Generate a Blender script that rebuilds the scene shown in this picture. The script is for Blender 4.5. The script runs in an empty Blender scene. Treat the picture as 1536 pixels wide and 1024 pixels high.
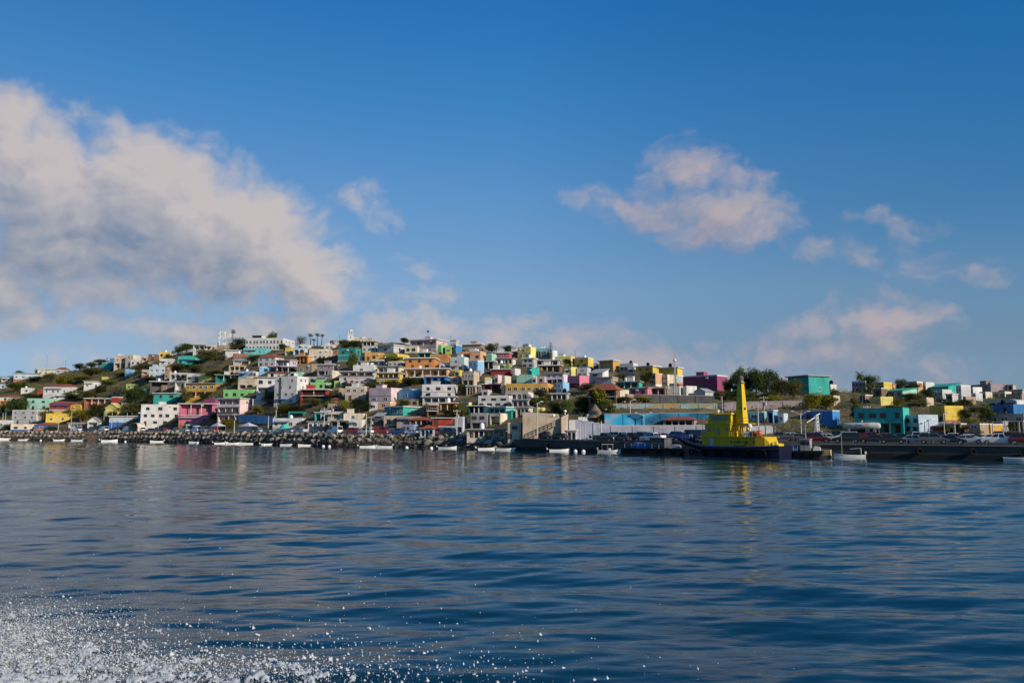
import bpy, math, random
import numpy as np
from mathutils import Vector, Matrix

R = math.radians
scene = bpy.context.scene
COL = scene.collection
rng = random.Random(7)

# ------------------------------------------------------------------ the place, in metres
COL_U = [-0.9301, -0.6389, -0.589, -0.5557, -0.5058, -0.4559, -0.4226, -0.3893, -0.3477, -0.3061, -0.2645, -0.2063, -0.1398, -0.0982, -0.0566, -0.0233, -0.0025, 0.0058, 0.0266, 0.0599, 0.0932, 0.114, 0.1265, 0.193, 0.2346, 0.2554, 0.2637, 0.2762, 0.3178, 0.3594, 0.3719, 0.401, 0.4426, 0.5258, 0.6389, 0.9417]
COL_Y = [[413.16, 357.34, 343.39, 334.67, 320.41, 298.56, 284.52, 268.92, 251.63, 236.4, 221.28, 205.46, 196.08, 188.88, 182.18, 175.92, 172.22, 170.78, 167.28, 163.0, 158.93, 156.36, 154.58, 145.69, 139.64, 136.79, 135.68, 134.06, 131.37, 128.78, 128.02, 126.28, 123.78, 119.05, 113.08, 100.18], [419.16, 363.34, 349.39, 340.67, 326.41, 304.56, 290.52, 274.92, 257.63, 242.4, 227.28, 211.46, 202.08, 194.88, 188.18, 181.92, 178.22, 177.78, 174.28, 170.0, 165.93, 163.36, 161.58, 152.69, 146.64, 143.79, 142.68, 141.06, 138.37, 135.78, 135.02, 133.28, 130.78, 126.05, 120.08, 107.18], [425.16, 369.34, 355.39, 346.67, 332.41, 310.56, 296.52, 280.92, 263.63, 248.4, 233.28, 217.46, 208.08, 200.88, 194.18, 187.92, 184.22, 179.78, 176.28, 172.0, 167.93, 165.36, 163.58, 154.69, 148.64, 145.79, 144.68, 143.06, 140.37, 137.78, 137.02, 135.28, 132.78, 128.05, 122.08, 109.18], [433.16, 377.34, 363.39, 354.67, 340.41, 318.56, 304.52, 288.92, 271.63, 256.4, 241.28, 225.46, 216.08, 208.88, 202.18, 195.92, 192.22, 190.78, 187.28, 183.0, 178.93, 176.36, 174.58, 165.69, 159.64, 156.79, 155.68, 154.06, 151.37, 148.78, 148.02, 146.28, 143.78, 139.05, 133.08, 120.18], [439.16, 383.34, 369.39, 360.67, 346.41, 324.56, 310.52, 294.92, 277.63, 262.4, 247.28, 231.46, 222.08, 214.88, 208.18, 201.92, 198.22, 196.78, 193.28, 189.0, 184.93, 192.36, 190.58, 181.69, 175.64, 172.79, 179.68, 178.06, 175.37, 172.78, 172.02, 170.28, 167.78, 163.05, 157.08, 144.18], [479.04, 428.44, 414.14, 403.35, 387.19, 364.3, 349.95, 334.55, 318.01, 304.51, 291.08, 278.83, 267.59, 259.47, 252.15, 245.34, 241.01, 239.3, 235.1, 228.27, 221.58, 190.0, 190.0, 190.0, 190.0, 190.0, 187.68, 186.06, 183.37, 180.78, 180.02, 189.99, 188.97, 188.44, 187.74, 185.7], [518.92, 473.54, 458.89, 446.03, 427.98, 404.05, 389.38, 374.17, 358.4, 346.61, 334.87, 326.19, 313.11, 304.06, 296.12, 288.76, 283.79, 281.82, 276.92, 267.54, 258.24, 203.0, 203.0, 203.0, 203.0, 203.0, 203.68, 202.06, 199.37, 196.78, 196.02, 209.7, 210.17, 213.84, 218.41, 227.22], [560.0, 520.0, 505.0, 490.0, 470.0, 445.0, 430.0, 415.0, 400.0, 390.0, 380.0, 375.0, 360.0, 350.0, 341.43, 333.5, 327.88, 325.62, 320.0, 308.0, 296.0, 288.5, 284.0, 262.0, 240.0, 234.0, 231.6, 228.0, 226.0, 228.0, 228.6, 230.0, 232.0, 240.0, 250.0, 270.0], [630.0, 590.0, 575.0, 560.0, 540.0, 515.0, 500.0, 485.0, 470.0, 460.0, 450.0, 445.0, 430.0, 420.0, 411.43, 403.5, 397.88, 395.62, 390.0, 378.0, 366.0, 358.5, 354.0, 332.0, 310.0, 304.0, 301.6, 298.0, 296.0, 298.0, 298.6, 300.0, 302.0, 310.0, 320.0, 340.0], [1500.0, 1500.0, 1500.0, 1500.0, 1500.0, 1500.0, 1500.0, 1500.0, 1500.0, 1500.0, 1500.0, 1500.0, 1500.0, 1500.0, 1500.0, 1500.0, 1500.0, 1500.0, 1500.0, 1500.0, 1500.0, 1500.0, 1500.0, 1500.0, 1500.0, 1500.0, 1500.0, 1500.0, 1500.0, 1500.0, 1500.0, 1500.0, 1500.0, 1500.0, 1500.0, 1500.0]]
COL_Z = [[-3.0, -3.0, -3.0, -3.0, -3.0, -3.0, -3.0, -3.0, -3.0, -3.0, -3.0, -3.0, -3.0, -3.0, -3.0, -3.0, -3.0, -3.0, -3.0, -3.0, -3.0, -3.0, -3.0, -3.0, -3.0, -3.0, -3.0, -3.0, -3.0, -3.0, -3.0, -3.0, -3.0, -3.0, -3.0, -3.0], [-0.25, -0.25, -0.25, -0.25, -0.25, -0.25, -0.25, -0.25, -0.25, -0.25, -0.25, -0.25, -0.25, -0.25, -0.25, -0.25, -0.25, -2.5, -2.5, -2.5, -2.5, -2.5, -2.5, -2.5, -2.5, -2.5, -2.5, -2.5, -2.5, -2.5, -2.5, -2.5, -2.5, -2.5, -2.5, -2.5], [4.2, 4.1, 4.0, 3.94, 3.84, 3.75, 3.69, 3.64, 3.58, 3.52, 3.46, 3.36, 3.2, 3.1, 3.0, 2.75, 2.59, 2.45, 2.37, 2.27, 2.17, 2.12, 2.12, 2.1, 2.1, 2.09, 2.09, 2.09, 2.08, 2.07, 2.07, 2.06, 2.06, 2.04, 2.02, 2.02], [4.35, 4.25, 4.15, 4.09, 3.99, 3.9, 3.84, 3.79, 3.73, 3.67, 3.61, 3.51, 3.35, 3.25, 3.15, 2.9, 2.74, 2.68, 2.6, 2.5, 2.4, 2.35, 2.35, 2.33, 2.33, 2.32, 2.32, 2.32, 2.31, 2.3, 2.3, 2.29, 2.29, 2.27, 2.25, 2.25], [4.8, 4.7, 4.6, 4.54, 4.44, 4.35, 4.29, 4.24, 4.18, 4.12, 4.06, 3.96, 3.8, 3.7, 3.6, 3.35, 3.19, 3.13, 3.05, 2.95, 2.85, 2.8, 2.8, 2.78, 2.78, 2.77, 2.77, 2.77, 2.76, 2.75, 2.75, 2.74, 2.74, 2.72, 2.7, 2.7], [16.76, 17.29, 17.33, 17.82, 18.54, 19.12, 19.39, 19.87, 20.02, 19.35, 18.69, 19.61, 18.55, 17.32, 16.62, 15.82, 15.23, 14.99, 14.46, 13.23, 12.16, 8.0, 8.0, 8.0, 8.0, 8.0, 5.77, 5.77, 5.76, 5.75, 5.75, 7.35, 7.46, 7.51, 7.44, 6.68], [28.07, 29.19, 29.37, 30.39, 31.87, 33.08, 33.67, 34.66, 35.01, 33.75, 32.52, 34.41, 32.5, 30.2, 28.94, 27.61, 26.61, 26.21, 25.26, 22.95, 20.96, 11.0, 11.0, 11.0, 11.0, 11.0, 9.77, 9.77, 9.76, 9.75, 9.75, 11.72, 11.92, 12.04, 11.92, 10.45], [37.12, 38.71, 39.0, 40.44, 42.53, 44.26, 45.1, 46.49, 47.0, 45.28, 43.59, 46.25, 43.66, 40.5, 38.8, 37.04, 35.71, 35.19, 33.9, 30.72, 28.0, 26.46, 25.62, 20.42, 15.87, 15.0, 14.66, 14.16, 14.45, 14.92, 15.01, 15.2, 15.49, 15.67, 15.51, 13.46], [33.12, 34.71, 35.0, 36.44, 38.53, 40.26, 41.1, 42.49, 43.0, 41.28, 39.59, 42.25, 39.66, 36.5, 34.8, 33.04, 31.71, 31.19, 29.9, 26.72, 24.0, 22.46, 21.62, 16.42, 11.87, 11.0, 10.66, 10.16, 10.45, 10.92, 11.01, 11.2, 11.49, 11.67, 11.51, 9.46], [1.0, 1.0, 1.0, 1.0, 1.0, 1.0, 1.0, 1.0, 1.0, 1.0, 1.0, 1.0, 1.0, 1.0, 1.0, 1.0, 1.0, 1.0, 1.0, 1.0, 1.0, 1.0, 1.0, 1.0, 1.0, 1.0, 1.0, 1.0, 1.0, 1.0, 1.0, 1.0, 1.0, 1.0, 1.0, 1.0]]
# label, category, x, y, z, turn, width, depth, height, colour, storeys bottom to top / roof, depth of the footing
HOUSES = [
    ('low white house at the far left ridge', 'house', -316.85, 498.8, 34.61, 0.252, 5.75, 4.42, 2.73, 'white', 'w2/f', 1.29),
    ('small pale blue shed among left bushes', 'shed', -301.52, 472.4, 28.94, 0.254, 4.01, 4.0, 2.64, 'paleblue', 'w1/f', 1.17),
    ('long pale blue house on the left ridge', 'house', -302.0, 494.4, 35.32, 0.405, 13.29, 10.23, 4.49, 'paleblue', 'w4/s', 2.38),
    ('long cream house on the left ridge', 'house', -293.89, 501.59, 38.71, 0.216, 9.98, 7.68, 4.25, 'cream', 'w3/s', 1.98),
    ('little grey ridge house under a mast', 'house', -279.28, 492.87, 39.51, 0.201, 6.28, 4.83, 3.91, 'lgrey', 'w2/r', 1.92),
    ('small orange house at the left edge', 'house', -274.94, 430.8, 17.96, 0.254, 2.59, 4.0, 2.8, 'orange', 'w1/f', 1.07),
    ('low white house with brick red roof', 'house', -275.32, 437.2, 20.31, 0.153, 9.78, 7.52, 3.47, 'white', 'w2/r', 1.85),
    ('small red house with red tiles', 'house', -256.39, 436.0, 23.32, 0.388, 5.62, 4.32, 3.61, 'red', 'w1/r', 1.71),
    ('long white house with red orange roof', 'house', -242.46, 426.4, 23.0, 0.049, 16.17, 12.44, 6.37, 'white', 'w5/r', 3.18),
    ('small white house below red roof', 'house', -234.12, 414.8, 20.18, 0.2, 7.73, 5.95, 2.69, 'white', 'w2/f', 2.16),
    ('white cube house alone in scrub', 'house', -221.06, 418.8, 25.86, 0.171, 7.5, 5.77, 4.5, 'white', 'w2/s', 2.24),
    ('teal house with dark shaded side', 'house', -232.56, 455.2, 38.09, -0.226, 5.9, 5.75, 4.98, 'turq', 'b/f', 1.37),
    ('small blue house on ridge shoulder', 'house', -237.76, 468.49, 41.91, 0.155, 3.76, 4.0, 5.14, 'blue', 'w1/s', 1.48),
    ('beige two storey house with dark openings', 'house', -220.22, 446.4, 38.48, 0.233, 6.49, 4.99, 7.74, 'beige', 'l2,w2/f', 2.23),
    ('tall cream house beside the beige openings', 'house', -213.78, 443.2, 39.39, -0.249, 5.01, 5.97, 6.82, 'cream', 'w1,b/f', 1.4),
    ('small white rounded house under the ridge', 'house', -209.47, 442.0, 40.44, 0.128, 5.56, 4.27, 3.33, 'white', 'w2/v', 1.97),
    ('small peach house near the ridge path', 'house', -204.75, 442.0, 42.2, 0.12, 2.82, 4.0, 3.39, 'peach', 'w1/f', 1.4),
    ('small sky blue cube house left of the small beige house on left slope', 'house', -201.98, 418.0, 32.64, -0.058, 3.24, 4.0, 3.91, 'sky', 'b/f', 1.4),
    ('brown house below the ridge brow', 'house', -194.8, 429.6, 40.41, 0.111, 4.12, 4.0, 4.95, 'brown', 'w1/f', 1.64),
    ('bright yellow house on the ridge brow', 'house', -189.99, 433.2, 43.59, 0.099, 5.57, 4.28, 3.4, 'yellow', 'w2/f', 1.87),
    ('low lime green house in dark bushes', 'house', -185.93, 390.0, 24.38, -0.063, 6.29, 4.84, 2.61, 'lime', 'w2/f', 2.09),
    ('flat yellow hut above green bushes', 'hut', -217.41, 426.0, 30.56, 0.158, 4.04, 4.0, 2.2, 'lemon', 'b/f', 1.63),
    ('dark red house with sloping red roof', 'house', -219.66, 392.8, 14.17, 0.284, 14.09, 10.83, 4.77, 'dred', 'w3/k', 3.39),
    ('yellow house with rounded gable below the dark red house with sloping red roof', 'house', -209.47, 383.2, 12.5, -0.198, 5.64, 6.73, 4.47, 'yellow', 'b/v', 1.29),
    ('long terracotta house with square openings', 'house', -199.2, 384.4, 16.07, 0.335, 12.04, 9.26, 3.82, 'terracotta', 'l4/s', 3.45),
    ('bright red block beside terracotta openings', 'building', -188.3, 378.4, 16.87, -0.047, 3.46, 4.0, 3.4, 'red', 'b/f', 1.52),
    ('lemon gabled house with blank walls', 'house', -181.06, 361.2, 10.27, -0.146, 5.93, 4.57, 6.22, 'lemon', 'b,b/p', 1.69),
    ('ochre yellow garden house behind trees', 'house', -212.76, 374.4, 7.7, 0.203, 9.91, 7.63, 4.66, 'yellow', 'w2/f', 2.28),
    ('pale mint house above a white block', 'house', -241.19, 406.4, 14.76, 0.027, 11.27, 8.67, 5.87, 'mint', 'w2,w2/f', 1.98),
    ('white three storey block with blank side', 'building', -234.74, 384.8, 7.33, -0.15, 13.03, 12.7, 6.94, 'white', 'w2,w3,w3/f', 1.7),
    ('long low white building at left edge', 'building', -243.12, 384.8, 5.65, 0.249, 6.91, 5.31, 3.63, 'white', 'w2/f', 1.74),
    ('low blue shopfront with red tile roof', 'house', -213.16, 367.6, 4.76, 0.3, 11.04, 8.49, 3.29, 'royal', 'w2/r', 1.37),
    ('tiny white hut in the trees', 'hut', -177.95, 366.8, 14.89, 0.137, 3.12, 4.0, 2.2, 'white', 'w1/f', 1.63),
    ('small white gabled kiosk on the street', 'kiosk', -183.0, 349.6, 4.34, 0.168, 4.45, 4.0, 5.86, 'white', 'g/p', 0.96),
    ('long pale blue warehouse left of the narrow bright blue hut', 'warehouse', -167.72, 345.6, 7.31, 0.308, 11.25, 8.65, 3.33, 'paleblue', 'b/s', 3.78),
    ('narrow bright blue hut right of the long pale blue warehouse', 'hut', -156.38, 336.4, 7.27, 0.121, 1.65, 4.0, 4.68, 'blue', 'b/f', 1.25),
    ('pale blue house with many windows', 'house', -173.53, 388.8, 29.34, 0.194, 7.41, 5.7, 5.99, 'paleblue', 'w3,w3/f', 2.78),
    ('peach tower house on the slope', 'house', -165.52, 381.6, 28.92, -0.289, 2.76, 4.0, 5.71, 'peach', 'w1,b/f', 1.18),
    ('grey house with arched front right of the peach tower house on the slope', 'house', -156.32, 372.0, 27.83, 0.084, 7.48, 5.75, 3.36, 'lgrey', 'a3/f', 2.73),
    ('grey cluttered house below the brow', 'house', -178.16, 408.4, 37.05, 0.097, 6.33, 4.87, 4.01, 'lgrey', 'w2/f', 2.03),
    ('bright teal house with rounded roof', 'house', -158.85, 389.6, 36.12, 0.212, 9.8, 7.54, 4.67, 'turq', 'w3/v', 3.25),
    ('low white ridge house with dark veranda', 'house', -159.53, 410.4, 45.23, 0.145, 10.74, 8.26, 3.32, 'white', 'l4/s', 3.32),
    ('square stone tower on the ridge', 'tower', -144.37, 394.8, 43.41, 0.036, 5.69, 4.37, 3.08, 'tan', 'b/f', 1.68),
    ('long white hotel with two window rows', 'hotel', -119.18, 380.8, 42.64, -0.125, 18.8, 14.46, 5.88, 'white', 'w11,w11/f', 1.22),
    ('low turquoise house below the hotel', 'house', -120.18, 370.4, 39.43, -0.0, 10.54, 8.11, 3.24, 'aqua', 'w2/f', 1.37),
    ('small yellow house beside the hotel', 'house', -101.85, 360.4, 38.24, -0.039, 2.63, 4.0, 3.51, 'yellow', 'w1/f', 0.9),
    ('pale blue house with arches right of the small yellow house beside the hotel', 'house', -96.07, 357.6, 37.97, -0.052, 5.36, 4.13, 3.49, 'paleblue', 'a2/f', 0.99),
    ('white rounded house by ridge palms', 'house', -97.89, 372.8, 41.95, -0.057, 4.57, 4.0, 2.93, 'white', 'w2/v', 0.99),
    ('long white flat roofed blank house', 'house', -129.43, 371.2, 38.59, 0.192, 9.2, 7.08, 3.17, 'white', 'b/s', 2.58),
    ('small terracotta house under white roof', 'house', -126.14, 366.4, 37.48, 0.017, 5.56, 4.28, 2.23, 'terracotta', 'w1/f', 1.46),
    ('house with blue grey sheet roof', 'house', -119.52, 350.8, 32.74, 0.103, 7.07, 5.44, 3.62, 'lgrey', 'l2/k', 1.99),
    ('beige open fronted house below sheet roof', 'house', -119.22, 344.4, 29.95, 0.108, 6.85, 5.27, 2.54, 'beige', 'l3/f', 2.38),
    ('white tile capped house above the sky blue lower house below tile cap', 'house', -105.34, 340.8, 31.55, -0.311, 8.47, 6.52, 5.7, 'white', 'w3,w3/r', 1.13),
    ('sky blue lower house below tile cap', 'house', -102.8, 330.8, 27.98, 0.158, 4.49, 4.0, 2.86, 'sky', 'w1/f', 1.49),
    ('lavender house with dark loggia above the dark terrace under lavender walls', 'house', -94.34, 327.2, 28.47, -0.33, 6.7, 5.15, 4.89, 'lav', 'g,l2/s', 1.08),
    ('orange house with arched windows above the tan house beneath orange arches', 'house', -88.44, 333.6, 32.08, -0.352, 6.17, 4.75, 3.59, 'orange', 'a3/s', 0.94),
    ('tan house beneath orange arches below the orange house with arched windows', 'house', -82.88, 316.8, 27.05, -0.252, 6.59, 5.07, 3.72, 'tan', 'w2/f', 1.23),
    ('sky blue house above round arches', 'house', -110.84, 330.8, 25.94, -0.287, 6.68, 5.14, 2.95, 'sky', 'w2/f', 1.25),
    ('narrow white house beside sky blue neighbour', 'house', -106.51, 328.8, 26.2, -0.195, 1.59, 4.0, 2.33, 'white', 'w1/f', 0.94),
    ('low house with green slab roof', 'house', -120.27, 336.0, 25.16, 0.2, 9.3, 7.15, 2.68, 'teal', 'l3/s', 3.35),
    ('beige house with round arches below the sky blue house above round arches', 'house', -105.61, 316.4, 20.85, 0.008, 6.5, 5.0, 4.17, 'beige', 'a2,b/f', 1.86),
    ('plain grey house above orange villa', 'house', -142.88, 356.8, 26.03, 0.237, 5.62, 4.33, 3.84, 'lgrey', 'w2/f', 2.64),
    ('pale yellow blank house above orange villa', 'house', -134.8, 348.8, 25.62, -0.329, 6.36, 5.05, 3.45, 'lemon', 'b/f', 1.73),
    ('orange villa with white slab roof', 'house', -129.05, 330.0, 17.74, -0.136, 13.07, 10.05, 6.22, 'gold', 'l3,w5/s', 4.01),
    ('dark house with white roof frame', 'house', -163.1, 368.4, 22.7, 0.273, 7.9, 6.08, 4.37, 'dgrey', 'g/s', 3.07),
    ('low brown brick house below the dark house with white roof frame', 'house', -155.81, 361.6, 22.23, 0.263, 6.22, 4.79, 2.65, 'brown', 'w2/f', 2.62),
    ('small white house with dark porch', 'house', -148.06, 355.2, 22.36, -0.113, 4.86, 4.0, 3.9, 'white', 'g/s', 1.88),
    ('small teal hut on the slope', 'hut', -169.52, 369.2, 20.26, 0.116, 2.41, 4.0, 3.23, 'teal', 'b/f', 1.44),
    ('dark teal house behind white apartments', 'house', -149.39, 343.6, 14.89, 0.001, 10.01, 7.7, 5.6, 'turq', 'w1,w2/s', 3.21),
    ('bright green house with white roof line', 'house', -105.67, 308.0, 16.64, -0.078, 12.08, 9.29, 3.5, 'green', 'w4/f', 3.46),
    ('pale pink three storey house with loggias', 'house', -102.42, 288.8, 7.45, -0.357, 9.78, 9.53, 8.61, 'ppink', 'l2,l3,l3/s', 2.34),
    ('pink house with deep loggia above the small red stall on the waterfront', 'house', -119.51, 302.4, 6.1, 0.062, 12.68, 9.76, 8.53, 'pink', 'w2,l3/s', 3.05),
    ('dark magenta house behind pink loggia', 'house', -117.26, 309.6, 11.74, -0.336, 5.32, 5.19, 4.45, 'magenta', 'w1,b/f', 1.59),
    ('white apartment block with three window rows', 'building', -141.75, 322.4, 6.08, 0.239, 14.7, 11.31, 8.8, 'white', 'w4,w5,w3/f', 3.0),
    ('white house with big grey garage', 'house', -89.88, 290.8, 14.06, 0.156, 6.42, 4.94, 9.78, 'white', 'b,g,w2/s', 2.3),
    ('small terracotta roofed house above tall villa', 'house', -94.35, 319.6, 25.41, 0.144, 7.41, 5.7, 2.6, 'white', 'w1/r', 1.97),
    ('tall white villa with black vertical stripe', 'house', -79.91, 281.2, 13.38, -0.334, 9.22, 7.09, 10.1, 'white', 'w2,w3,w2,w2/f!stripe', 1.79),
    ('low pale green house above tall villa', 'house', -85.0, 312.8, 25.01, -0.049, 4.57, 4.0, 2.2, 'mint', 'w1/f', 1.32),
    ('low grey blank house by tall villa', 'house', -90.68, 290.4, 13.56, 0.159, 7.21, 5.55, 2.2, 'lgrey', 'b/f', 2.53),
    ('long low white street building below the teal roof room above white street building', 'building', -71.77, 255.6, 4.92, -0.135, 9.71, 7.47, 3.42, 'white', 'w4/f', 1.87),
    ('low white building with square windows', 'building', -58.85, 243.6, 4.87, 0.094, 6.31, 4.86, 2.34, 'white', 'w4/s', 1.73),
    ('teal roof room above white street building', 'building', -70.72, 262.0, 8.38, -0.051, 5.29, 4.07, 2.2, 'teal', 'l1/f', 1.9),
    ('open house with aqua roof band', 'house', -59.79, 250.4, 7.38, 0.009, 3.93, 4.0, 2.83, 'turq', 'l2/s', 1.5),
    ('dark open garage with white slab', 'garage', -51.24, 237.2, 5.01, 0.069, 4.95, 4.0, 2.44, 'dgrey', 'l2/s', 1.79),
    ('white street house with one window', 'house', -45.55, 232.8, 4.87, -0.121, 3.92, 4.0, 2.75, 'white', 'w1/f', 1.08),
    ('small cream house above dark garage', 'house', -47.86, 240.8, 7.37, -0.029, 5.72, 4.4, 2.2, 'cream', 'w1/f', 1.47),
    ('beige house with one dark window', 'house', -54.11, 245.6, 7.41, -0.097, 5.09, 4.0, 2.85, 'beige', 'w1/f', 1.6),
    ('low terracotta roof among bushes above the tan house under terracotta roof', 'house', -58.04, 263.2, 13.22, -0.097, 3.26, 4.0, 2.2, 'terracotta', 'b/r', 1.27),
    ('tan house under terracotta roof below the low terracotta roof among bushes', 'house', -56.89, 256.4, 10.85, -0.096, 4.75, 4.0, 2.25, 'tan', 'w1/f', 1.51),
    ('long cream house with white windows', 'house', -81.28, 335.6, 34.23, 0.094, 9.0, 6.92, 4.4, 'cream', 'w5,w1/f', 1.84),
    ('narrow terracotta house left of the teal green two storey house below church', 'house', -72.94, 327.2, 33.41, -0.095, 1.76, 4.0, 4.26, 'terracotta', 'w1,b/f', 0.98),
    ('low white house below fan palms', 'house', -83.95, 360.0, 40.8, -0.085, 5.61, 4.31, 2.2, 'white', 'w3/f', 1.25),
    ('grey ridge house left of church', 'house', -83.4, 369.2, 43.53, -0.092, 3.18, 4.0, 2.79, 'lgrey', 'w1/s', 1.05),
    ('teal green two storey house below church', 'house', -66.38, 318.4, 31.8, -0.203, 7.45, 5.73, 5.51, 'teal', 'b,w2/f', 1.43),
    ('beige ridge house with white slab', 'house', -64.41, 355.6, 41.96, -0.135, 6.17, 4.74, 2.2, 'beige', 'l3/s', 0.84),
    ('white house below beige slab below the beige ridge house with white slab', 'house', -60.5, 335.2, 37.06, -0.136, 5.9, 4.54, 2.97, 'white', 'w3/f', 0.86),
    ('grey warehouse with white end wall', 'warehouse', -52.91, 331.2, 36.47, -0.54, 8.67, 7.48, 3.47, 'lgrey', 'w1/s', 1.15),
    ('golden house with brown door above the white arcade house with five arches', 'house', -54.69, 312.8, 31.27, -0.052, 6.73, 5.18, 3.7, 'gold', 'd2/f', 1.1),
    ('bright yellow house with curved top', 'house', -47.46, 308.8, 30.73, -0.546, 7.51, 7.32, 3.65, 'yellow', 'w2/v', 1.09),
    ('small grey block beside golden house', 'house', -60.15, 314.8, 31.36, -0.125, 1.3, 4.0, 2.46, 'lgrey', 'b/f', 0.84),
    ('white arcade house with five arches', 'house', -54.25, 304.8, 28.69, -0.049, 11.08, 8.53, 2.2, 'white', 'a5/s', 1.33),
    ('white house under five arches below the white arcade house with five arches', 'house', -55.23, 295.6, 25.53, -0.13, 8.06, 6.2, 3.09, 'white', 'w1/f', 1.1),
    ('long white house with dark terrace', 'house', -55.48, 284.0, 21.62, 0.017, 12.28, 9.45, 3.91, 'white', 'w3,l4/s', 2.11),
    ('pale pink house with three openings', 'house', -53.47, 277.6, 19.73, -0.124, 8.04, 6.18, 2.69, 'ppink', 'd3/f', 1.19),
    ('mauve grey house with dark loggia', 'house', -71.72, 304.8, 25.39, -0.178, 6.47, 4.98, 4.28, 'mauve', 'l2,w2/s', 1.43),
    ('cream stone house with rounded top', 'house', -67.88, 296.4, 23.26, -0.473, 2.39, 4.0, 3.48, 'cream', 'b/v', 0.89),
    ('light green house with three windows', 'house', -68.72, 285.6, 18.92, -0.078, 7.32, 5.63, 2.61, 'green', 'w3/f', 1.78),
    ('lime wall house by three green windows', 'house', -61.4, 282.0, 19.67, -0.1, 3.24, 4.0, 2.2, 'lime', 'b/f', 1.21),
    ('red house with dark stilted base', 'house', -68.16, 274.0, 14.36, -0.07, 9.1, 7.0, 4.24, 'red', 'l1,l2/s', 2.11),
    ('tan house right of red stilts', 'house', -59.3, 268.8, 15.06, -0.291, 2.44, 4.0, 3.62, 'tan', 'b,w1/f', 1.03),
    ('unfinished beige house with bare blocks', 'house', -51.34, 260.8, 14.04, -0.12, 6.62, 5.1, 4.73, 'beige', 'w2,w3/f', 1.3),
    ('cream house with columned veranda below the cream house right of five arches', 'house', -45.14, 290.0, 24.88, -0.16, 8.51, 6.54, 2.91, 'cream', 'l4/s', 1.08),
    ('yellow house with white balcony below the cream house with columned veranda', 'house', -42.66, 274.0, 19.95, -0.071, 7.87, 6.05, 4.39, 'yellow', 'w2,l4/s', 1.22),
    ('lilac pink house with stepped roof', 'house', -42.11, 254.4, 13.23, -0.447, 8.43, 6.49, 4.69, 'ppink', 'w2,b/f', 0.83),
    ('narrow lilac lower house left of the peach house below lilac pink walls', 'house', -42.93, 247.2, 10.54, 0.029, 2.52, 4.0, 2.65, 'lav', 'w1/f', 1.03),
    ('peach house below lilac pink walls', 'house', -39.61, 247.2, 11.1, -0.349, 4.09, 4.0, 2.2, 'peach', 'w1/f', 0.87),
    ('sky blue house with curved parapet', 'house', -33.78, 253.6, 14.27, -0.566, 6.0, 4.77, 3.44, 'sky', 'w1/v', 0.96),
    ('turquoise house with large blank side', 'house', -35.21, 237.6, 8.48, -0.551, 7.25, 7.97, 3.14, 'turq', 'w4/s', 0.9),
    ('bare block house below turquoise side', 'house', -34.33, 229.2, 5.68, -0.077, 4.75, 4.0, 2.93, 'beige', 'w2/f', 1.18),
    ('grey sloping shed on the street', 'shed', -39.2, 234.0, 6.48, -0.148, 2.11, 4.0, 3.2, 'dgrey', 'b/k', 0.94),
    ('ochre house behind round bush below the sky blue house with curved parapet', 'house', -31.19, 244.8, 11.69, -0.282, 5.02, 4.0, 2.29, 'tan', 'w2/f', 0.98),
    ('pale rose ridge house with white slab', 'house', -37.13, 331.2, 36.49, -0.397, 12.6, 9.69, 5.75, 'ppink', 'w2,l2/s', 1.53),
    ('dusty rose house below ridge slab', 'house', -35.03, 332.4, 36.67, -0.209, 3.0, 4.0, 2.63, 'pink', 'b/f', 0.94),
    ('light green house on the ridge', 'house', -31.06, 329.6, 35.96, -0.414, 3.75, 4.0, 3.81, 'green', 'w1/f', 0.93),
    ('small turquoise house on the ridge', 'house', -30.66, 339.2, 38.13, -0.418, 2.42, 4.0, 3.34, 'turq', 'w1/f', 0.89),
    ('lime yellow house on the ridge', 'house', -26.46, 328.8, 35.89, -0.234, 2.61, 4.0, 3.36, 'lime', 'w1/f', 0.84),
    ('bright blue ridge house right of the lime yellow house on the ridge', 'house', -23.81, 328.4, 35.86, -0.626, 1.48, 4.0, 3.89, 'blue', 'w1/f', 0.88),
    ('dark teal house above orange roofs', 'house', -34.32, 311.6, 31.99, -0.205, 5.6, 4.31, 2.97, 'teal', 'l2/s', 1.0),
    ('brown ridge house with brick front', 'house', -17.57, 331.2, 36.57, -0.261, 9.79, 7.53, 3.69, 'tan', 'a3,b/s', 1.07),
    ('peach house with wide dark windows', 'house', -16.48, 304.4, 30.76, -0.297, 9.22, 7.09, 3.9, 'peach', 'w3/f', 1.01),
    ('upper orange house with brown door', 'house', -27.93, 302.8, 29.98, -0.134, 7.0, 5.39, 3.22, 'orange', 'd1/f', 0.86),
    ('large orange house with stepped roof', 'house', -34.1, 293.6, 26.93, -0.11, 10.87, 8.36, 4.24, 'orange', 'w2,w3/s', 0.92),
    ('lower orange house with white pillars', 'house', -30.13, 280.4, 23.19, -0.068, 15.1, 11.61, 3.09, 'peach', 'l5/s', 1.22),
    ('pale pink house with two small windows', 'house', -24.17, 287.6, 25.84, -0.06, 4.35, 4.0, 2.7, 'ppink', 'w2/f', 0.97),
    ('deep pink house above tall windows', 'house', -19.83, 285.2, 25.54, -0.439, 3.15, 4.0, 2.7, 'pink', 'w1/f', 0.86),
    ('pale aqua white house with small windows', 'house', -19.7, 284.8, 25.44, -0.34, 5.41, 4.16, 5.12, 'palemint', 'w2,w1/f', 0.82),
    ('light blue house with square windows', 'house', -13.7, 280.8, 24.85, -0.562, 3.72, 4.0, 4.14, 'sky', 'w2,w2/f', 0.94),
    ('dark grey house beneath pale roofs', 'house', -8.47, 284.4, 26.28, -0.284, 3.81, 4.0, 2.83, 'dgrey', 'l2/s', 0.81),
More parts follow.
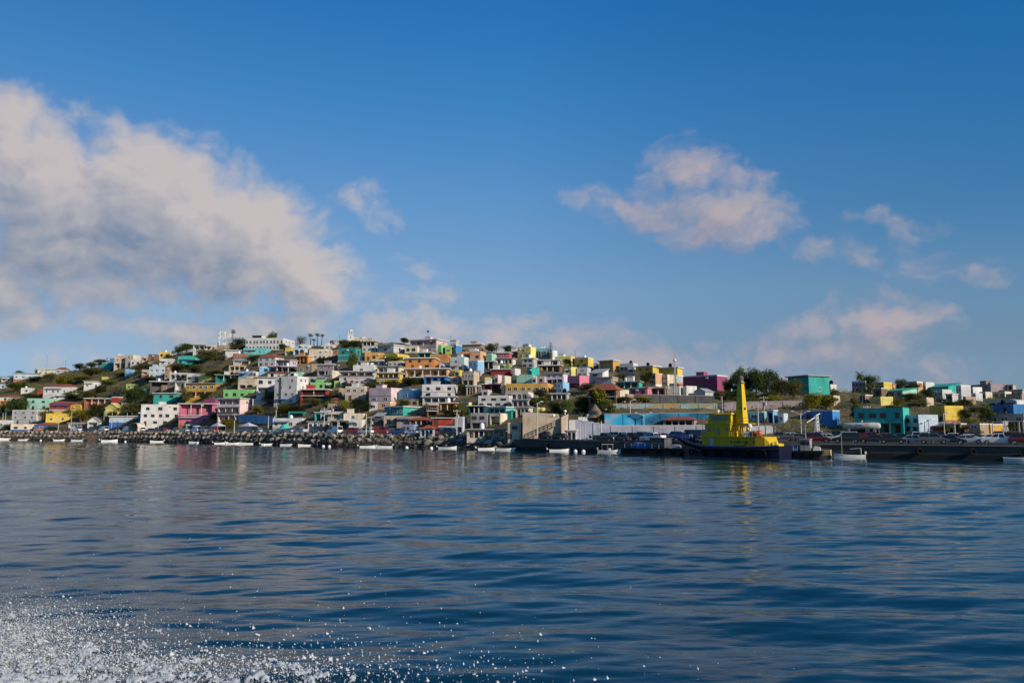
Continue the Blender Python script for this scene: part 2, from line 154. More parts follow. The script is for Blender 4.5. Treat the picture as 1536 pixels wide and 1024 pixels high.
    ('pale green rounded house by ridge trees', 'house', -8.94, 306.0, 31.22, -0.479, 2.62, 4.0, 2.78, 'mint', 'b/v', 0.91),
    ('crimson house with small windows above the white veranda house above olive green', 'house', -3.69, 310.0, 32.06, -0.302, 5.21, 4.01, 2.54, 'pinkred', 'w3/s', 0.99),
    ('long dark red house near ridge', 'house', 1.65, 318.0, 33.63, -0.231, 6.7, 5.15, 2.2, 'dred', 'w3/s', 1.01),
    ('pale yellow ridge house above dark red', 'house', 4.78, 313.6, 32.68, -0.524, 5.91, 4.55, 4.54, 'lemon', 'w2,w1/f', 1.14),
    ('blue glass fronted building left of the white block behind pine tree', 'building', 12.19, 315.82, 32.75, -0.182, 5.28, 4.06, 4.19, 'glassblue', 'w5/f', 1.74),
    ('white block behind pine tree below the blue glass fronted building', 'building', 15.37, 312.01, 31.73, -0.558, 1.31, 4.0, 4.1, 'white', 'b/f', 0.99),
    ('olive green house below the white veranda house above olive green', 'house', -3.31, 281.2, 25.76, -0.302, 4.7, 4.0, 2.24, 'olive', 'w1/f', 0.85),
    ('white veranda house above olive green', 'house', -2.8, 294.8, 28.89, -0.216, 6.46, 4.97, 2.2, 'white', 'l4/s', 0.95),
    ('grey house with paired windows above the turquoise cube house', 'house', 5.69, 284.0, 26.68, -0.334, 4.28, 4.0, 3.52, 'lgrey', 'w2,w2/s', 0.95),
    ('maroon blank walled house below the olive green house', 'house', -3.96, 271.2, 23.02, -0.129, 6.43, 4.95, 2.2, 'dred', 'b/s', 0.94),
    ('white square block by maroon wall', 'building', 0.57, 268.8, 22.71, -0.51, 0.95, 4.0, 2.58, 'white', 'b/f', 0.83),
    ('turquoise cube house left of the small golden house by dark loggia', 'house', 5.84, 265.2, 22.15, -0.72, 2.0, 4.0, 3.12, 'turq', 'b/f', 0.92),
    ('mint house below turquoise cube left of the small white house above mustard roof', 'house', 4.22, 255.2, 19.44, -0.331, 5.81, 4.47, 2.87, 'mint', 'b/v', 0.82),
    ('small yellow house above blue arches', 'house', -18.85, 273.6, 22.28, -0.245, 1.86, 4.0, 2.84, 'yellow', 'w1/f', 0.83),
    ('beige house with tall window bank', 'house', -14.42, 260.0, 18.86, -0.413, 4.37, 4.0, 4.73, 'beige', 'l2,w4/f', 0.81),
    ('beige arched lower house left of the plain grey house beside dark red loggia', 'house', -12.7, 247.2, 15.35, -0.263, 3.06, 4.0, 3.0, 'beige', 'a3/s', 0.9),
    ('deep blue house with white arches', 'house', -25.79, 267.6, 19.72, -0.129, 7.7, 5.92, 2.84, 'blue', 'a3/s', 1.01),
    ('small peach house right of blue arches', 'house', -18.93, 264.0, 19.48, -0.243, 2.91, 4.0, 2.84, 'peach', 'w1/f', 0.87),
    ('broad white house with two window rows', 'house', -23.02, 249.2, 14.41, -0.051, 10.26, 7.89, 4.3, 'white', 'w3,w3/f', 1.47),
    ('grey colonnade beneath broad white house', 'house', -22.37, 243.2, 12.6, -0.052, 9.87, 7.59, 2.2, 'lgrey', 'l4/s', 1.51),
    ('small yellow fronted house left of the pale rose house beside yellow front', 'house', -7.58, 259.2, 19.41, -0.114, 2.54, 4.0, 2.24, 'lemon', 'w1/f', 0.9),
    ('pale rose house beside yellow front', 'house', -5.11, 258.0, 19.34, -0.489, 1.23, 4.0, 2.99, 'ppink', 'w1/f', 0.83),
    ('dark red loggia house with white slab', 'house', -6.44, 247.6, 16.35, -0.117, 5.06, 4.0, 2.51, 'dred', 'l2/s', 1.04),
    ('tall cream windowless house right of the pale rose house beside yellow front', 'house', -2.67, 243.6, 15.69, -0.497, 1.06, 4.0, 5.41, 'cream', 'b,b,b/f', 0.82),
    ('long mustard house with small windows', 'house', 4.36, 240.4, 15.62, -0.244, 12.97, 9.97, 2.9, 'gold', 'w6/f', 1.09),
    ('blue house behind street pole above the grey open carport with white slab', 'house', 14.13, 237.6, 15.53, -0.568, 2.33, 4.0, 3.22, 'sky', 'w1,w1/f', 0.89),
    ('long white house with strip windows', 'house', -5.28, 228.8, 11.08, -0.202, 9.13, 7.02, 3.26, 'white', 'w4,w3/f', 1.31),
    ('white house with arched windows above the grey arched porch house', 'house', 1.3, 232.0, 12.95, -0.415, 7.21, 5.54, 2.58, 'white', 'a4/f', 0.85),
    ('grey arched porch house below the white house with arched windows', 'house', 2.25, 224.4, 10.98, -0.324, 4.93, 4.0, 2.2, 'lgrey', 'a3/s', 0.93),
    ('brown orange columned house below the grey colonnade beneath broad white house', 'house', -20.8, 233.6, 9.8, -0.055, 8.65, 6.66, 2.76, 'orange', 'l4/s', 1.51),
    ('plain yellow house right of columns', 'house', -13.98, 231.2, 10.26, -0.638, 3.8, 4.0, 2.21, 'yellow', 'b/f', 0.88),
    ('dark teal roofed open house below the plain yellow house right of columns', 'house', -10.02, 224.4, 8.92, -0.27, 4.79, 4.0, 2.52, 'dteal', 'l3/s', 1.05),
    ('aqua house with white posts above the cream cube house with open recess', 'house', -4.12, 217.2, 7.91, -0.592, 5.94, 4.57, 2.96, 'aqua', 'l3/s', 0.84),
    ('teal block below aqua posts below the aqua house with white posts', 'building', -0.68, 213.2, 7.38, -0.505, 1.08, 4.0, 2.2, 'teal', 'b/f', 0.81),
    ('grey modern house on the street', 'house', -8.71, 210.0, 4.85, -0.102, 4.35, 4.0, 4.17, 'grey', 'g,w2/f', 1.21),
    ('cream cube house with open recess', 'house', -4.5, 210.8, 5.98, -0.487, 3.21, 4.0, 2.98, 'cream', 'l1/f', 0.87),
    ('cream porch house below the grey arched porch house', 'house', 2.8, 212.8, 7.88, -0.239, 3.79, 4.0, 2.92, 'cream', 'l3/s', 1.0),
    ('lemon block above retaining wall right of the cream porch house', 'building', 6.25, 209.6, 7.59, -0.538, 1.28, 4.0, 2.91, 'lemon', 'b/f', 0.82),
    ('red fronted shop above the dark blue open stall on the waterfront', 'shop', -19.21, 220.0, 5.76, -0.056, 5.4, 4.15, 2.2, 'red', 'd1/s', 1.31),
    ('brown tiled pavilion above the tan block wall house on the street', 'pavilion', -26.28, 224.8, 5.84, -0.198, 5.46, 4.2, 2.4, 'terracotta', 'l3/r', 1.21),
    ('lavender blue street house below the tan block wall house on the street', 'house', -28.78, 220.8, 3.89, -0.185, 3.38, 4.0, 2.2, 'lavblue', 'd2/f', 0.94),
    ('grey blue kiosk with tiled roof', 'kiosk', -21.45, 202.0, 2.97, -0.12, 3.51, 4.0, 2.86, 'paleblue', 'l3/r', 1.49),
    ('pale grey tall shop right of the red fronted shop', 'shop', -13.98, 210.0, 3.69, -0.248, 2.12, 4.0, 4.37, 'lgrey', 'l1,b/f', 0.87),
    ('shop row with coloured doors below the grey modern house on the street', 'shop', -6.09, 189.2, 2.62, -0.107, 9.2, 5.5, 2.2, 'cream', 'c6/s', 2.81),
    ('beige street building beside stair wall', 'building', 0.49, 181.6, 2.51, -0.146, 3.15, 4.0, 3.72, 'cream', 'd1,w1/f', 2.12),
    ('pale yellow long ridge house left of the brown orange upper room on ridge', 'house', 19.21, 299.6, 29.06, -0.378, 6.43, 4.94, 3.13, 'lemon', 'w2/f', 1.15),
    ('brown orange upper room on ridge', 'house', 25.54, 299.1, 28.62, -0.229, 3.62, 4.0, 3.32, 'orange', 'w1/f', 1.39),
    ('yellow ridge house with orange top', 'house', 25.55, 291.6, 27.26, -0.596, 5.48, 4.21, 3.71, 'yellow', 'w2,w1/f', 1.17),
    ('golden house with wide eaves above the white sloping roofed house', 'house', 33.34, 281.2, 25.13, -0.731, 5.94, 4.0, 3.96, 'gold', 'w3/s', 1.19),
    ('dark grey house left of golden eaves', 'house', 30.29, 287.6, 26.37, -0.419, 1.64, 4.0, 2.24, 'dgrey', 'w1/f', 0.88),
    ('grey white house right of golden eaves', 'house', 40.07, 278.05, 24.22, -0.562, 5.15, 4.0, 3.5, 'lgrey', 'w3/f', 1.53),
    ('small white house by yellow terrace', 'house', 41.28, 276.11, 23.77, -0.567, 2.4, 4.0, 2.52, 'white', 'w1/f', 1.09),
    ('yellow brown terrace house right of the small white house by yellow terrace', 'house', 45.03, 270.71, 22.49, -0.778, 6.96, 4.24, 3.73, 'yellow', 'l2,w2/s', 1.68),
    ('long yellow flat house by antenna', 'house', 51.23, 261.04, 20.02, -0.613, 6.56, 4.0, 4.99, 'yellow', 'w4/s', 2.34),
    ('grey wall house under antenna right of the cream house below long yellow', 'house', 52.5, 256.56, 19.11, -0.815, 1.48, 4.0, 3.03, 'lgrey', 'b/f', 1.11),
    ('lemon house with round tree behind', 'house', 18.56, 263.6, 22.07, -0.579, 2.55, 4.0, 3.31, 'lemon', 'w1/f', 0.93),
    ('grey white house with small windows', 'house', 23.28, 264.4, 22.15, -0.402, 3.64, 4.0, 3.04, 'lgrey', 'w2,w1/f', 0.96),
    ('white sloping roofed house above the low grey green walled house', 'house', 26.4, 250.0, 19.52, -0.614, 4.63, 4.0, 4.3, 'white', 'b,w1/k', 1.06),
    ('pink house with dark open side', 'house', 18.85, 244.0, 17.35, -0.775, 4.81, 4.69, 3.68, 'pink', 'l1,w1/f', 1.11),
    ('pale lavender house with porch right of the small pale pink terrace house', 'house', 13.47, 252.4, 19.16, -0.368, 6.03, 4.64, 3.52, 'lav', 'l3,w3/s', 0.97),
    ('small pale pink terrace house above the small peach house below lavender porch', 'house', 9.34, 252.8, 19.13, -0.351, 2.13, 4.0, 2.33, 'ppink', 'w1/f', 0.86),
    ('low grey green walled house below the tan house left of green strip', 'house', 28.09, 244.8, 18.56, -0.533, 5.6, 4.0, 2.2, 'lgrey', 'b/s', 1.07),
    ('brown house with ivy covered front', 'house', 23.23, 205.2, 11.4, -0.532, 7.75, 4.35, 5.06, 'umber', 'l2,l2/r!ivy', 3.43),
    ('house with long green roof strip', 'house', 34.1, 235.2, 16.66, -0.392, 7.0, 4.0, 2.2, 'turq', 'l3/s', 1.16),
    ('hot pink low house left of the dark open house behind the antenna', 'house', 34.99, 220.4, 13.99, -0.488, 5.2, 4.0, 2.26, 'pink', 'w2/s', 1.07),
    ('peach two storey house by pole', 'house', 43.64, 245.2, 17.99, -0.789, 1.39, 4.0, 4.01, 'peach', 'w2,w1/f', 0.92),
    ('cream house below long yellow left of the grey wall house under antenna', 'house', 47.19, 246.8, 18.03, -0.802, 2.53, 4.0, 3.6, 'cream', 'w1,w2/f', 1.02),
    ('white block house at antenna foot', 'house', 45.38, 223.6, 14.19, -0.448, 3.31, 4.0, 2.67, 'white', 'b/f', 0.99),
    ('white walled house below magenta right of the white block house at antenna foot', 'house', 48.41, 223.6, 14.03, -1.016, 1.54, 4.0, 2.84, 'white', 'b/f', 0.93),
    ('magenta house with pink end wall', 'house', 56.62, 239.99, 15.79, -0.726, 11.38, 6.67, 5.12, 'magenta', 'w3/f', 1.85),
    ('grey gabled shed below magenta right of the white walled house below magenta', 'shed', 52.19, 221.6, 13.45, -0.844, 3.59, 4.0, 2.66, 'lgrey', 'b/p', 0.99),
    ('bright turquoise house with dark slab', 'house', 80.95, 225.2, 14.46, -1.148, 7.93, 7.66, 5.37, 'turq', 'w1,b/s', 1.39),
    ('small white house with black tank', 'house', 91.36, 229.74, 15.16, -0.797, 1.11, 4.0, 2.49, 'white', 'w1/f', 0.87),
    ('deep blue house behind car park', 'house', 69.98, 183.2, 6.22, -0.784, 6.93, 4.0, 2.8, 'blue', 'd2/f', 1.83),
    ('grey house with window grid left of the yellow house at right ridge', 'house', 100.68, 231.2, 15.37, -0.659, 3.76, 4.0, 3.36, 'grey', 'w4,w4/f', 1.01),
    ('yellow house at right ridge left of the small coral house', 'house', 107.7, 233.54, 15.49, -1.045, 2.85, 4.0, 2.99, 'yellow', 'w2/f', 1.06),
    ('small coral house right of the yellow house at right ridge', 'house', 111.95, 234.99, 15.52, -0.864, 1.24, 4.0, 2.51, 'coral', 'b/f', 0.9),
    ('brown brick house below yellow ridge', 'house', 100.89, 220.0, 13.39, -0.849, 2.14, 4.0, 2.71, 'brown', 'w1/f', 0.97),
    ('pale green house with teal sheet roof', 'house', 105.37, 221.2, 13.42, -1.247, 7.7, 4.95, 2.73, 'mint', 'w3/k', 1.45),
    ('peach house behind ridge trees left of the white house left of teal slope', 'house', 118.72, 237.27, 15.57, -0.883, 3.82, 4.0, 3.37, 'peach', 'w2/f', 1.11),
    ('white house left of teal slope', 'house', 123.18, 238.77, 15.61, -1.089, 1.89, 4.0, 3.19, 'white', 'w2/f', 0.96),
    ('bright teal house with sloping roof', 'house', 125.98, 236.0, 15.02, -1.206, 7.56, 4.68, 3.31, 'turq', 'b/k', 1.44),
    ('white house under teal slope below the bright teal house with sloping roof', 'house', 119.94, 224.4, 13.43, -1.104, 2.64, 4.0, 2.46, 'white', 'w2/f', 1.01),
    ('pale carport house right of the white house under teal slope', 'house', 117.91, 215.2, 12.08, -0.92, 1.68, 4.0, 2.2, 'lgrey', 'g/s', 0.93),
    ('tall grey white house below the white windowed house at right ridge', 'house', 121.5, 216.8, 12.21, -1.124, 1.48, 4.0, 4.49, 'lgrey', 'w2,w2/f', 0.91),
    ('white windowed house at right ridge', 'house', 132.81, 232.4, 14.12, -1.132, 3.5, 4.0, 2.85, 'white', 'w3/f', 1.07),
    ('mauve house with tan end wall', 'house', 143.98, 244.8, 15.49, -1.335, 7.73, 6.89, 2.95, 'mauve', 'b/f', 1.41),
    ('flat tan house at right edge', 'house', 150.05, 239.2, 14.39, -0.979, 5.68, 4.0, 2.2, 'beige', 'w3/s', 1.19),
    ('cream house below tan roof left of the flat tan house at right edge', 'house', 138.67, 227.2, 13.14, -0.967, 3.33, 4.0, 2.3, 'cream', 'w2/f', 1.02),
    ('yellow blank house on the bank', 'house', 93.32, 205.2, 10.81, -1.23, 3.9, 4.0, 2.2, 'lemon', 'b/f', 1.21),
    ('white modern house with curved roof', 'house', 126.31, 206.4, 10.28, -1.063, 8.07, 5.5, 2.2, 'white', 'l3/v', 1.41),
    ('blue ground floor under curved roof', 'house', 119.67, 194.8, 8.51, -1.354, 6.29, 4.05, 2.2, 'blue', 'w1/f', 1.28),
    ('yellow house with shaded grey side', 'house', 96.57, 181.6, 6.24, -1.292, 4.42, 5.22, 3.75, 'yellow', 'w2,b/f', 1.16),
    ('long teal house over open ground floor', 'house', 78.78, 172.0, 3.83, -0.674, 9.84, 5.5, 5.42, 'turq', 'l4,w4/f', 1.14),
    ('pale blue house with lit white end', 'house', 84.27, 170.4, 3.84, -1.262, 5.82, 5.19, 3.92, 'paleblue', 'w3,w3/f', 1.22),
    ('dark red shed left of the dark brown open shed', 'shed', 89.03, 168.0, 3.69, -0.906, 1.19, 4.0, 2.51, 'dred', 'b/k', 0.86),
    ('tan block house left of the small ochre hut beside tan block', 'house', 94.89, 164.4, 3.41, -1.136, 2.42, 4.0, 2.48, 'tan', 'b,w1/f', 0.93),
    ('low grey beige house at right edge', 'house', 109.78, 178.0, 5.87, -0.883, 7.31, 4.0, 2.21, 'beige', 'w3/f', 1.17),
    ('small ochre hut beside tan block', 'hut', 97.91, 164.8, 3.6, -1.149, 1.11, 4.0, 2.2, 'gold', 'b/f', 0.86),
    ('grey hip roofed pavilion before blue wall', 'pavilion', 38.44, 184.8, 5.42, -0.453, 7.2, 4.0, 2.24, 'mauve', 'l4/r', 0.87),
    ('small aqua hut behind the tugboat', 'hut', 57.19, 188.0, 6.7, -0.543, 3.33, 4.0, 2.2, 'aqua', 'w1/f', 0.87),
    ('small blue kiosk behind the tugboat', 'kiosk', 59.5, 184.4, 6.09, -0.56, 1.43, 4.0, 3.14, 'sky', 'g/s', 0.83),
    ('pale blue hut beside blue kiosk', 'kiosk', 61.68, 183.6, 6.1, -0.572, 1.34, 4.0, 2.28, 'paleblue', 'w1/f', 0.83),
    ('small grey house above green windows', 'house', -75.46, 298.8, 22.11, -0.067, 3.92, 4.0, 2.27, 'lgrey', 'w1/f', 1.28),
    ('grey sheet roofed shed on the slope', 'shed', -70.74, 295.2, 22.02, -0.079, 3.07, 4.0, 2.69, 'lgrey', 'b/k', 1.18),
    ('small white house beside lime wall', 'house', -59.3, 280.4, 19.68, -0.106, 2.39, 4.0, 2.2, 'white', 'w1/f', 1.1),
    ('tan block wall house on the street', 'house', -29.4, 226.4, 5.71, -0.014, 6.35, 4.89, 2.71, 'tan', 'w2/f', 1.47),
    ('plain grey house beside dark red loggia', 'house', -10.08, 247.6, 15.86, -0.274, 1.09, 4.0, 3.16, 'grey', 'b/f', 0.83),
    ('grey open carport with white slab', 'house', 13.4, 226.4, 12.72, -0.203, 4.59, 4.0, 2.24, 'lgrey', 'l3/s', 0.86),
    ('small peach house below lavender porch', 'house', 9.37, 253.6, 19.34, -0.351, 1.28, 4.0, 2.2, 'peach', 'w1/f', 0.84),
    ('dark loggia house with tan slab', 'house', 13.06, 273.2, 24.23, -0.191, 7.13, 5.48, 2.52, 'umber', 'l3/s', 1.13),
    ('small golden house by dark loggia', 'house', 9.54, 274.0, 24.54, -0.349, 1.58, 4.0, 2.41, 'gold', 'w1/f', 0.86),
    ('pale blue terraced house near ridge', 'house', 12.92, 292.0, 27.97, -0.188, 8.56, 6.58, 2.28, 'paleblue', 'l4/s', 1.25),
    ('narrow cream house beside ivy left of the small tan hut right of ivy', 'house', 27.56, 205.6, 11.46, -0.746, 0.78, 4.0, 3.47, 'cream', 'b/f', 0.85),
    ('dark open house behind the antenna', 'house', 40.6, 221.6, 14.04, -0.429, 4.0, 4.0, 2.35, 'umber', 'l2/s', 1.0),
    ('long white canopied stall on the street', 'house', -190.41, 352.4, 4.22, 0.356, 8.35, 5.5, 3.63, 'white', 'l5/s', 0.99),
    ('low cream street house behind hedges', 'house', -225.14, 370.4, 4.32, 0.403, 11.43, 8.79, 3.04, 'cream', 'w3/f', 1.0),
    ('small aqua stall below pink loggia', 'house', -121.24, 301.2, 4.3, 0.239, 2.43, 4.0, 2.38, 'aqua', 'g/s', 1.0),
    ('small red stall on the waterfront', 'house', -115.73, 293.6, 3.98, 0.232, 1.68, 4.0, 2.2, 'red', 'b/s', 0.92),
    ('dark blue open stall on the waterfront', 'house', -17.08, 206.0, 3.21, -0.061, 3.12, 4.0, 2.32, 'royal', 'g/s', 0.8),
    ('dark brown open shed right of the dark red shed', 'shed', 91.86, 167.6, 3.75, -0.75, 3.37, 4.0, 2.2, 'umber', 'l3/s', 0.92),
    ('small cream house left of tan roofs', 'house', 133.11, 225.6, 13.1, -0.952, 1.68, 4.0, 2.2, 'cream', 'w1/f', 0.92),
    ('low tan house at right edge', 'house', 139.41, 221.6, 12.35, -0.981, 4.07, 4.0, 2.2, 'tan', 'w2/f', 1.06),
    ('dark terrace under lavender walls below the lavender house with dark loggia', 'house', -90.89, 322.8, 27.52, 0.049, 5.41, 4.16, 2.9, 'dgrey', 'l2/s', 1.48),
    ('dark brown unfinished house above the unfinished beige house with bare blocks', 'house', -49.21, 262.4, 14.95, 0.042, 3.77, 4.0, 3.91, 'umber', 'l2,l2/f', 1.12),
    ('narrow brown house by orange columns', 'house', -22.97, 230.4, 8.37, -0.044, 3.0, 4.0, 3.77, 'umber', 'l1,l1/f', 1.07),
    ('small white house left of mustard end', 'house', 7.48, 234.0, 14.27, -0.346, 1.87, 4.0, 2.2, 'white', 'w1/f', 0.82),
    ('tall grey house behind low white building', 'house', -58.81, 250.8, 7.89, -0.084, 2.84, 4.0, 2.9, 'lgrey', 'l1,b/f', 1.25),
    ('small grey house above strip windows', 'house', -8.24, 242.4, 14.59, -0.28, 1.99, 4.0, 2.2, 'lgrey', 'w1/f', 0.86),
    ('small cream house beside dark veranda', 'house', -154.06, 405.6, 44.87, 0.049, 5.28, 4.06, 3.03, 'cream', 'w2/f', 1.61),
    ('cream house right of white end wall', 'house', -42.01, 329.6, 36.31, -0.187, 5.4, 4.15, 3.13, 'cream', 'w2/f', 1.01),
    ('grey ridge house behind bright blue', 'house', -25.64, 344.91, 39.48, -0.24, 2.8, 4.0, 4.2, 'lgrey', 'w2/s', 0.94),
    ('grey house right of tall windows', 'house', -11.96, 272.4, 22.64, -0.27, 2.39, 4.0, 2.2, 'lgrey', 'w2/f', 0.82),
    ('dark undercroft below white pillars left of the deep blue house with white arches', 'house', -32.99, 270.4, 19.9, -0.022, 4.74, 4.0, 2.58, 'dgrey', 'l2/s', 1.02),
    ('small grey house above cream veranda', 'house', -51.34, 305.2, 29.14, -0.148, 2.37, 4.0, 2.47, 'lgrey', 'w1/f', 0.87),
    ('cream house right of five arches', 'house', -44.28, 300.4, 28.35, -0.168, 5.13, 4.0, 2.2, 'cream', 'w3/f', 0.94),
    ('small white house above mustard roof', 'house', 7.06, 252.8, 19.05, -0.342, 1.48, 4.0, 2.2, 'white', 'w1/f', 0.84),
    ('tan house left of green strip', 'house', 30.16, 244.0, 18.4, -0.542, 1.69, 4.0, 2.2, 'tan', 'w2/f', 0.89),
    ('small teal kiosk before lavender stepped wall', 'kiosk', 17.56, 182.8, 2.65, -0.41, 0.67, 4.0, 2.2, 'teal', 'g/s', 0.83),
    ('low brown stall beside teal kiosk', 'kiosk', 20.76, 190.8, 3.05, -0.252, 2.79, 4.0, 2.2, 'terracotta', 'l4/s', 0.8),
    ('pale lavender open stall right of stair wall', 'house', 13.19, 178.0, 2.39, -0.217, 2.18, 4.0, 2.2, 'lav', 'l2/s', 0.81),
    ('small tan house on the right bank', 'house', 119.04, 210.0, 11.09, -1.129, 0.79, 4.0, 2.2, 'tan', 'w1/f', 0.87),
    ('small grey house below right ridge', 'house', 126.75, 219.6, 12.45, -0.942, 1.79, 4.0, 2.2, 'lgrey', 'w2/f', 0.92),
    ('small beige house above yellow walls', 'house', 106.63, 206.4, 10.75, -0.896, 1.18, 4.0, 2.2, 'beige', 'w1/f', 0.9),
    ('dark open shed at right edge', 'shed', 105.56, 167.6, 4.28, -0.81, 2.34, 4.0, 2.2, 'umber', 'l3/s', 0.89),
    ('small pale blue hut near right edge', 'hut', 102.34, 167.6, 4.17, -0.967, 1.0, 4.0, 2.2, 'paleblue', 'w1/f', 0.85),
    ('small beige house behind bright bushes', 'house', 82.84, 207.6, 11.32, -0.799, 1.57, 4.0, 2.2, 'beige', 'w2/f', 0.99),
    ('dark brown house below window grid', 'house', 91.17, 207.6, 11.37, -0.833, 1.41, 4.0, 2.31, 'umber', 'l2/s', 0.9),
    ('small tan hut right of ivy', 'hut', 29.54, 206.8, 11.67, -0.561, 0.83, 4.0, 2.2, 'tan', 'b/f', 0.84),
    ('small beige house on left slope', 'house', -185.57, 402.8, 31.73, 0.117, 3.95, 4.0, 3.26, 'beige', 'w1/f', 1.85),
    ('small cream hut on the left slope', 'hut', -223.06, 409.2, 20.77, 0.185, 5.01, 4.0, 2.65, 'cream', 'w1/f', 1.71),
    ('small white house in left bushes', 'house', -274.14, 450.0, 25.34, 0.233, 5.7, 4.39, 2.9, 'white', 'w1/f', 1.54),
]
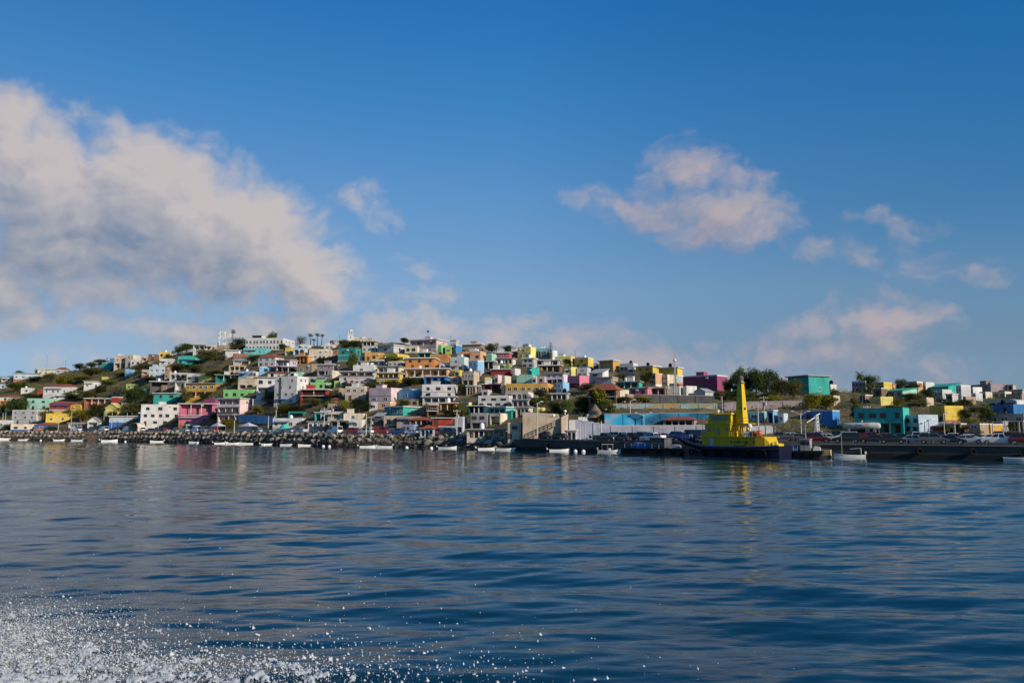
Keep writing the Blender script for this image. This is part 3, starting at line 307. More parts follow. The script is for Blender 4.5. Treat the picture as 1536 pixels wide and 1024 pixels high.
TREES = [
    ('dark green tree above the long pale blue house on the left ridge', 'tree', 'd', -317.96, 512.87, 38.53, 4.36, 4.29),
    ('dark green tree above the long cream house on the left ridge', 'tree', 'd', -301.69, 505.84, 38.67, 3.64, 4.62),
    ('wide rounded green tree right of the small pale blue shed among left bushes', 'tree', 'r', -284.21, 456.0, 25.81, 8.35, 5.73),
    ('wide olive green tree below the long cream house on the left ridge', 'tree', 'o', -273.38, 470.0, 32.57, 7.07, 5.66),
    ('wide yellow green tree above the long white house with red orange roof', 'tree', 'y', -250.03, 443.6, 28.57, 9.28, 5.87),
    ('olive green tree right of the little grey ridge house under a mast', 'tree', 'o', -262.43, 483.13, 40.53, 6.71, 4.51),
    ('olive green tree left of the teal house with dark shaded side', 'tree', 'o', -253.41, 477.92, 41.06, 5.86, 4.49),
    ('wide dark green tree left of the small blue house on ridge shoulder', 'tree', 'd', -243.97, 472.39, 41.62, 7.34, 5.0),
    ('rounded green tree below the flat yellow hut above green bushes', 'tree', 'r', -209.28, 411.6, 26.15, 6.86, 4.64),
    ('wide dry grey brown tree above the bright red block beside terracotta openings', 'tree', 'g', -192.14, 386.4, 19.67, 10.11, 6.35),
    ('big dark green tree below the low lime green house in dark bushes', 'tree', 'd', -173.51, 366.0, 16.5, 8.38, 7.31),
    ('dark green tree below the small orange house at the left edge', 'tree', 'd', -261.82, 410.8, 12.49, 2.42, 5.65),
    ('wide dark green tree below the low white house with brick red roof', 'tree', 'd', -250.86, 405.6, 12.53, 13.0, 8.21),
    ('wide olive green bush below the small white house in left bushes', 'bush', 'o', -257.21, 427.6, 19.96, 7.69, 3.89),
    ('olive green tree above the ochre yellow garden house behind trees', 'tree', 'o', -219.0, 377.2, 7.5, 6.91, 6.45),
    ('wide yellow green tree below the yellow house with rounded gable', 'tree', 'y', -197.83, 367.2, 8.18, 9.0, 6.12),
    ('dark green tree below the long terracotta house with square openings', 'tree', 'd', -190.64, 367.6, 10.37, 6.73, 6.33),
    ('wide olive green bush below the tiny white hut in the trees', 'bush', 'o', -167.56, 351.6, 10.88, 10.35, 5.52),
    ('dark green tree below the white cube house alone in scrub', 'tree', 'd', -209.74, 405.2, 22.89, 5.63, 4.18),
    ('wide olive green bush right of the small cream hut on the left slope', 'bush', 'o', -215.46, 403.2, 20.21, 8.9, 4.24),
    ('wide olive green bush above the small beige house on left slope', 'bush', 'o', -189.71, 410.8, 34.0, 11.08, 4.7),
    ('olive green bush left of the small sky blue cube house', 'bush', 'o', -208.99, 423.2, 32.41, 6.23, 3.08),
    ('clipped green bush below the long low white building at left edge', 'bush', 'b', -235.99, 375.6, 4.32, 5.53, 3.14),
    ('clipped green bush below the low cream street house behind hedges', 'bush', 'b', -228.14, 372.0, 4.34, 5.78, 2.5),
    ('clipped green bush below the low blue shopfront with red tile roof', 'bush', 'b', -205.93, 357.6, 4.08, 6.72, 2.66),
    ('olive green tree below the dark red house with sloping red roof', 'tree', 'o', -208.61, 376.8, 9.77, 3.7, 4.18),
    ('dark green tree right of the bright yellow house on the ridge brow', 'tree', 'd', -180.23, 427.52, 44.58, 5.73, 5.39),
    ('rounded green tree left of the low white ridge house with dark veranda', 'tree', 'r', -172.84, 422.1, 45.09, 6.49, 5.28),
    ('wide dark green tree above the long white flat roofed blank house', 'tree', 'd', -133.44, 384.4, 42.53, 9.18, 6.67),
    ('rounded green tree above the long white hotel with two window rows', 'tree', 'r', -117.43, 388.2, 44.89, 3.55, 7.71),
    ('dark green tree left of the small yellow house beside the hotel', 'tree', 'd', -107.68, 370.8, 40.66, 3.88, 4.25),
    ('wide olive green tree below the low white ridge house with dark veranda', 'tree', 'o', -145.12, 379.2, 36.9, 9.3, 5.92),
    ('dry grey brown tree below the square stone tower on the ridge', 'tree', 'g', -132.94, 364.8, 34.89, 4.29, 3.94),
    ('dark green tree above the plain grey house above orange villa', 'tree', 'd', -144.66, 365.2, 29.98, 6.33, 4.56),
    ('big dry grey brown tree above the pale yellow blank house above orange villa', 'tree', 'g', -132.94, 352.0, 28.14, 7.02, 6.01),
    ('dark green bush above the house with blue grey sheet roof', 'bush', 'd', -115.76, 353.2, 34.54, 6.01, 3.44),
    ('dark green bush below the low house with green slab roof', 'bush', 'd', -115.28, 327.2, 22.74, 5.67, 3.31),
    ('olive green tree below the small white house with dark porch', 'tree', 'o', -134.77, 331.6, 15.41, 3.9, 6.05),
    ('dark green bush below the orange villa with white slab roof', 'bush', 'd', -125.4, 326.0, 17.25, 3.52, 2.53),
    ('yellow green bush below the pink house with deep loggia', 'bush', 'y', -110.1, 296.8, 7.96, 3.88, 2.92),
    ('yellow green tree below the pale pink three storey house with loggias', 'tree', 'y', -100.78, 283.2, 5.05, 4.95, 3.42),
    ('yellow green bush below the low grey blank house by tall villa', 'bush', 'y', -90.23, 283.6, 10.36, 4.59, 3.19),
    ('dry grey brown bush below the low grey blank house by tall villa', 'bush', 'g', -83.77, 277.6, 10.14, 4.99, 2.95),
    ('yellow green bush left of the teal roof room above white street building', 'bush', 'y', -76.88, 271.6, 10.17, 5.33, 2.81),
    ('dark green tree below the white house with big grey garage', 'tree', 'd', -88.46, 289.6, 14.03, 5.4, 4.99),
    ('wide olive green tree above the grey house with arched front', 'tree', 'o', -159.84, 382.4, 32.04, 7.0, 4.68),
    ('olive green tree right of the grey ridge house left of church', 'tree', 'o', -74.14, 351.6, 40.26, 5.63, 4.07),
    ('dark green tree left of the beige ridge house with white slab', 'tree', 'd', -68.42, 348.4, 39.97, 5.58, 3.77),
    ('dark green tree below the long cream house with white windows', 'tree', 'd', -77.74, 323.2, 30.75, 4.76, 3.31),
    ('rounded green tree left of the small grey block beside golden house', 'tree', 'r', -60.63, 301.6, 26.91, 4.44, 6.78),
    ('rounded green tree below the bright yellow house with curved top', 'tree', 'r', -44.94, 302.0, 28.8, 6.07, 3.93),
    ('dark green bush below the small white house beside lime wall', 'bush', 'd', -55.61, 273.6, 18.0, 4.65, 2.81),
    ('olive green tree right of the dark brown unfinished house', 'tree', 'o', -46.31, 266.0, 16.68, 5.39, 4.12),
    ('yellow green bush below the yellow house with white balcony', 'bush', 'y', -41.13, 267.2, 17.87, 6.99, 3.44),
    ('olive green tree below the red house with dark stilted base', 'tree', 'o', -66.81, 267.2, 11.98, 5.42, 3.65),
    ('yellow green bush above the tan house under terracotta roof', 'bush', 'y', -59.11, 258.4, 10.91, 3.72, 3.09),
    ('yellow green tree above the tan house under terracotta roof', 'tree', 'y', -53.39, 253.2, 10.75, 4.14, 3.39),
    ('dark green tree left of the narrow lilac lower house', 'tree', 'd', -47.15, 246.0, 9.39, 6.84, 4.96),
    ('rounded green bush above the ochre house behind round bush', 'bush', 'r', -32.56, 245.6, 11.73, 4.26, 2.2),
    ('dark green bush above the cream house right of white end wall', 'bush', 'd', -48.93, 358.79, 43.31, 3.17, 2.9),
    ('dry grey brown tree above the narrow brown house by orange columns', 'tree', 'g', -24.32, 231.2, 8.38, 3.48, 3.95),
    ('dry grey brown tree above the white rounded house by ridge palms', 'tree', 'g', -101.8, 380.04, 43.53, 5.59, 6.03),
    ('dark green bush below the red house with dark stilted base', 'bush', 'd', -69.79, 273.6, 13.67, 1.79, 2.14),
    ('dark green bush above the grey warehouse with white end wall', 'bush', 'd', -48.92, 358.79, 43.31, 3.64, 2.9),
    ('rounded green tree above the pale green rounded house by ridge trees', 'tree', 'r', -8.77, 329.2, 36.14, 4.31, 4.24),
    ('dry grey brown tree above the pale green rounded house by ridge trees', 'tree', 'g', -6.49, 331.6, 36.62, 2.49, 4.57),
    ('dark green tree above the crimson house with small windows', 'tree', 'd', -1.63, 328.53, 35.87, 4.51, 3.68),
    ('dark green tree above the pale yellow ridge house above dark red', 'tree', 'd', 5.66, 322.5, 34.46, 2.21, 5.08),
    ('dark green bush above the long dark red house near ridge', 'bush', 'd', 1.22, 326.2, 35.32, 2.24, 3.11),
    ('dark green bush below the pale yellow long ridge house', 'bush', 'd', 20.34, 294.8, 28.09, 3.18, 2.9),
    ('dark green tree left of the beige arched lower house', 'tree', 'd', -15.75, 249.2, 15.51, 2.85, 3.61),
    ('rounded green bush below the brown orange columned house', 'bush', 'r', -18.97, 228.4, 8.48, 3.73, 2.11),
    ('clipped green bush below the plain yellow house right of columns', 'bush', 'b', -15.67, 226.4, 8.47, 3.33, 2.22),
    ('olive green bush below the plain yellow house right of columns', 'bush', 'o', -13.84, 224.8, 8.31, 3.09, 2.11),
    ('dark green bush below the small white house left of mustard end', 'bush', 'd', 8.74, 230.0, 13.3, 4.29, 3.19),
    ('rounded green bush below the small white house left of mustard end', 'bush', 'r', 8.52, 220.8, 10.83, 2.82, 2.87),
    ('olive green bush right of the lemon block above retaining wall', 'bush', 'o', 9.49, 208.4, 7.67, 3.41, 2.05),
    ('dark green tree below the grey open carport with white slab', 'tree', 'd', 11.68, 208.0, 7.83, 3.74, 4.25),
    ('rounded green tree below the grey open carport with white slab', 'tree', 'r', 14.44, 206.4, 7.75, 3.37, 4.61),
    ('rounded green tree right of the grey open carport with white slab', 'tree', 'r', 18.64, 210.8, 9.32, 5.03, 4.09),
    ('yellow green bush below the white sloping roofed house', 'bush', 'y', 29.37, 257.6, 20.87, 3.79, 1.84),
    ('olive green tree right of the tan house left of green strip', 'tree', 'o', 34.79, 250.0, 19.34, 4.17, 3.25),
    ('dry grey brown tree below the small white house by yellow terrace', 'tree', 'g', 38.52, 248.0, 18.79, 3.73, 3.9),
    ('dark green tree left of the peach two storey house by pole', 'tree', 'd', 41.73, 246.4, 18.32, 3.22, 3.36),
    ('dark green tree below the pink house with dark open side', 'tree', 'd', 22.08, 232.4, 15.05, 5.02, 3.36),
    ('rounded green bush below the brown house with ivy covered front', 'bush', 'r', 22.92, 196.4, 9.48, 3.05, 2.74),
    ('clipped green bush left of the narrow cream house beside ivy', 'bush', 'b', 24.22, 194.0, 8.92, 2.7, 1.88),
    ('magenta flowering bush right of the grey open carport with white slab', 'bush', 'm', 18.94, 210.0, 9.15, 1.65, 1.83),
    ('dark green tree right of the magenta house with pink end wall', 'tree', 'd', 61.97, 227.2, 13.99, 3.49, 5.16),
    ('dark green tree right of the grey gabled shed below magenta', 'tree', 'd', 63.53, 219.6, 12.92, 4.31, 8.84),
    ('dark green tree above the small aqua hut behind the tugboat', 'tree', 'd', 66.46, 217.2, 12.74, 4.08, 8.12),
    ('dark green tree left of the bright turquoise house with dark slab', 'tree', 'd', 70.6, 220.8, 13.54, 5.13, 7.65),
    ('olive green tree left of the bright turquoise house with dark slab', 'tree', 'o', 71.89, 213.6, 12.39, 4.19, 5.92),
    ('olive green tree below the bright turquoise house with dark slab', 'tree', 'o', 75.5, 213.6, 12.5, 5.13, 5.63),
    ('yellow green tree left of the small beige house behind bright bushes', 'tree', 'y', 73.24, 195.2, 9.39, 4.15, 4.06),
    ('yellow green tree below the small beige house behind bright bushes', 'tree', 'y', 78.06, 198.0, 9.32, 5.31, 4.06),
    ('olive green tree above the small beige house behind bright bushes', 'tree', 'o', 85.61, 211.2, 11.99, 2.42, 3.57),
    ('olive green bush right of the grey gabled shed below magenta', 'bush', 'o', 57.11, 218.8, 12.61, 2.43, 2.78),
    ('yellow green bush above the small blue kiosk behind the tugboat', 'bush', 'y', 68.9, 210.4, 11.78, 4.13, 2.02),
    ('dark green tree above the grey house with window grid', 'tree', 'd', 104.13, 232.27, 15.46, 5.16, 5.16),
    ('olive green tree left of the brown brick house below yellow ridge', 'tree', 'o', 101.04, 224.8, 14.24, 2.35, 3.5),
    ('dark green tree right of the small coral house', 'tree', 'd', 114.69, 235.91, 15.54, 3.16, 4.17),
    ('dark green tree below the peach house behind ridge trees', 'tree', 'd', 118.16, 234.4, 15.12, 3.68, 3.34),
    ('olive green bush below the pale green house with teal sheet roof', 'bush', 'o', 106.8, 213.2, 12.07, 5.72, 2.27),
    ('dark green tree left of the white house under teal slope', 'tree', 'd', 111.88, 214.0, 12.08, 3.36, 3.49),
    ('olive green bush left of the dark brown house below window grid', 'bush', 'o', 87.04, 202.8, 10.31, 2.12, 2.56),
    ('dark green tree left of the dark brown house below window grid', 'tree', 'd', 81.22, 189.6, 7.48, 1.92, 3.24),
    ('dark green bush right of the yellow blank house on the bank', 'bush', 'd', 94.58, 198.0, 9.29, 4.73, 1.58),
    ('olive green bush below the small grey house below right ridge', 'bush', 'o', 111.76, 192.8, 8.24, 2.84, 2.15),
    ('dark green bush below the small tan house on the right bank', 'bush', 'd', 102.39, 180.8, 6.19, 2.66, 3.18),
    ('yellow green bush above the tan block house', 'bush', 'y', 100.84, 174.8, 5.19, 2.29, 2.09),
    ('yellow green bush above the dark brown open shed', 'bush', 'y', 93.95, 168.4, 3.97, 3.74, 1.74),
    ('dark green tree left of the low grey beige house at right edge', 'tree', 'd', 106.13, 178.8, 5.93, 2.86, 3.91),
    ('olive green bush above the small pale blue hut near right edge', 'bush', 'o', 103.14, 168.8, 4.36, 2.87, 1.57),
    ('yellow green bush above the dark open shed at right edge', 'bush', 'y', 106.16, 168.8, 4.46, 3.42, 1.8),
    ('olive green bush below the dark red shed', 'bush', 'o', 90.43, 168.0, 3.75, 3.21, 2.22),
    ('dark green bush below the dark undercroft below white pillars', 'bush', 'd', -33.67, 269.2, 19.46, 6.6, 2.77),
    ('clipped green bush right of the grey gabled shed below magenta', 'bush', 'b', 60.47, 219.6, 12.73, 4.31, 3.27),
    ('clipped green bush above the small aqua hut behind the tugboat', 'bush', 'b', 64.18, 216.4, 12.47, 4.95, 3.01),
    ('clipped green bush above the small blue kiosk behind the tugboat', 'bush', 'b', 68.44, 213.2, 12.22, 5.58, 2.75),
    ('dark green tree below the magenta house with pink end wall', 'tree', 'd', 62.13, 230.2, 14.39, 2.63, 4.42),
    ('dark green tree right of the white walled house below magenta', 'tree', 'd', 63.33, 225.2, 13.76, 2.58, 6.96),
    ('dark green tree left of the small blue kiosk behind the tugboat', 'tree', 'd', 65.74, 220.4, 13.18, 3.6, 8.56),
    ('dark green tree left of the pale blue hut beside blue kiosk', 'tree', 'd', 69.04, 225.2, 14.14, 2.21, 6.58),
    ('dark green tree above the small blue kiosk behind the tugboat', 'tree', 'd', 72.9, 220.8, 13.59, 2.53, 5.72),
    ('dark green tree below the bright turquoise house with dark slab', 'tree', 'd', 76.35, 216.8, 13.03, 2.84, 4.25),
    ('olive green bush below the bright teal house with rounded roof', 'bush', 'o', -152.69, 382.0, 35.24, 6.25, 3.2),
    ('wide olive green bush above the pale yellow blank house above orange villa', 'bush', 'o', -130.34, 348.8, 27.55, 7.41, 3.35),
    ('wide olive green bush below the small beige house on left slope', 'bush', 'o', -175.12, 386.8, 27.55, 7.59, 3.06),
    ('wide olive green bush left of the white cube house alone in scrub', 'bush', 'o', -237.42, 439.6, 30.62, 10.06, 4.27),
    ('wide olive green bush above the white cube house alone in scrub', 'bush', 'o', -237.42, 450.8, 34.96, 11.05, 4.4),
    ('wide dark green bush below the long pale blue house on the left ridge', 'bush', 'd', -288.92, 480.4, 33.04, 11.78, 3.88),
    ('wide dark green bush below the small cream hut on the left slope', 'bush', 'd', -224.71, 408.4, 19.94, 8.01, 3.44),
    ('dark green tree below the small teal hut on the slope', 'tree', 'd', -162.94, 357.2, 16.43, 5.26, 4.59),
    ('dark green tree below the lemon gabled house with blank walls', 'tree', 'd', -179.18, 358.4, 9.51, 4.69, 3.39),
    ('yellow green tree left of the teal roof room above white street building', 'tree', 'y', -78.37, 272.8, 10.11, 5.35, 3.44),
    ('olive green tree above the teal roof room above white street building', 'tree', 'o', -71.43, 265.2, 9.52, 5.2, 3.35),
    ('olive green bush below the tan house right of red stilts', 'bush', 'o', -59.65, 268.0, 14.63, 3.51, 3.13),
    ('dark green bush above the dark teal roofed open house', 'bush', 'd', -8.91, 232.4, 11.52, 2.66, 2.21),
    ('rounded green bush above the grey arched porch house', 'bush', 'r', 6.23, 224.8, 11.68, 2.94, 2.12),
    ('olive green bush below the small tan hut right of ivy', 'bush', 'o', 28.79, 204.4, 11.25, 4.01, 1.95),
    ('yellow green bush below the hot pink low house', 'bush', 'y', 33.46, 206.4, 11.58, 4.72, 1.77),
    ('yellow green bush below the pale green house with teal sheet roof', 'bush', 'y', 99.25, 205.6, 10.75, 4.03, 1.83),
    ('olive green bush above the small beige house above yellow walls', 'bush', 'o', 105.11, 205.6, 10.63, 4.37, 1.95),
    ('dark green bush below the pale carport house', 'bush', 'd', 112.58, 205.2, 10.39, 4.36, 1.51),
    ('dark green bush below the small grey house below right ridge', 'bush', 'd', 116.92, 205.2, 10.28, 3.02, 2.28),
]
PALMS = [
    ('tall thin fan palm right of the square stone tower on the ridge', 'f', -141.14, 400.18, 46.47, 8.47),
    ('tall thin fan palm above the white rounded house by ridge palms', 'f', -96.51, 378.9, 43.97, 6.4),
    ('tall thin fan palm right of the white rounded house by ridge palms', 'f', -94.6, 378.49, 44.19, 3.62),
    ('tall thin fan palm left of the grey ridge house left of church', 'f', -92.89, 378.13, 44.39, 6.08),
    ('tall thin fan palm above the low white house below fan palms', 'f', -90.79, 377.68, 44.63, 5.28),
    ('leafy palm above the low brown stall beside teal kiosk', 't', 21.27, 191.6, 3.34, 4.03),
    ('leafy palm right of the low brown stall beside teal kiosk', 't', 23.57, 190.0, 8.0, -0.35),
    ('leafy palm left of the long teal house over open ground floor', 't', 76.52, 179.6, 5.2, 1.99),
    ('leafy palm below the long teal house over open ground floor', 't', 79.04, 176.8, 4.78, 2.22),
    ('leafy palm above the grey house with window grid', 't', 101.39, 231.63, 15.43, 5.75),
]
POLES = [
    ('pale plain pole above the long low white building at left edge', 'p', -242.09, 380.4, 4.53, 8.17),
    ('pale plain pole left of the low cream street house behind hedges', 'p', -240.07, 379.2, 4.5, 8.49),
    ('pale plain pole above the low blue shopfront with red tile roof', 'p', -197.78, 349.2, 3.78, 6.22),
    ('pale plain pole below the ochre yellow garden house behind trees', 'p', -190.3, 345.6, 3.94, 8.58),
    ('white street lamp right of the small white gabled kiosk on the street', 'l', -177.47, 348.0, 4.59, 8.28),
    ('pale plain pole below the long pale blue warehouse', 'p', -167.96, 336.0, 3.95, 8.07),
    ('pale plain pole left of the narrow bright blue hut', 'p', -163.56, 340.0, 5.98, 5.85),
    ('pale plain pole below the white apartment block with three window rows', 'p', -135.14, 306.0, 3.75, 7.09),
    ('pale utility pole with crossarm below the pale pink three storey house with loggias', 'u', -90.97, 262.4, 3.04, 6.9),
    ('pale plain pole left of the long low white street building', 'p', -77.67, 255.2, 3.66, 5.28),
    ('pale utility pole with crossarm below the low grey blank house by tall villa', 'u', -79.76, 270.4, 8.38, 5.32),
    ('pale utility pole with crossarm below the open house with aqua roof band', 'u', -56.49, 240.8, 4.56, 6.73),
    ('pale utility pole with crossarm below the beige house with one dark window', 'u', -54.12, 240.0, 5.1, 7.17),
    ('white street lamp below the dark open garage with white slab', 'l', -47.82, 219.6, 2.8, 4.43),
    ('pale plain pole above the white street house with one window', 'p', -38.96, 214.0, 3.28, 5.66),
    ('pale utility pole with crossarm right of the white street house with one window', 'u', -37.35, 212.0, 2.57, 5.61),
    ('pale utility pole with crossarm above the pale grey tall shop', 'u', -13.52, 196.0, 2.93, 6.61),
    ('white street lamp below the lemon block above retaining wall', 'l', 5.58, 176.8, 2.38, 8.14),
    ('pale plain pole above the pale lavender open stall right of stair wall', 'p', 14.51, 171.2, 2.24, 3.82),
    ('pale plain pole above the small teal kiosk before lavender stepped wall', 'p', 15.64, 171.2, 2.24, 3.54),
    ('pale plain pole above the low brown stall beside teal kiosk', 'p', 19.06, 171.2, 2.24, 4.1),
    ('white street lamp below the small tan hut right of ivy', 'l', 27.82, 188.0, 3.47, 7.9),
    ('white double armed street lamp left of the grey hip roofed pavilion before blue wall', 'y', 30.68, 186.4, 3.85, 4.36),
    ('pale plain pole left of the small aqua hut behind the tugboat', 'p', 48.92, 186.0, 5.28, 7.1),
    ('white street lamp below the small aqua hut behind the tugboat', 'l', 55.01, 178.8, 3.81, 6.78),
    ('pale utility pole with crossarm above the small blue kiosk behind the tugboat', 'u', 57.54, 182.4, 5.34, 6.89),
    ('white double armed street lamp right of the pale blue hut beside blue kiosk', 'y', 62.92, 174.4, 3.39, 4.86),
    ('pale utility pole with crossarm above the long teal house over open ground floor', 'u', 79.64, 179.2, 5.29, 4.71),
    ('white street lamp left of the dark red shed', 'l', 87.23, 167.6, 3.53, 3.0),
    ('white street lamp above the dark red shed', 'l', 88.9, 164.8, 3.17, 4.74),
    ('pale plain pole below the dark brown open shed', 'p', 90.87, 164.4, 3.21, 3.0),
    ('pale plain pole above the small ochre hut beside tan block', 'p', 96.73, 161.2, 3.05, 3.0),
    ('pale utility pole with crossarm below the small pale blue hut near right edge', 'u', 99.02, 160.8, 3.11, 3.39),
    ('pale plain pole below the dark open shed at right edge', 'p', 101.32, 160.0, 3.11, 3.0),
    ('thin dark mast above the little grey ridge house under a mast', 'm', -275.9, 490.75, 39.67, 7.85),
    ('thin dark mast above the long cream house on the left ridge', 'm', -293.58, 501.25, 38.67, 12.73),
    ('thin dark mast above the grey ridge house left of church', 'm', -81.97, 375.79, 45.65, 3.87),
    ('thin mast with dark ball top above the pale rose ridge house with white slab', 't', -37.31, 351.6, 41.04, 7.08),
    ('thin dark mast above the grey ridge house behind bright blue', 'm', -26.76, 345.54, 39.61, 6.0),
    ('thin dark mast above the long dark red house near ridge', 'm', 1.92, 325.62, 35.19, 5.84),
    ('thin dark mast above the pale yellow ridge house above dark red', 'm', 8.08, 320.45, 33.98, 6.19),
    ('thin dark mast above the brown orange upper room on ridge', 'm', 24.03, 301.1, 29.08, 5.63),
]
BOATS = [
    ('white open fishing boat moored below the long low white building at left edge', 'p', -227.58, 359.96, 7.83),
    ('white open fishing boat moored below the low cream street house behind hedges', 'p', -214.76, 353.14, 3.5),
    ('white open fishing boat moored below the low blue shopfront with red tile roof', 'p', -192.53, 341.32, 3.5),
    ('white open fishing boat moored below the long white canopied stall on the street', 'p', -179.19, 330.36, 3.5),
    ('white fishing boat with raised outboard moored left of the long pale blue warehouse', 'm', -156.27, 311.51, 5.74),
    ('white open fishing boat moored below the white apartment block with three window rows', 'p', -130.33, 294.7, 4.69),
    ('white open fishing boat moored below the small red stall on the waterfront', 'p', -108.8, 275.83, 3.5),
    ('white fishing boat with raised outboard moored right of the small red stall on the waterfront', 'm', -94.01, 259.67, 3.5),
    ('white open fishing boat moored below the pale pink three storey house with loggias', 'p', -88.13, 253.65, 3.61),
    ('white open fishing boat moored right of the small red stall on the waterfront', 'p', -81.71, 247.89, 4.98),
    ('white fishing boat with raised outboard moored left of the long low white street building', 'm', -72.64, 239.73, 3.5),
    ('white open fishing boat moored below the long low white street building', 'p', -64.38, 230.8, 3.86),
    ('white open fishing boat moored left of the low white building with square windows', 'p', -57.21, 223.05, 3.5),
    ('white fishing boat with raised outboard moored right of the white street house with one window', 'm', -36.82, 205.84, 3.5),
    ('white open fishing boat moored below the grey sloping shed on the street', 'p', -32.46, 203.16, 3.91),
    ('white fishing boat with raised outboard moored below the dark blue open stall on the waterfront', 'm', -15.23, 190.24, 3.5),
    ('white fishing boat with raised outboard moored below the shop row with coloured doors', 'm', -5.57, 181.59, 3.5),
    ('white fishing boat with raised outboard moored below the beige street building beside stair wall', 'm', -1.32, 177.39, 3.5),
    ('white fishing boat with raised outboard moored left of the low brown stall beside teal kiosk', 'm', 9.93, 167.36, 3.78),
    ('white fishing boat with canopy frame moored right of the low brown stall beside teal kiosk', 'c', 19.32, 159.59, 4.54),
    ('white boat with thin mast moored left of the long teal house over open ground floor', 'M', 54.25, 129.37, 4.76),
    ('white open fishing boat moored below the dark open shed at right edge', 'p', 74.33, 117.59, 3.5),
]
BUOYS = [
    ('round white mooring buoy below the low blue shopfront with red tile roof', -200.07, 340.67),
    ('round white mooring buoy below the long pale blue warehouse', -145.9, 302.87),
    ('round white mooring buoy below the small red stall on the waterfront', -106.86, 272.63),
    ('round white mooring buoy left of the long low white street building', -73.23, 237.14),
    ('round white mooring buoy below the low white building with square windows', -50.64, 215.57),
    ('round white mooring buoy below the dark open garage with white slab', -48.5, 213.25),
    ('round white mooring buoy below the lavender blue street house', -26.01, 198.4),
    ('round white mooring buoy below the grey blue kiosk with tiled roof', -19.39, 193.1),
    ('round white mooring buoy left of the small teal kiosk before lavender stepped wall', 14.49, 163.23),
    ('round white mooring buoy below the pale lavender open stall right of stair wall', 12.96, 164.44),
    ('round white mooring buoy right of the low brown stall beside teal kiosk', 22.71, 155.6),
]
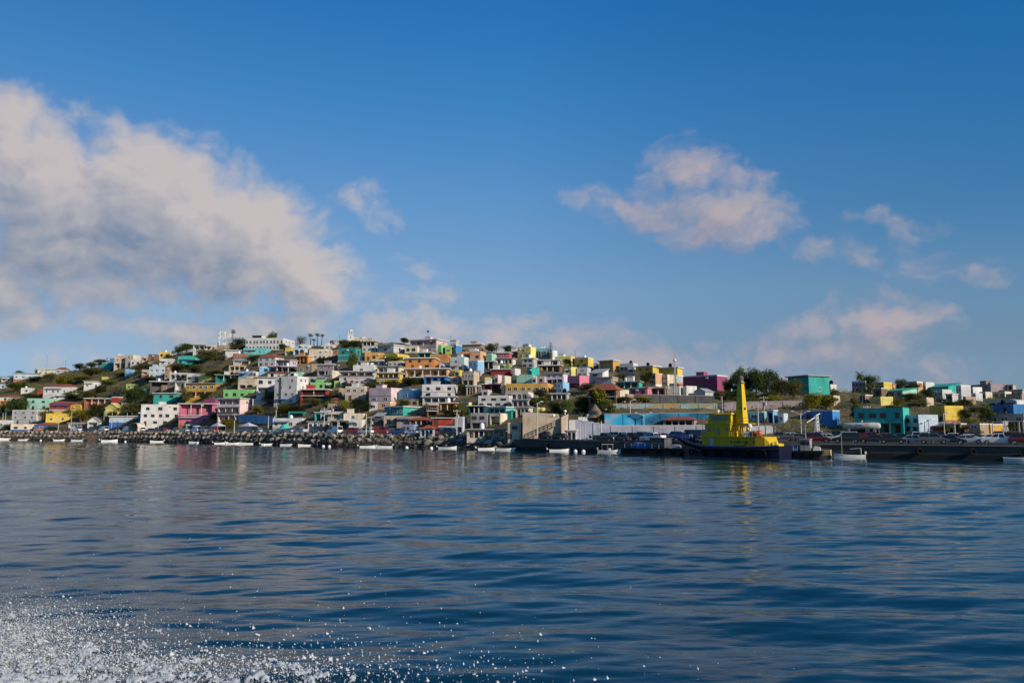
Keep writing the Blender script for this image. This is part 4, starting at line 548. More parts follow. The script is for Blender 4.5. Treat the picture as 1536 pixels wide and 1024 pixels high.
CARS = [
    ('red sedan parked below the long white canopied stall on the street', 's', 'red', -192.73, 348.91, 3.99, 2.599),
    ('white van parked below the long white canopied stall on the street', 'v', 'white', -188.3, 346.9, 3.99, -0.484),
    ('black sedan parked below the long white canopied stall on the street', 's', 'black', -182.95, 344.81, 3.99, -0.416),
    ('black van parked below the small white gabled kiosk on the street', 'v', 'black', -178.42, 342.21, 3.97, -0.598),
    ('white van parked right of the small white gabled kiosk on the street', 'v', 'white', -172.79, 338.95, 3.95, 2.527),
    ('black pickup truck parked below the long pale blue warehouse', 'p', 'black', -164.23, 330.93, 3.88, -0.623),
    ('white van parked below the long pale blue warehouse', 'v', 'white', -156.24, 325.56, 3.88, 2.459),
    ('silver suv parked below the narrow bright blue hut', 'u', 'silver', -147.29, 318.11, 3.84, 2.435),
    ('black sedan parked right of the narrow bright blue hut', 's', 'black', -141.02, 312.38, 3.81, 2.497),
    ('black suv parked below the white apartment block with three window rows', 'u', 'black', -135.99, 307.63, 3.78, 2.474),
    ('red sedan parked below the white apartment block with three window rows', 's', 'red', -131.78, 305.2, 3.79, -0.717),
    ('dark green pickup truck parked left of the small aqua stall below pink loggia', 'p', 'dark green', -124.65, 297.61, 3.74, 2.383),
    ('silver sedan parked below the small aqua stall below pink loggia', 's', 'silver', -119.47, 292.79, 3.73, 2.403),
    ('white van parked below the small red stall on the waterfront', 'v', 'white', -112.51, 285.89, 3.7, 2.354),
    ('grey van parked right of the small red stall on the waterfront', 'v', 'grey', -108.68, 282.89, 3.71, -0.81),
    ('red suv parked right of the small red stall on the waterfront', 'u', 'red', -102.92, 276.45, 3.66, -0.814),
    ('grey sedan parked below the pale pink three storey house with loggias', 's', 'grey', -89.17, 263.5, 3.63, -0.803),
    ('black van parked below the pale pink three storey house with loggias', 'v', 'black', -84.13, 258.61, 3.61, -0.791),
    ('white sedan parked left of the long low white street building', 's', 'white', -80.54, 256.1, 3.62, -0.859),
    ('dark green sedan parked left of the long low white street building', 's', 'dark green', -76.53, 251.76, 3.59, -0.798),
    ('white sedan parked below the long low white street building', 's', 'white', -71.14, 245.51, 3.55, 2.364),
    ('silver pickup truck parked below the long low white street building', 'p', 'silver', -67.23, 242.61, 3.57, -0.831),
    ('silver pickup truck parked below the teal roof room above white street building', 'p', 'silver', -62.24, 236.04, 3.51, 2.373),
    ('black van parked below the low white building with square windows', 'v', 'black', -55.97, 229.15, 3.45, -0.818),
    ('white van parked below the dark open garage with white slab', 'v', 'white', -49.39, 223.22, 3.42, 2.378),
    ('red suv parked below the white street house with one window', 'u', 'red', -43.15, 219.89, 3.41, -0.549),
    ('white suv parked below the white street house with one window', 'u', 'white', -39.5, 216.97, 3.36, 2.561),
    ('red van parked below the grey sloping shed on the street', 'v', 'red', -35.2, 216.0, 3.34, -0.524),
    ('blue pickup truck parked left of the lavender blue street house', 'p', 'blue', -29.83, 211.43, 3.26, -0.548),
    ('white sedan parked below the lavender blue street house', 's', 'white', -26.07, 209.44, 3.24, 2.536),
    ('white suv parked below the grey blue kiosk with tiled roof', 'u', 'white', -22.82, 207.77, 3.22, -0.64),
    ('red pickup truck parked below the dark blue open stall on the waterfront', 'p', 'red', -18.47, 203.34, 3.15, -0.622),
    ('black suv parked below the dark blue open stall on the waterfront', 'u', 'black', -15.02, 200.0, 3.1, -0.686),
    ('dark green sedan parked below the beige street building beside stair wall', 's', 'dark green', -0.89, 189.48, 2.7, 2.418),
    ('black suv parked left of the pale lavender open stall right of stair wall', 'u', 'black', 7.47, 179.47, 2.43, -0.729),
    ('black sedan parked left of the pale lavender open stall right of stair wall', 's', 'black', 10.31, 176.99, 2.37, 2.497),
    ('black pickup truck parked below the low brown stall beside teal kiosk', 'p', 'black', 19.52, 167.56, 2.17, -0.789),
    ('black sedan parked right of the low brown stall beside teal kiosk', 's', 'black', 22.59, 165.57, 2.18, 2.34),
    ('black pickup truck parked right of the low brown stall beside teal kiosk', 'p', 'black', 24.78, 165.5, 2.22, -0.742),
    ('black pickup truck parked right of the small teal kiosk before lavender stepped wall', 'p', 'black', 26.62, 164.09, 2.22, -0.845),
    ('white pickup truck parked left of the grey hip roofed pavilion before blue wall', 'p', 'white', 28.33, 161.41, 2.2, 2.345),
    ('silver pickup truck parked left of the pale lavender open stall right of stair wall', 'p', 'silver', 7.79, 186.76, 2.66, 2.549),
    ('blue pickup truck parked left of the pale lavender open stall right of stair wall', 'p', 'blue', 9.51, 182.15, 2.48, -0.714),
    ('blue suv parked left of the pale lavender open stall right of stair wall', 'u', 'blue', 11.45, 184.69, 2.64, -0.628),
    ('black sedan parked below the pale lavender open stall right of stair wall', 's', 'black', 13.29, 181.46, 2.47, 2.484),
    ('blue suv parked left of the small teal kiosk before lavender stepped wall', 'u', 'blue', 16.24, 180.42, 2.49, -0.619),
    ('white sedan parked below the low brown stall beside teal kiosk', 's', 'white', 19.21, 180.64, 2.49, 2.441),
    ('white suv parked below the low brown stall beside teal kiosk', 'u', 'white', 21.35, 180.58, 2.48, 2.395),
    ('silver suv parked right of the low brown stall beside teal kiosk', 'u', 'silver', 21.93, 172.94, 2.31, 2.3),
    ('blue pickup truck parked right of the low brown stall beside teal kiosk', 'p', 'blue', 23.39, 171.64, 2.31, 2.31),
    ('black sedan parked right of the small teal kiosk before lavender stepped wall', 's', 'black', 26.98, 174.43, 2.44, 2.382),
    ('blue suv parked right of the low brown stall beside teal kiosk', 'u', 'blue', 28.44, 169.19, 2.34, -0.815),
    ('blue sedan parked left of the grey hip roofed pavilion before blue wall', 's', 'blue', 28.66, 165.42, 2.28, -0.838),
    ('black sedan parked below the grey hip roofed pavilion before blue wall', 's', 'black', 31.98, 167.97, 2.39, -0.804),
    ('silver suv parked below the grey hip roofed pavilion before blue wall', 'u', 'silver', 34.32, 168.55, 2.46, 2.318),
    ('blue pickup truck parked below the grey hip roofed pavilion before blue wall', 'p', 'blue', 34.99, 164.69, 2.38, 2.206),
    ('black van parked below the grey hip roofed pavilion before blue wall', 'v', 'black', 37.05, 164.16, 2.42, 2.324),
    ('dark red suv parked below the deep blue house behind car park', 'u', 'dark red', 54.93, 144.17, 2.23, -0.538),
    ('black suv parked right of the deep blue house behind car park', 'u', 'black', 59.36, 142.22, 2.23, 2.694),
    ('black sedan parked below the long teal house over open ground floor', 's', 'black', 62.77, 139.86, 2.21, 2.638),
    ('black sedan parked left of the pale blue house with lit white end', 's', 'black', 65.6, 138.27, 2.2, -0.498),
    ('silver sedan parked below the pale blue house with lit white end', 's', 'silver', 69.17, 137.46, 2.22, -0.589),
    ('grey suv parked below the dark red shed', 'u', 'grey', 71.12, 135.33, 2.19, -0.519),
    ('black sedan parked below the dark brown open shed', 's', 'black', 73.57, 134.16, 2.19, -0.587),
    ('silver sedan parked below the tan block house', 's', 'silver', 76.57, 134.46, 2.22, -0.501),
    ('white pickup truck parked right of the small ochre hut beside tan block', 'p', 'white', 80.3, 132.31, 2.2, 2.646),
    ('dark red suv parked below the dark open shed at right edge', 'u', 'dark red', 83.28, 130.1, 2.19, -0.556),
    ('silver suv parked right of the dark open shed at right edge', 'u', 'silver', 85.74, 128.83, 2.18, -0.437),
    ('grey pickup truck parked below the pale blue hut beside blue kiosk', 'p', 'grey', 51.88, 155.14, 2.4, 2.616),
    ('grey sedan parked right of the pale blue hut beside blue kiosk', 's', 'grey', 55.5, 153.53, 2.39, -0.529),
    ('white sedan parked below the deep blue house behind car park', 's', 'white', 59.75, 150.92, 2.38, -0.547),
    ('silver suv parked right of the deep blue house behind car park', 'u', 'silver', 62.83, 151.03, 2.4, 2.701),
    ('dark red pickup truck parked below the long teal house over open ground floor', 'p', 'dark red', 66.92, 149.08, 2.39, 2.677),
    ('black sedan parked below the pale blue house with lit white end', 's', 'black', 70.93, 146.51, 2.37, 2.59),
    ('white suv parked left of the dark red shed', 'u', 'white', 74.93, 145.22, 2.38, -0.56),
    ('black sedan parked right of the dark red shed', 's', 'black', 78.82, 142.89, 2.36, 2.665),
    ('white sedan parked below the tan block house', 's', 'white', 80.84, 141.06, 2.35, -0.509),
    ('white sedan parked below the small ochre hut beside tan block', 's', 'white', 84.8, 140.7, 2.36, -0.492),
    ('black suv parked below the dark open shed at right edge', 'u', 'black', 87.51, 138.51, 2.35, -0.568),
    ('grey sedan parked right of the dark open shed at right edge', 's', 'grey', 90.03, 137.85, 2.35, -0.496),
    ('white sedan parked right of the pale blue hut beside blue kiosk', 's', 'white', 57.51, 163.81, 2.58, -0.478),
    ('white pickup truck parked below the deep blue house behind car park', 'p', 'white', 61.42, 160.61, 2.55, -0.501),
    ('black pickup truck parked below the deep blue house behind car park', 'p', 'black', 64.73, 159.81, 2.55, 2.686),
    ('dark red sedan parked below the long teal house over open ground floor', 's', 'dark red', 68.97, 157.98, 2.55, 2.698),
    ('grey sedan parked below the long teal house over open ground floor', 's', 'grey', 73.72, 156.74, 2.55, -0.487),
    ('black sedan parked left of the dark red shed', 's', 'black', 76.76, 154.05, 2.53, 2.691),
    ('dark red suv parked below the dark red shed', 'u', 'dark red', 80.38, 153.59, 2.54, 2.659),
    ('white sedan parked below the dark brown open shed', 's', 'white', 82.9, 151.52, 2.52, 2.578),
    ('black sedan parked below the tan block house', 's', 'black', 86.53, 151.18, 2.54, -0.457),
    ('black pickup truck parked right of the small ochre hut beside tan block', 'p', 'black', 90.34, 148.91, 2.52, 2.642),
    ('black sedan parked right of the dark open shed at right edge', 's', 'black', 94.43, 146.88, 2.51, -0.514),
]
TANKS = [
    ('black water tank on the small white house with black tank', 'black', 92.86, 231.63, 17.49, -0.797),
    ('black water tank on the yellow brown terrace house', 'black', 46.74, 272.98, 26.22, -0.778),
    ('white water tank on the olive green house', 'white', -3.76, 283.16, 27.83, -0.302),
    ('white water tank on the white house under five arches', 'white', -53.0, 299.61, 28.29, -0.13),
    ('black water tank on the low house with green slab roof', 'black', -119.42, 339.23, 27.84, 0.2),
    ('white water tank on the dark magenta house behind pink loggia', 'white', -116.64, 313.02, 15.86, -0.336),
    ('black water tank on the small pale blue shed among left bushes', 'black', -301.07, 474.69, 31.42, 0.254),
    ('black water tank on the upper orange house with brown door', 'black', -27.47, 305.02, 32.87, -0.134),
    ('black water tank on the mauve house with tan end wall', 'black', 147.78, 247.18, 18.11, -1.335),
    ('white water tank on the small white house in left bushes', 'white', -276.01, 452.62, 27.91, 0.233),
    ('white water tank on the grey house with arched front', 'white', -158.59, 374.38, 30.86, 0.084),
    ('white water tank on the peach house with wide dark windows', 'white', -13.35, 307.97, 34.33, -0.297),
    ('white water tank on the bright yellow house on the ridge brow', 'white', -189.89, 434.77, 46.66, 0.099),
    ('white water tank on the grey house with paired windows', 'white', 6.33, 286.6, 30.2, -0.334),
    ('black water tank on the dark teal house behind white apartments', 'black', -149.37, 348.28, 20.5, 0.001),
    ('white water tank on the yellow ridge house with orange top', 'white', 26.9, 293.47, 30.64, -0.596),
    ('white water tank on the brown orange columned house', 'white', -18.76, 236.08, 12.56, -0.055),
    ('white water tank on the dark house with white roof frame', 'white', -164.4, 370.71, 27.07, 0.273),
    ('black water tank on the grey open carport with white slab', 'black', 15.1, 228.55, 14.97, -0.203),
    ('black water tank on the long cream house with white windows', 'black', -80.93, 338.07, 38.3, 0.094),
    ('black water tank on the long terracotta house with square openings', 'black', -202.45, 387.63, 19.89, 0.335),
    ('white water tank on the small terracotta house under white roof', 'white', -126.81, 368.31, 39.54, 0.017),
    ('black water tank on the tan house beneath orange arches', 'black', -83.98, 319.61, 30.44, -0.252),
    ('black water tank on the white three storey block with blank side', 'black', -234.4, 390.8, 13.94, -0.15),
    ('white water tank on the beige house with tall window bank', 'white', -13.66, 261.3, 23.25, -0.413),
    ('white water tank on the lower orange house with white pillars', 'white', -33.29, 287.79, 26.28, -0.068),
    ('black water tank on the white house with big grey garage', 'black', -88.57, 293.74, 23.84, 0.156),
    ('black water tank on the broad white house with two window rows', 'black', -24.07, 253.94, 18.38, -0.051),
    ('white water tank on the small cream hut on the left slope', 'white', -224.95, 411.61, 23.25, 0.185),
    ('white water tank on the shop row with coloured doors', 'white', -7.15, 191.57, 4.82, -0.107),
    ('black water tank on the blue ground floor under curved roof', 'black', 120.84, 196.42, 10.54, -1.354),
    ('black water tank on the grey white house right of golden eaves', 'black', 41.79, 279.11, 27.39, -0.562),
    ('black water tank on the plain grey house above orange villa', 'black', -142.36, 358.93, 29.54, 0.237),
    ('black water tank on the pale blue house with arches', 'black', -96.64, 360.47, 41.13, -0.052),
    ('white water tank on the dark terrace under lavender walls', 'white', -91.63, 324.39, 30.42, 0.049),
    ('black water tank on the flat tan house at right edge', 'black', 151.18, 241.43, 16.59, -0.979),
    ('white water tank on the long dark red house near ridge', 'white', 2.74, 321.08, 35.83, -0.231),
    ('white water tank on the house with long green roof strip', 'white', 34.08, 237.63, 18.86, -0.392),
    ('white water tank on the long low white street building', 'white', -71.97, 260.7, 8.01, -0.135),
    ('black water tank on the low lime green house in dark bushes', 'black', -187.14, 393.13, 26.82, -0.063),
    ('white water tank on the maroon blank walled house', 'white', -4.86, 274.44, 25.22, -0.129),
    ('white water tank on the sky blue house above round arches', 'white', -111.23, 333.68, 28.56, -0.287),
    ('black water tank on the long yellow flat house by antenna', 'black', 52.25, 262.18, 25.01, -0.613),
    ('black water tank on the tall white villa with black vertical stripe', 'black', -78.4, 283.99, 23.15, -0.334),
    ('black water tank on the dark undercroft below white pillars', 'black', -32.51, 272.6, 22.48, -0.022),
]
WALLS = [
    ('colourful painted retaining wall above the blue wall', 'mural', (24.54, 198.0, 10.91, 8.36), (50.73, 198.0, 10.99, 8.36)),
    ('bright blue painted retaining wall behind the quay', 'bluewall', (21.9, 188.0, 8.24, 5.28), (47.91, 187.0, 8.53, 5.27)),
    ('long pale grey wall along the quay road', 'lavgrey', (22.21, 178.0, 5.38, 3.47), (45.39, 176.0, 5.52, 3.48)),
    ('pale lavender wall with stepped top by thatched hut', 'lavgrey', (14.3, 179.0, 6.72, 5.24), (22.06, 178.0, 5.38, 3.47)),
    ('dark grey wall below the grey gabled shed', 'dgrey', (34.1, 207.0, 13.62, 11.03), (52.1, 206.0, 13.23, 10.99)),
    ('long mauve wall behind the tugboat funnel', 'mauve', (53.24, 200.0, 11.31, 8.98), (72.88, 200.0, 11.81, 8.98)),
    ('pale blue slanting wall beside the long white street building', 'skywall', (-96.69, 283.2, 9.9, 6.72), (-79.07, 266.0, 8.91, 6.04)),
    ('pale grey stepped wall climbing right of the tan retaining wall', 'lgrey', (13.59, 190.0, 6.86, 5.13), (27.15, 199.0, 10.94, 8.79)),
    ('low grey wall behind the tugboat stern', 'lgrey', (51.83, 178.0, 5.24, 3.47), (58.34, 178.0, 5.53, 3.47)),
]
SHORE = [
    (-384.22, 417.33, 4.2, False),
    (-374.01, 413.72, 4.19, False),
    (-363.98, 410.16, 4.19, False),
    (-354.11, 406.67, 4.18, False),
    (-344.42, 403.23, 4.17, False),
    (-334.89, 399.86, 4.17, False),
    (-325.51, 396.53, 4.16, False),
    (-316.29, 393.27, 4.16, False),
    (-307.22, 390.06, 4.15, False),
    (-298.3, 386.89, 4.15, False),
    (-289.52, 383.78, 4.14, False),
    (-280.89, 380.72, 4.13, False),
    (-272.39, 377.71, 4.13, False),
    (-264.02, 374.75, 4.12, False),
    (-255.78, 371.83, 4.12, False),
    (-247.67, 368.96, 4.11, False),
    (-239.69, 366.13, 4.11, False),
    (-231.82, 363.34, 4.1, False),
    (-222.82, 358.57, 4.07, False),
    (-214.04, 353.92, 4.04, False),
    (-205.49, 349.39, 4.0, False),
    (-197.16, 344.97, 3.97, False),
    (-189.04, 340.67, 3.94, False),
    (-181.11, 336.47, 3.91, False),
    (-173.38, 332.37, 3.88, False),
    (-164.84, 326.41, 3.84, False),
    (-155.69, 318.78, 3.81, False),
    (-146.96, 311.51, 3.78, False),
    (-138.62, 304.56, 3.75, False),
    (-130.64, 297.91, 3.72, False),
    (-122.56, 290.52, 3.69, False),
    (-114.49, 282.5, 3.66, False),
    (-106.84, 274.92, 3.64, False),
    (-99.6, 267.73, 3.62, False),
    (-92.72, 260.91, 3.59, False),
    (-86.19, 254.43, 3.57, False),
    (-79.98, 248.27, 3.54, False),
    (-74.05, 242.4, 3.52, False),
    (-68.21, 236.11, 3.5, False),
    (-62.66, 230.15, 3.47, False),
    (-57.39, 224.48, 3.45, False),
    (-52.37, 219.08, 3.42, False),
    (-47.59, 213.94, 3.4, False),
    (-43.52, 211.46, 3.36, False),
    (-39.55, 209.03, 3.32, False),
    (-35.67, 206.66, 3.28, False),
    (-31.88, 204.34, 3.24, False),
    (-28.17, 202.08, 3.2, False),
    (-24.46, 199.14, 3.16, False),
    (-20.85, 196.28, 3.12, False),
    (-17.34, 193.5, 3.08, False),
    (-13.93, 190.8, 3.04, False),
    (-10.62, 188.18, 3.0, False),
    (-7.37, 185.0, 2.88, False),
    (-4.23, 181.92, 2.75, False),
    (-1.19, 178.95, 2.62, False),
    (1.75, 176.07, 2.5, True),
    (4.6, 173.28, 2.45, True),
    (7.38, 171.12, 2.4, True),
    (10.09, 169.0, 2.35, True),
    (12.74, 166.94, 2.3, True),
    (15.32, 164.93, 2.25, True),
    (17.84, 162.97, 2.2, True),
    (20.24, 160.58, 2.2, True),
    (22.57, 158.26, 2.19, True),
    (24.84, 156.0, 2.19, True),
    (27.04, 153.81, 2.19, True),
    (29.18, 151.69, 2.18, True),
    (31.18, 149.21, 2.18, True),
    (33.11, 146.81, 2.18, True),
    (34.98, 144.49, 2.17, True),
    (36.79, 142.24, 2.17, True),
    (38.54, 140.06, 2.17, True),
    (40.55, 138.97, 2.17, True),
    (42.52, 137.89, 2.16, True),
    (44.46, 136.84, 2.16, True),
    (46.37, 135.8, 2.16, True),
    (48.26, 134.78, 2.15, True),
    (50.11, 133.77, 2.15, True),
    (51.94, 132.77, 2.15, True),
    (53.73, 131.78, 2.14, True),
    (55.49, 130.77, 2.14, True),
    (57.22, 129.78, 2.14, True),
    (58.92, 128.8, 2.13, True),
    (60.6, 127.84, 2.13, True),
    (62.25, 126.9, 2.13, True),
    (63.88, 125.97, 2.12, True),
    (65.48, 125.05, 2.12, True),
    (67.06, 124.13, 2.12, True),
    (68.61, 123.23, 2.12, True),
    (70.14, 122.34, 2.11, True),
    (71.65, 121.46, 2.11, True),
    (73.14, 120.6, 2.11, True),
    (74.6, 119.75, 2.1, True),
    (76.05, 118.92, 2.1, True),
    (77.5, 118.13, 2.1, True),
    (78.94, 117.35, 2.1, True),
    (80.35, 116.59, 2.1, True),
    (81.74, 115.83, 2.1, True),
    (83.12, 115.08, 2.1, True),
    (84.48, 114.35, 2.1, True),
    (85.82, 113.62, 2.1, True),
    (87.15, 112.9, 2.1, True),
    (88.45, 112.19, 2.1, True),
    (89.75, 111.49, 2.1, True),
    (91.02, 110.8, 2.1, True),
    (92.28, 110.11, 2.1, True),
    (93.53, 109.44, 2.1, True),
    (94.75, 108.77, 2.1, True),
    (95.97, 108.11, 2.1, True),
    (97.17, 107.46, 2.1, True),
    (98.35, 106.82, 2.1, True),
]
PLACES = {'church': (-76.2, 373.88, 46.01), 'pergola': (-147.41, 404.5, 46.35), 'antenna': (45.13, 220.4, 13.68), 'pine': (15.22, 312.2, 31.77), 'tug': (37.22, 136.48, -4.44), 'stairwall0': (2.39, 179.6, 2.44), 'stairwall1': (12.53, 179.6, 2.42), 'palapa': (20.27, 194.8, 5.46), 'parasol': (-68.39, 241.2, 3.51), 'tentA': (-87.87, 266.8, 3.85), 'tentB': (-102.84, 280.4, 3.82), 'arch': (-150.68, 318.4, 3.79), 'tank': (75.61, 173.2, 3.87), 'hoist': (66.25, 174.0, 3.51), 'barge': (27.25, 150.06, -4.45), 'workboat': (48.03, 132.02, -4.46), 'box': (51.23, 131.22, -4.22)}
CLOUDS = [
    (-0.6102, 0.2878, 0.1256, 0.0795, -0.14, 1.18),
    (-0.5279, 0.2564, 0.159, 0.0921, -0.349, 1.28),
    (-0.418, 0.2479, 0.159, 0.0879, -0.436, 1.43),
    (-0.3201, 0.2258, 0.1256, 0.0795, -0.524, 1.33),
    (-0.2601, 0.1896, 0.0921, 0.067, -0.611, 1.13),
    (-0.2971, 0.2808, 0.0402, 0.0335, 0.0, 0.98),
    (-0.4279, 0.3028, 0.0502, 0.0318, -0.349, 0.93),
    (-0.5175, 0.3021, 0.0502, 0.0318, 0.0, 0.93),
    (-0.5804, 0.3376, 0.0502, 0.046, -0.524, 0.98),
    (-0.2471, 0.1498, 0.0795, 0.046, 0.175, 0.8),
    (-0.5046, 0.1905, 0.1842, 0.0753, 0.0, 1.13),
    (-0.5899, 0.1566, 0.0753, 0.0586, 0.0, 1.13),
    (-0.5639, 0.1237, 0.0921, 0.0419, 0.0, 0.75),
    (-0.4676, 0.1193, 0.2009, 0.0335, 0.07, 0.6),
    (-0.3538, 0.1135, 0.1423, 0.0335, -0.087, 0.76),
    (-0.5374, 0.0896, 0.1256, 0.0218, 0.0, 0.38),
    (-0.2779, 0.1244, 0.1088, 0.0335, 0.14, 0.74),
    (-0.1801, 0.2781, 0.067, 0.0402, -0.384, 0.54),
    (-0.2062, 0.2982, 0.0419, 0.0218, 0.0, 0.48),
    (-0.1254, 0.2069, 0.0586, 0.0218, -0.349, 0.42),
    (-0.0955, 0.1661, 0.046, 0.0251, 0.0, 0.46),
    (-0.1241, 0.12, 0.1256, 0.0502, -0.105, 0.66),
    (-0.0236, 0.1083, 0.1423, 0.0519, 0.0, 0.66),
    (0.0772, 0.0997, 0.1256, 0.0485, -0.14, 0.62),
    (0.1598, 0.0822, 0.1423, 0.0419, 0.0, 0.6),
    (0.2559, 0.0684, 0.159, 0.0385, 0.0, 0.56),
    (0.2221, 0.3075, 0.0686, 0.0536, 0.0, 0.7),
    (0.2655, 0.2628, 0.0988, 0.0603, -0.209, 0.78),
    (0.3045, 0.2466, 0.077, 0.0485, -0.175, 0.68),
    (0.1882, 0.2697, 0.0963, 0.0419, -0.209, 0.6),
    (0.113, 0.288, 0.0711, 0.0318, -0.262, 0.49),
    (0.2447, 0.2386, 0.0837, 0.0318, -0.175, 0.49),
    (0.4557, 0.2378, 0.067, 0.0251, -0.14, 0.42),
    (0.4116, 0.203, 0.0921, 0.0301, -0.105, 0.49),
    (0.477, 0.1858, 0.0628, 0.0335, -0.175, 0.5),
    (0.5385, 0.1746, 0.0628, 0.0268, -0.314, 0.52),
    (0.4409, 0.1489, 0.0628, 0.0285, 0.0, 0.44),
    (0.3566, 0.1094, 0.0711, 0.0285, 0.175, 0.66),
    (0.4427, 0.1131, 0.0837, 0.0368, 0.0, 0.76),
    (0.3922, 0.0886, 0.1507, 0.0435, 0.0, 0.61),
    (0.3474, 0.0626, 0.2511, 0.0368, 0.0, 0.56),
    (-0.0067, 0.0582, 0.5859, 0.0419, 0.0, 0.5),
    (-0.4787, 0.0739, 0.2176, 0.0335, 0.0, 0.34),
]


def lerp_cols(u):
    """The land's profile on the bearing u = x / y: knots (distance, height) from the water's edge to beyond the ridge."""
    ys = np.stack([np.interp(u, COL_U, c) for c in COL_Y], -1)
    zs = np.stack([np.interp(u, COL_U, c) for c in COL_Z], -1)
    return ys, zs

def ground(x, y):
    x = np.atleast_1d(np.asarray(x, float)); y = np.atleast_1d(np.asarray(y, float))
    ys, zs = lerp_cols(x / np.maximum(y, 1.0))
    out = np.where(y <= ys[..., 0], zs[..., 0], zs[..., -1])
    for k in range(ys.shape[-1] - 1):
        t = (y - ys[..., k]) / np.maximum(ys[..., k + 1] - ys[..., k], 1e-6)
        m = (t >= 0) & (t < 1)
        out = np.where(m, zs[..., k] + (zs[..., k + 1] - zs[..., k]) * t, out)
    return out


def ground1(x, y):
    return float(ground(x, y)[0])

# ------------------------------------------------------------------ helpers
class MB:
    """Collects faces; build() links them as ONE mesh object."""
    def __init__(s):
        s.v = []; s.f = []; s.m = []
    def add(s, vs, fs, m=0):
        b = len(s.v); s.v += [tuple(p) for p in vs]
        for f in fs:
            s.f.append(tuple(b + i for i in f)); s.m.append(m)
        return s
    def box(s, x0, x1, y0, y1, z0, z1, m=0):
        return s.add([(x0,y0,z0),(x1,y0,z0),(x1,y1,z0),(x0,y1,z0),(x0,y0,z1),(x1,y0,z1),(x1,y1,z1),(x0,y1,z1)],
                     [(0,3,2,1),(4,5,6,7),(0,1,5,4),(1,2,6,5),(2,3,7,6),(3,0,4,7)], m)
    def hexa(s, p, m=0):
        return s.add(p, [(0,3,2,1),(4,5,6,7),(0,1,5,4),(1,2,6,5),(2,3,7,6),(3,0,4,7)], m)
    def prism_y(s, prof, y0, y1, m=0):
        """Profile in x, z, counter-clockwise seen from -y, extruded from y0 to y1."""
        n = len(prof)
        vs = [(x, y0, z) for x, z in prof] + [(x, y1, z) for x, z in prof]
        fs = [tuple(range(n)), tuple(range(2*n-1, n-1, -1))] + [(i, n+i, n+(i+1) % n, (i+1) % n) for i in range(n)]
        return s.add(vs, fs, m)
    def prism_x(s, prof, x0, x1, m=0):
        """Profile in y, z extruded along x."""
        n = len(prof)
        vs = [(x0, y, z) for y, z in prof] + [(x1, y, z) for y, z in prof]
        fs = [tuple(range(n-1, -1, -1)), tuple(range(n, 2*n))] + [((i+1) % n, n+(i+1) % n, n+i, i) for i in range(n)]
        return s.add(vs, fs, m)
    def tube(s, p0, p1, r0, r1=None, n=8, m=0, cap=True):
        r1 = r0 if r1 is None else r1
        a, b = Vector(p0), Vector(p1); d = (b - a)
        if d.length < 1e-6: return s
        d.normalize(); u = d.orthogonal().normalized(); w = d.cross(u)
        vs = []
        for c, r in ((a, r0), (b, r1)):
            for i in range(n):
                t = 2*math.pi*i/n; vs.append(c + u*math.cos(t)*r + w*math.sin(t)*r)
        fs = [(i, (i+1) % n, n+(i+1) % n, n+i) for i in range(n)]
        if cap: fs += [tuple(range(n-1, -1, -1)), tuple(range(n, 2*n))]
        return s.add(vs, fs, m)
    def lathe(s, prof, n=12, c=(0,0,0), m=0):
        """Rings (radius, z) about a vertical axis at c; closed at both ends."""
        vs = []; fs = []
        for r, z in prof:
            for i in range(n):
                t = 2*math.pi*i/n; vs.append((c[0]+r*math.cos(t), c[1]+r*math.sin(t), c[2]+z))
        k = len(prof)
        for j in range(k-1):
            for i in range(n):
                fs.append((j*n+i, j*n+(i+1) % n, (j+1)*n+(i+1) % n, (j+1)*n+i))
        fs += [tuple(range(n-1, -1, -1)), tuple(range((k-1)*n, k*n))]
        return s.add(vs, fs, m)
    def ball(s, c, r, n=8, k=6, sz=1.0, m=0):
        return s.lathe([(max(1e-3, r*math.sin(math.pi*j/k)), -r*sz*math.cos(math.pi*j/k)) for j in range(k+1)], n, c, m)
    def mesh(s, name, mats):
        me = bpy.data.meshes.new(name)
        me.from_pydata(s.v, [], s.f)
        for m in mats: me.materials.append(m)
        if len(mats) > 1:
            me.polygons.foreach_set('material_index', s.m)
        me.update()
        return me
    def build(s, name, mats, parent=None, smooth=False):
        if not isinstance(mats, (list, tuple)): mats = [mats]
        me = s.mesh(name, mats)
        if smooth: me.polygons.foreach_set('use_smooth', [True]*len(me.polygons))
        return link(name, me, parent)

def link(name, data, parent=None, loc=None, rot=None, scale=None):
    o = bpy.data.objects.new(name, data); COL.objects.link(o)
    if parent is not None: o.parent = parent
    if loc is not None: o.location = loc
    if rot is not None: o.rotation_euler = rot
    if scale is not None: o.scale = scale
    return o

def tag(o, label=None, cat=None, group=None, kind=None):
    if label: o['label'] = label
    if cat: o['category'] = cat
    if group: o['group'] = group
    if kind: o['kind'] = kind
    return o

def thing(name, label, cat, loc, rz=0.0, group=None, scale=None):
    o = link(name, None, None, loc, (0, 0, rz), scale)
    o.empty_display_size = 0.3
    return tag(o, label, cat, group)

def copy_thing(root):
    r = root.copy(); COL.objects.link(r)
    for ch in root.children:
        c = ch.copy(); COL.objects.link(c); c.parent = r
        for g in ch.children:
            d = g.copy(); COL.objects.link(d); d.parent = c
    return r

# ------------------------------------------------------------------ materials
def new_mat(name):
    m = bpy.data.materials.new(name); m.use_nodes = True
    nt = m.node_tree
    return m, nt, nt.nodes['Principled BSDF']

def simple(name, rgb, rough=.6, metal=0.0, spec=None):
    m, nt, b = new_mat(name)
    b.inputs['Base Color'].default_value = (*rgb, 1)
    b.inputs['Roughness'].default_value = rough
    b.inputs['Metallic'].default_value = metal
    if spec is not None: b.inputs['Specular IOR Level'].default_value = spec
    return m

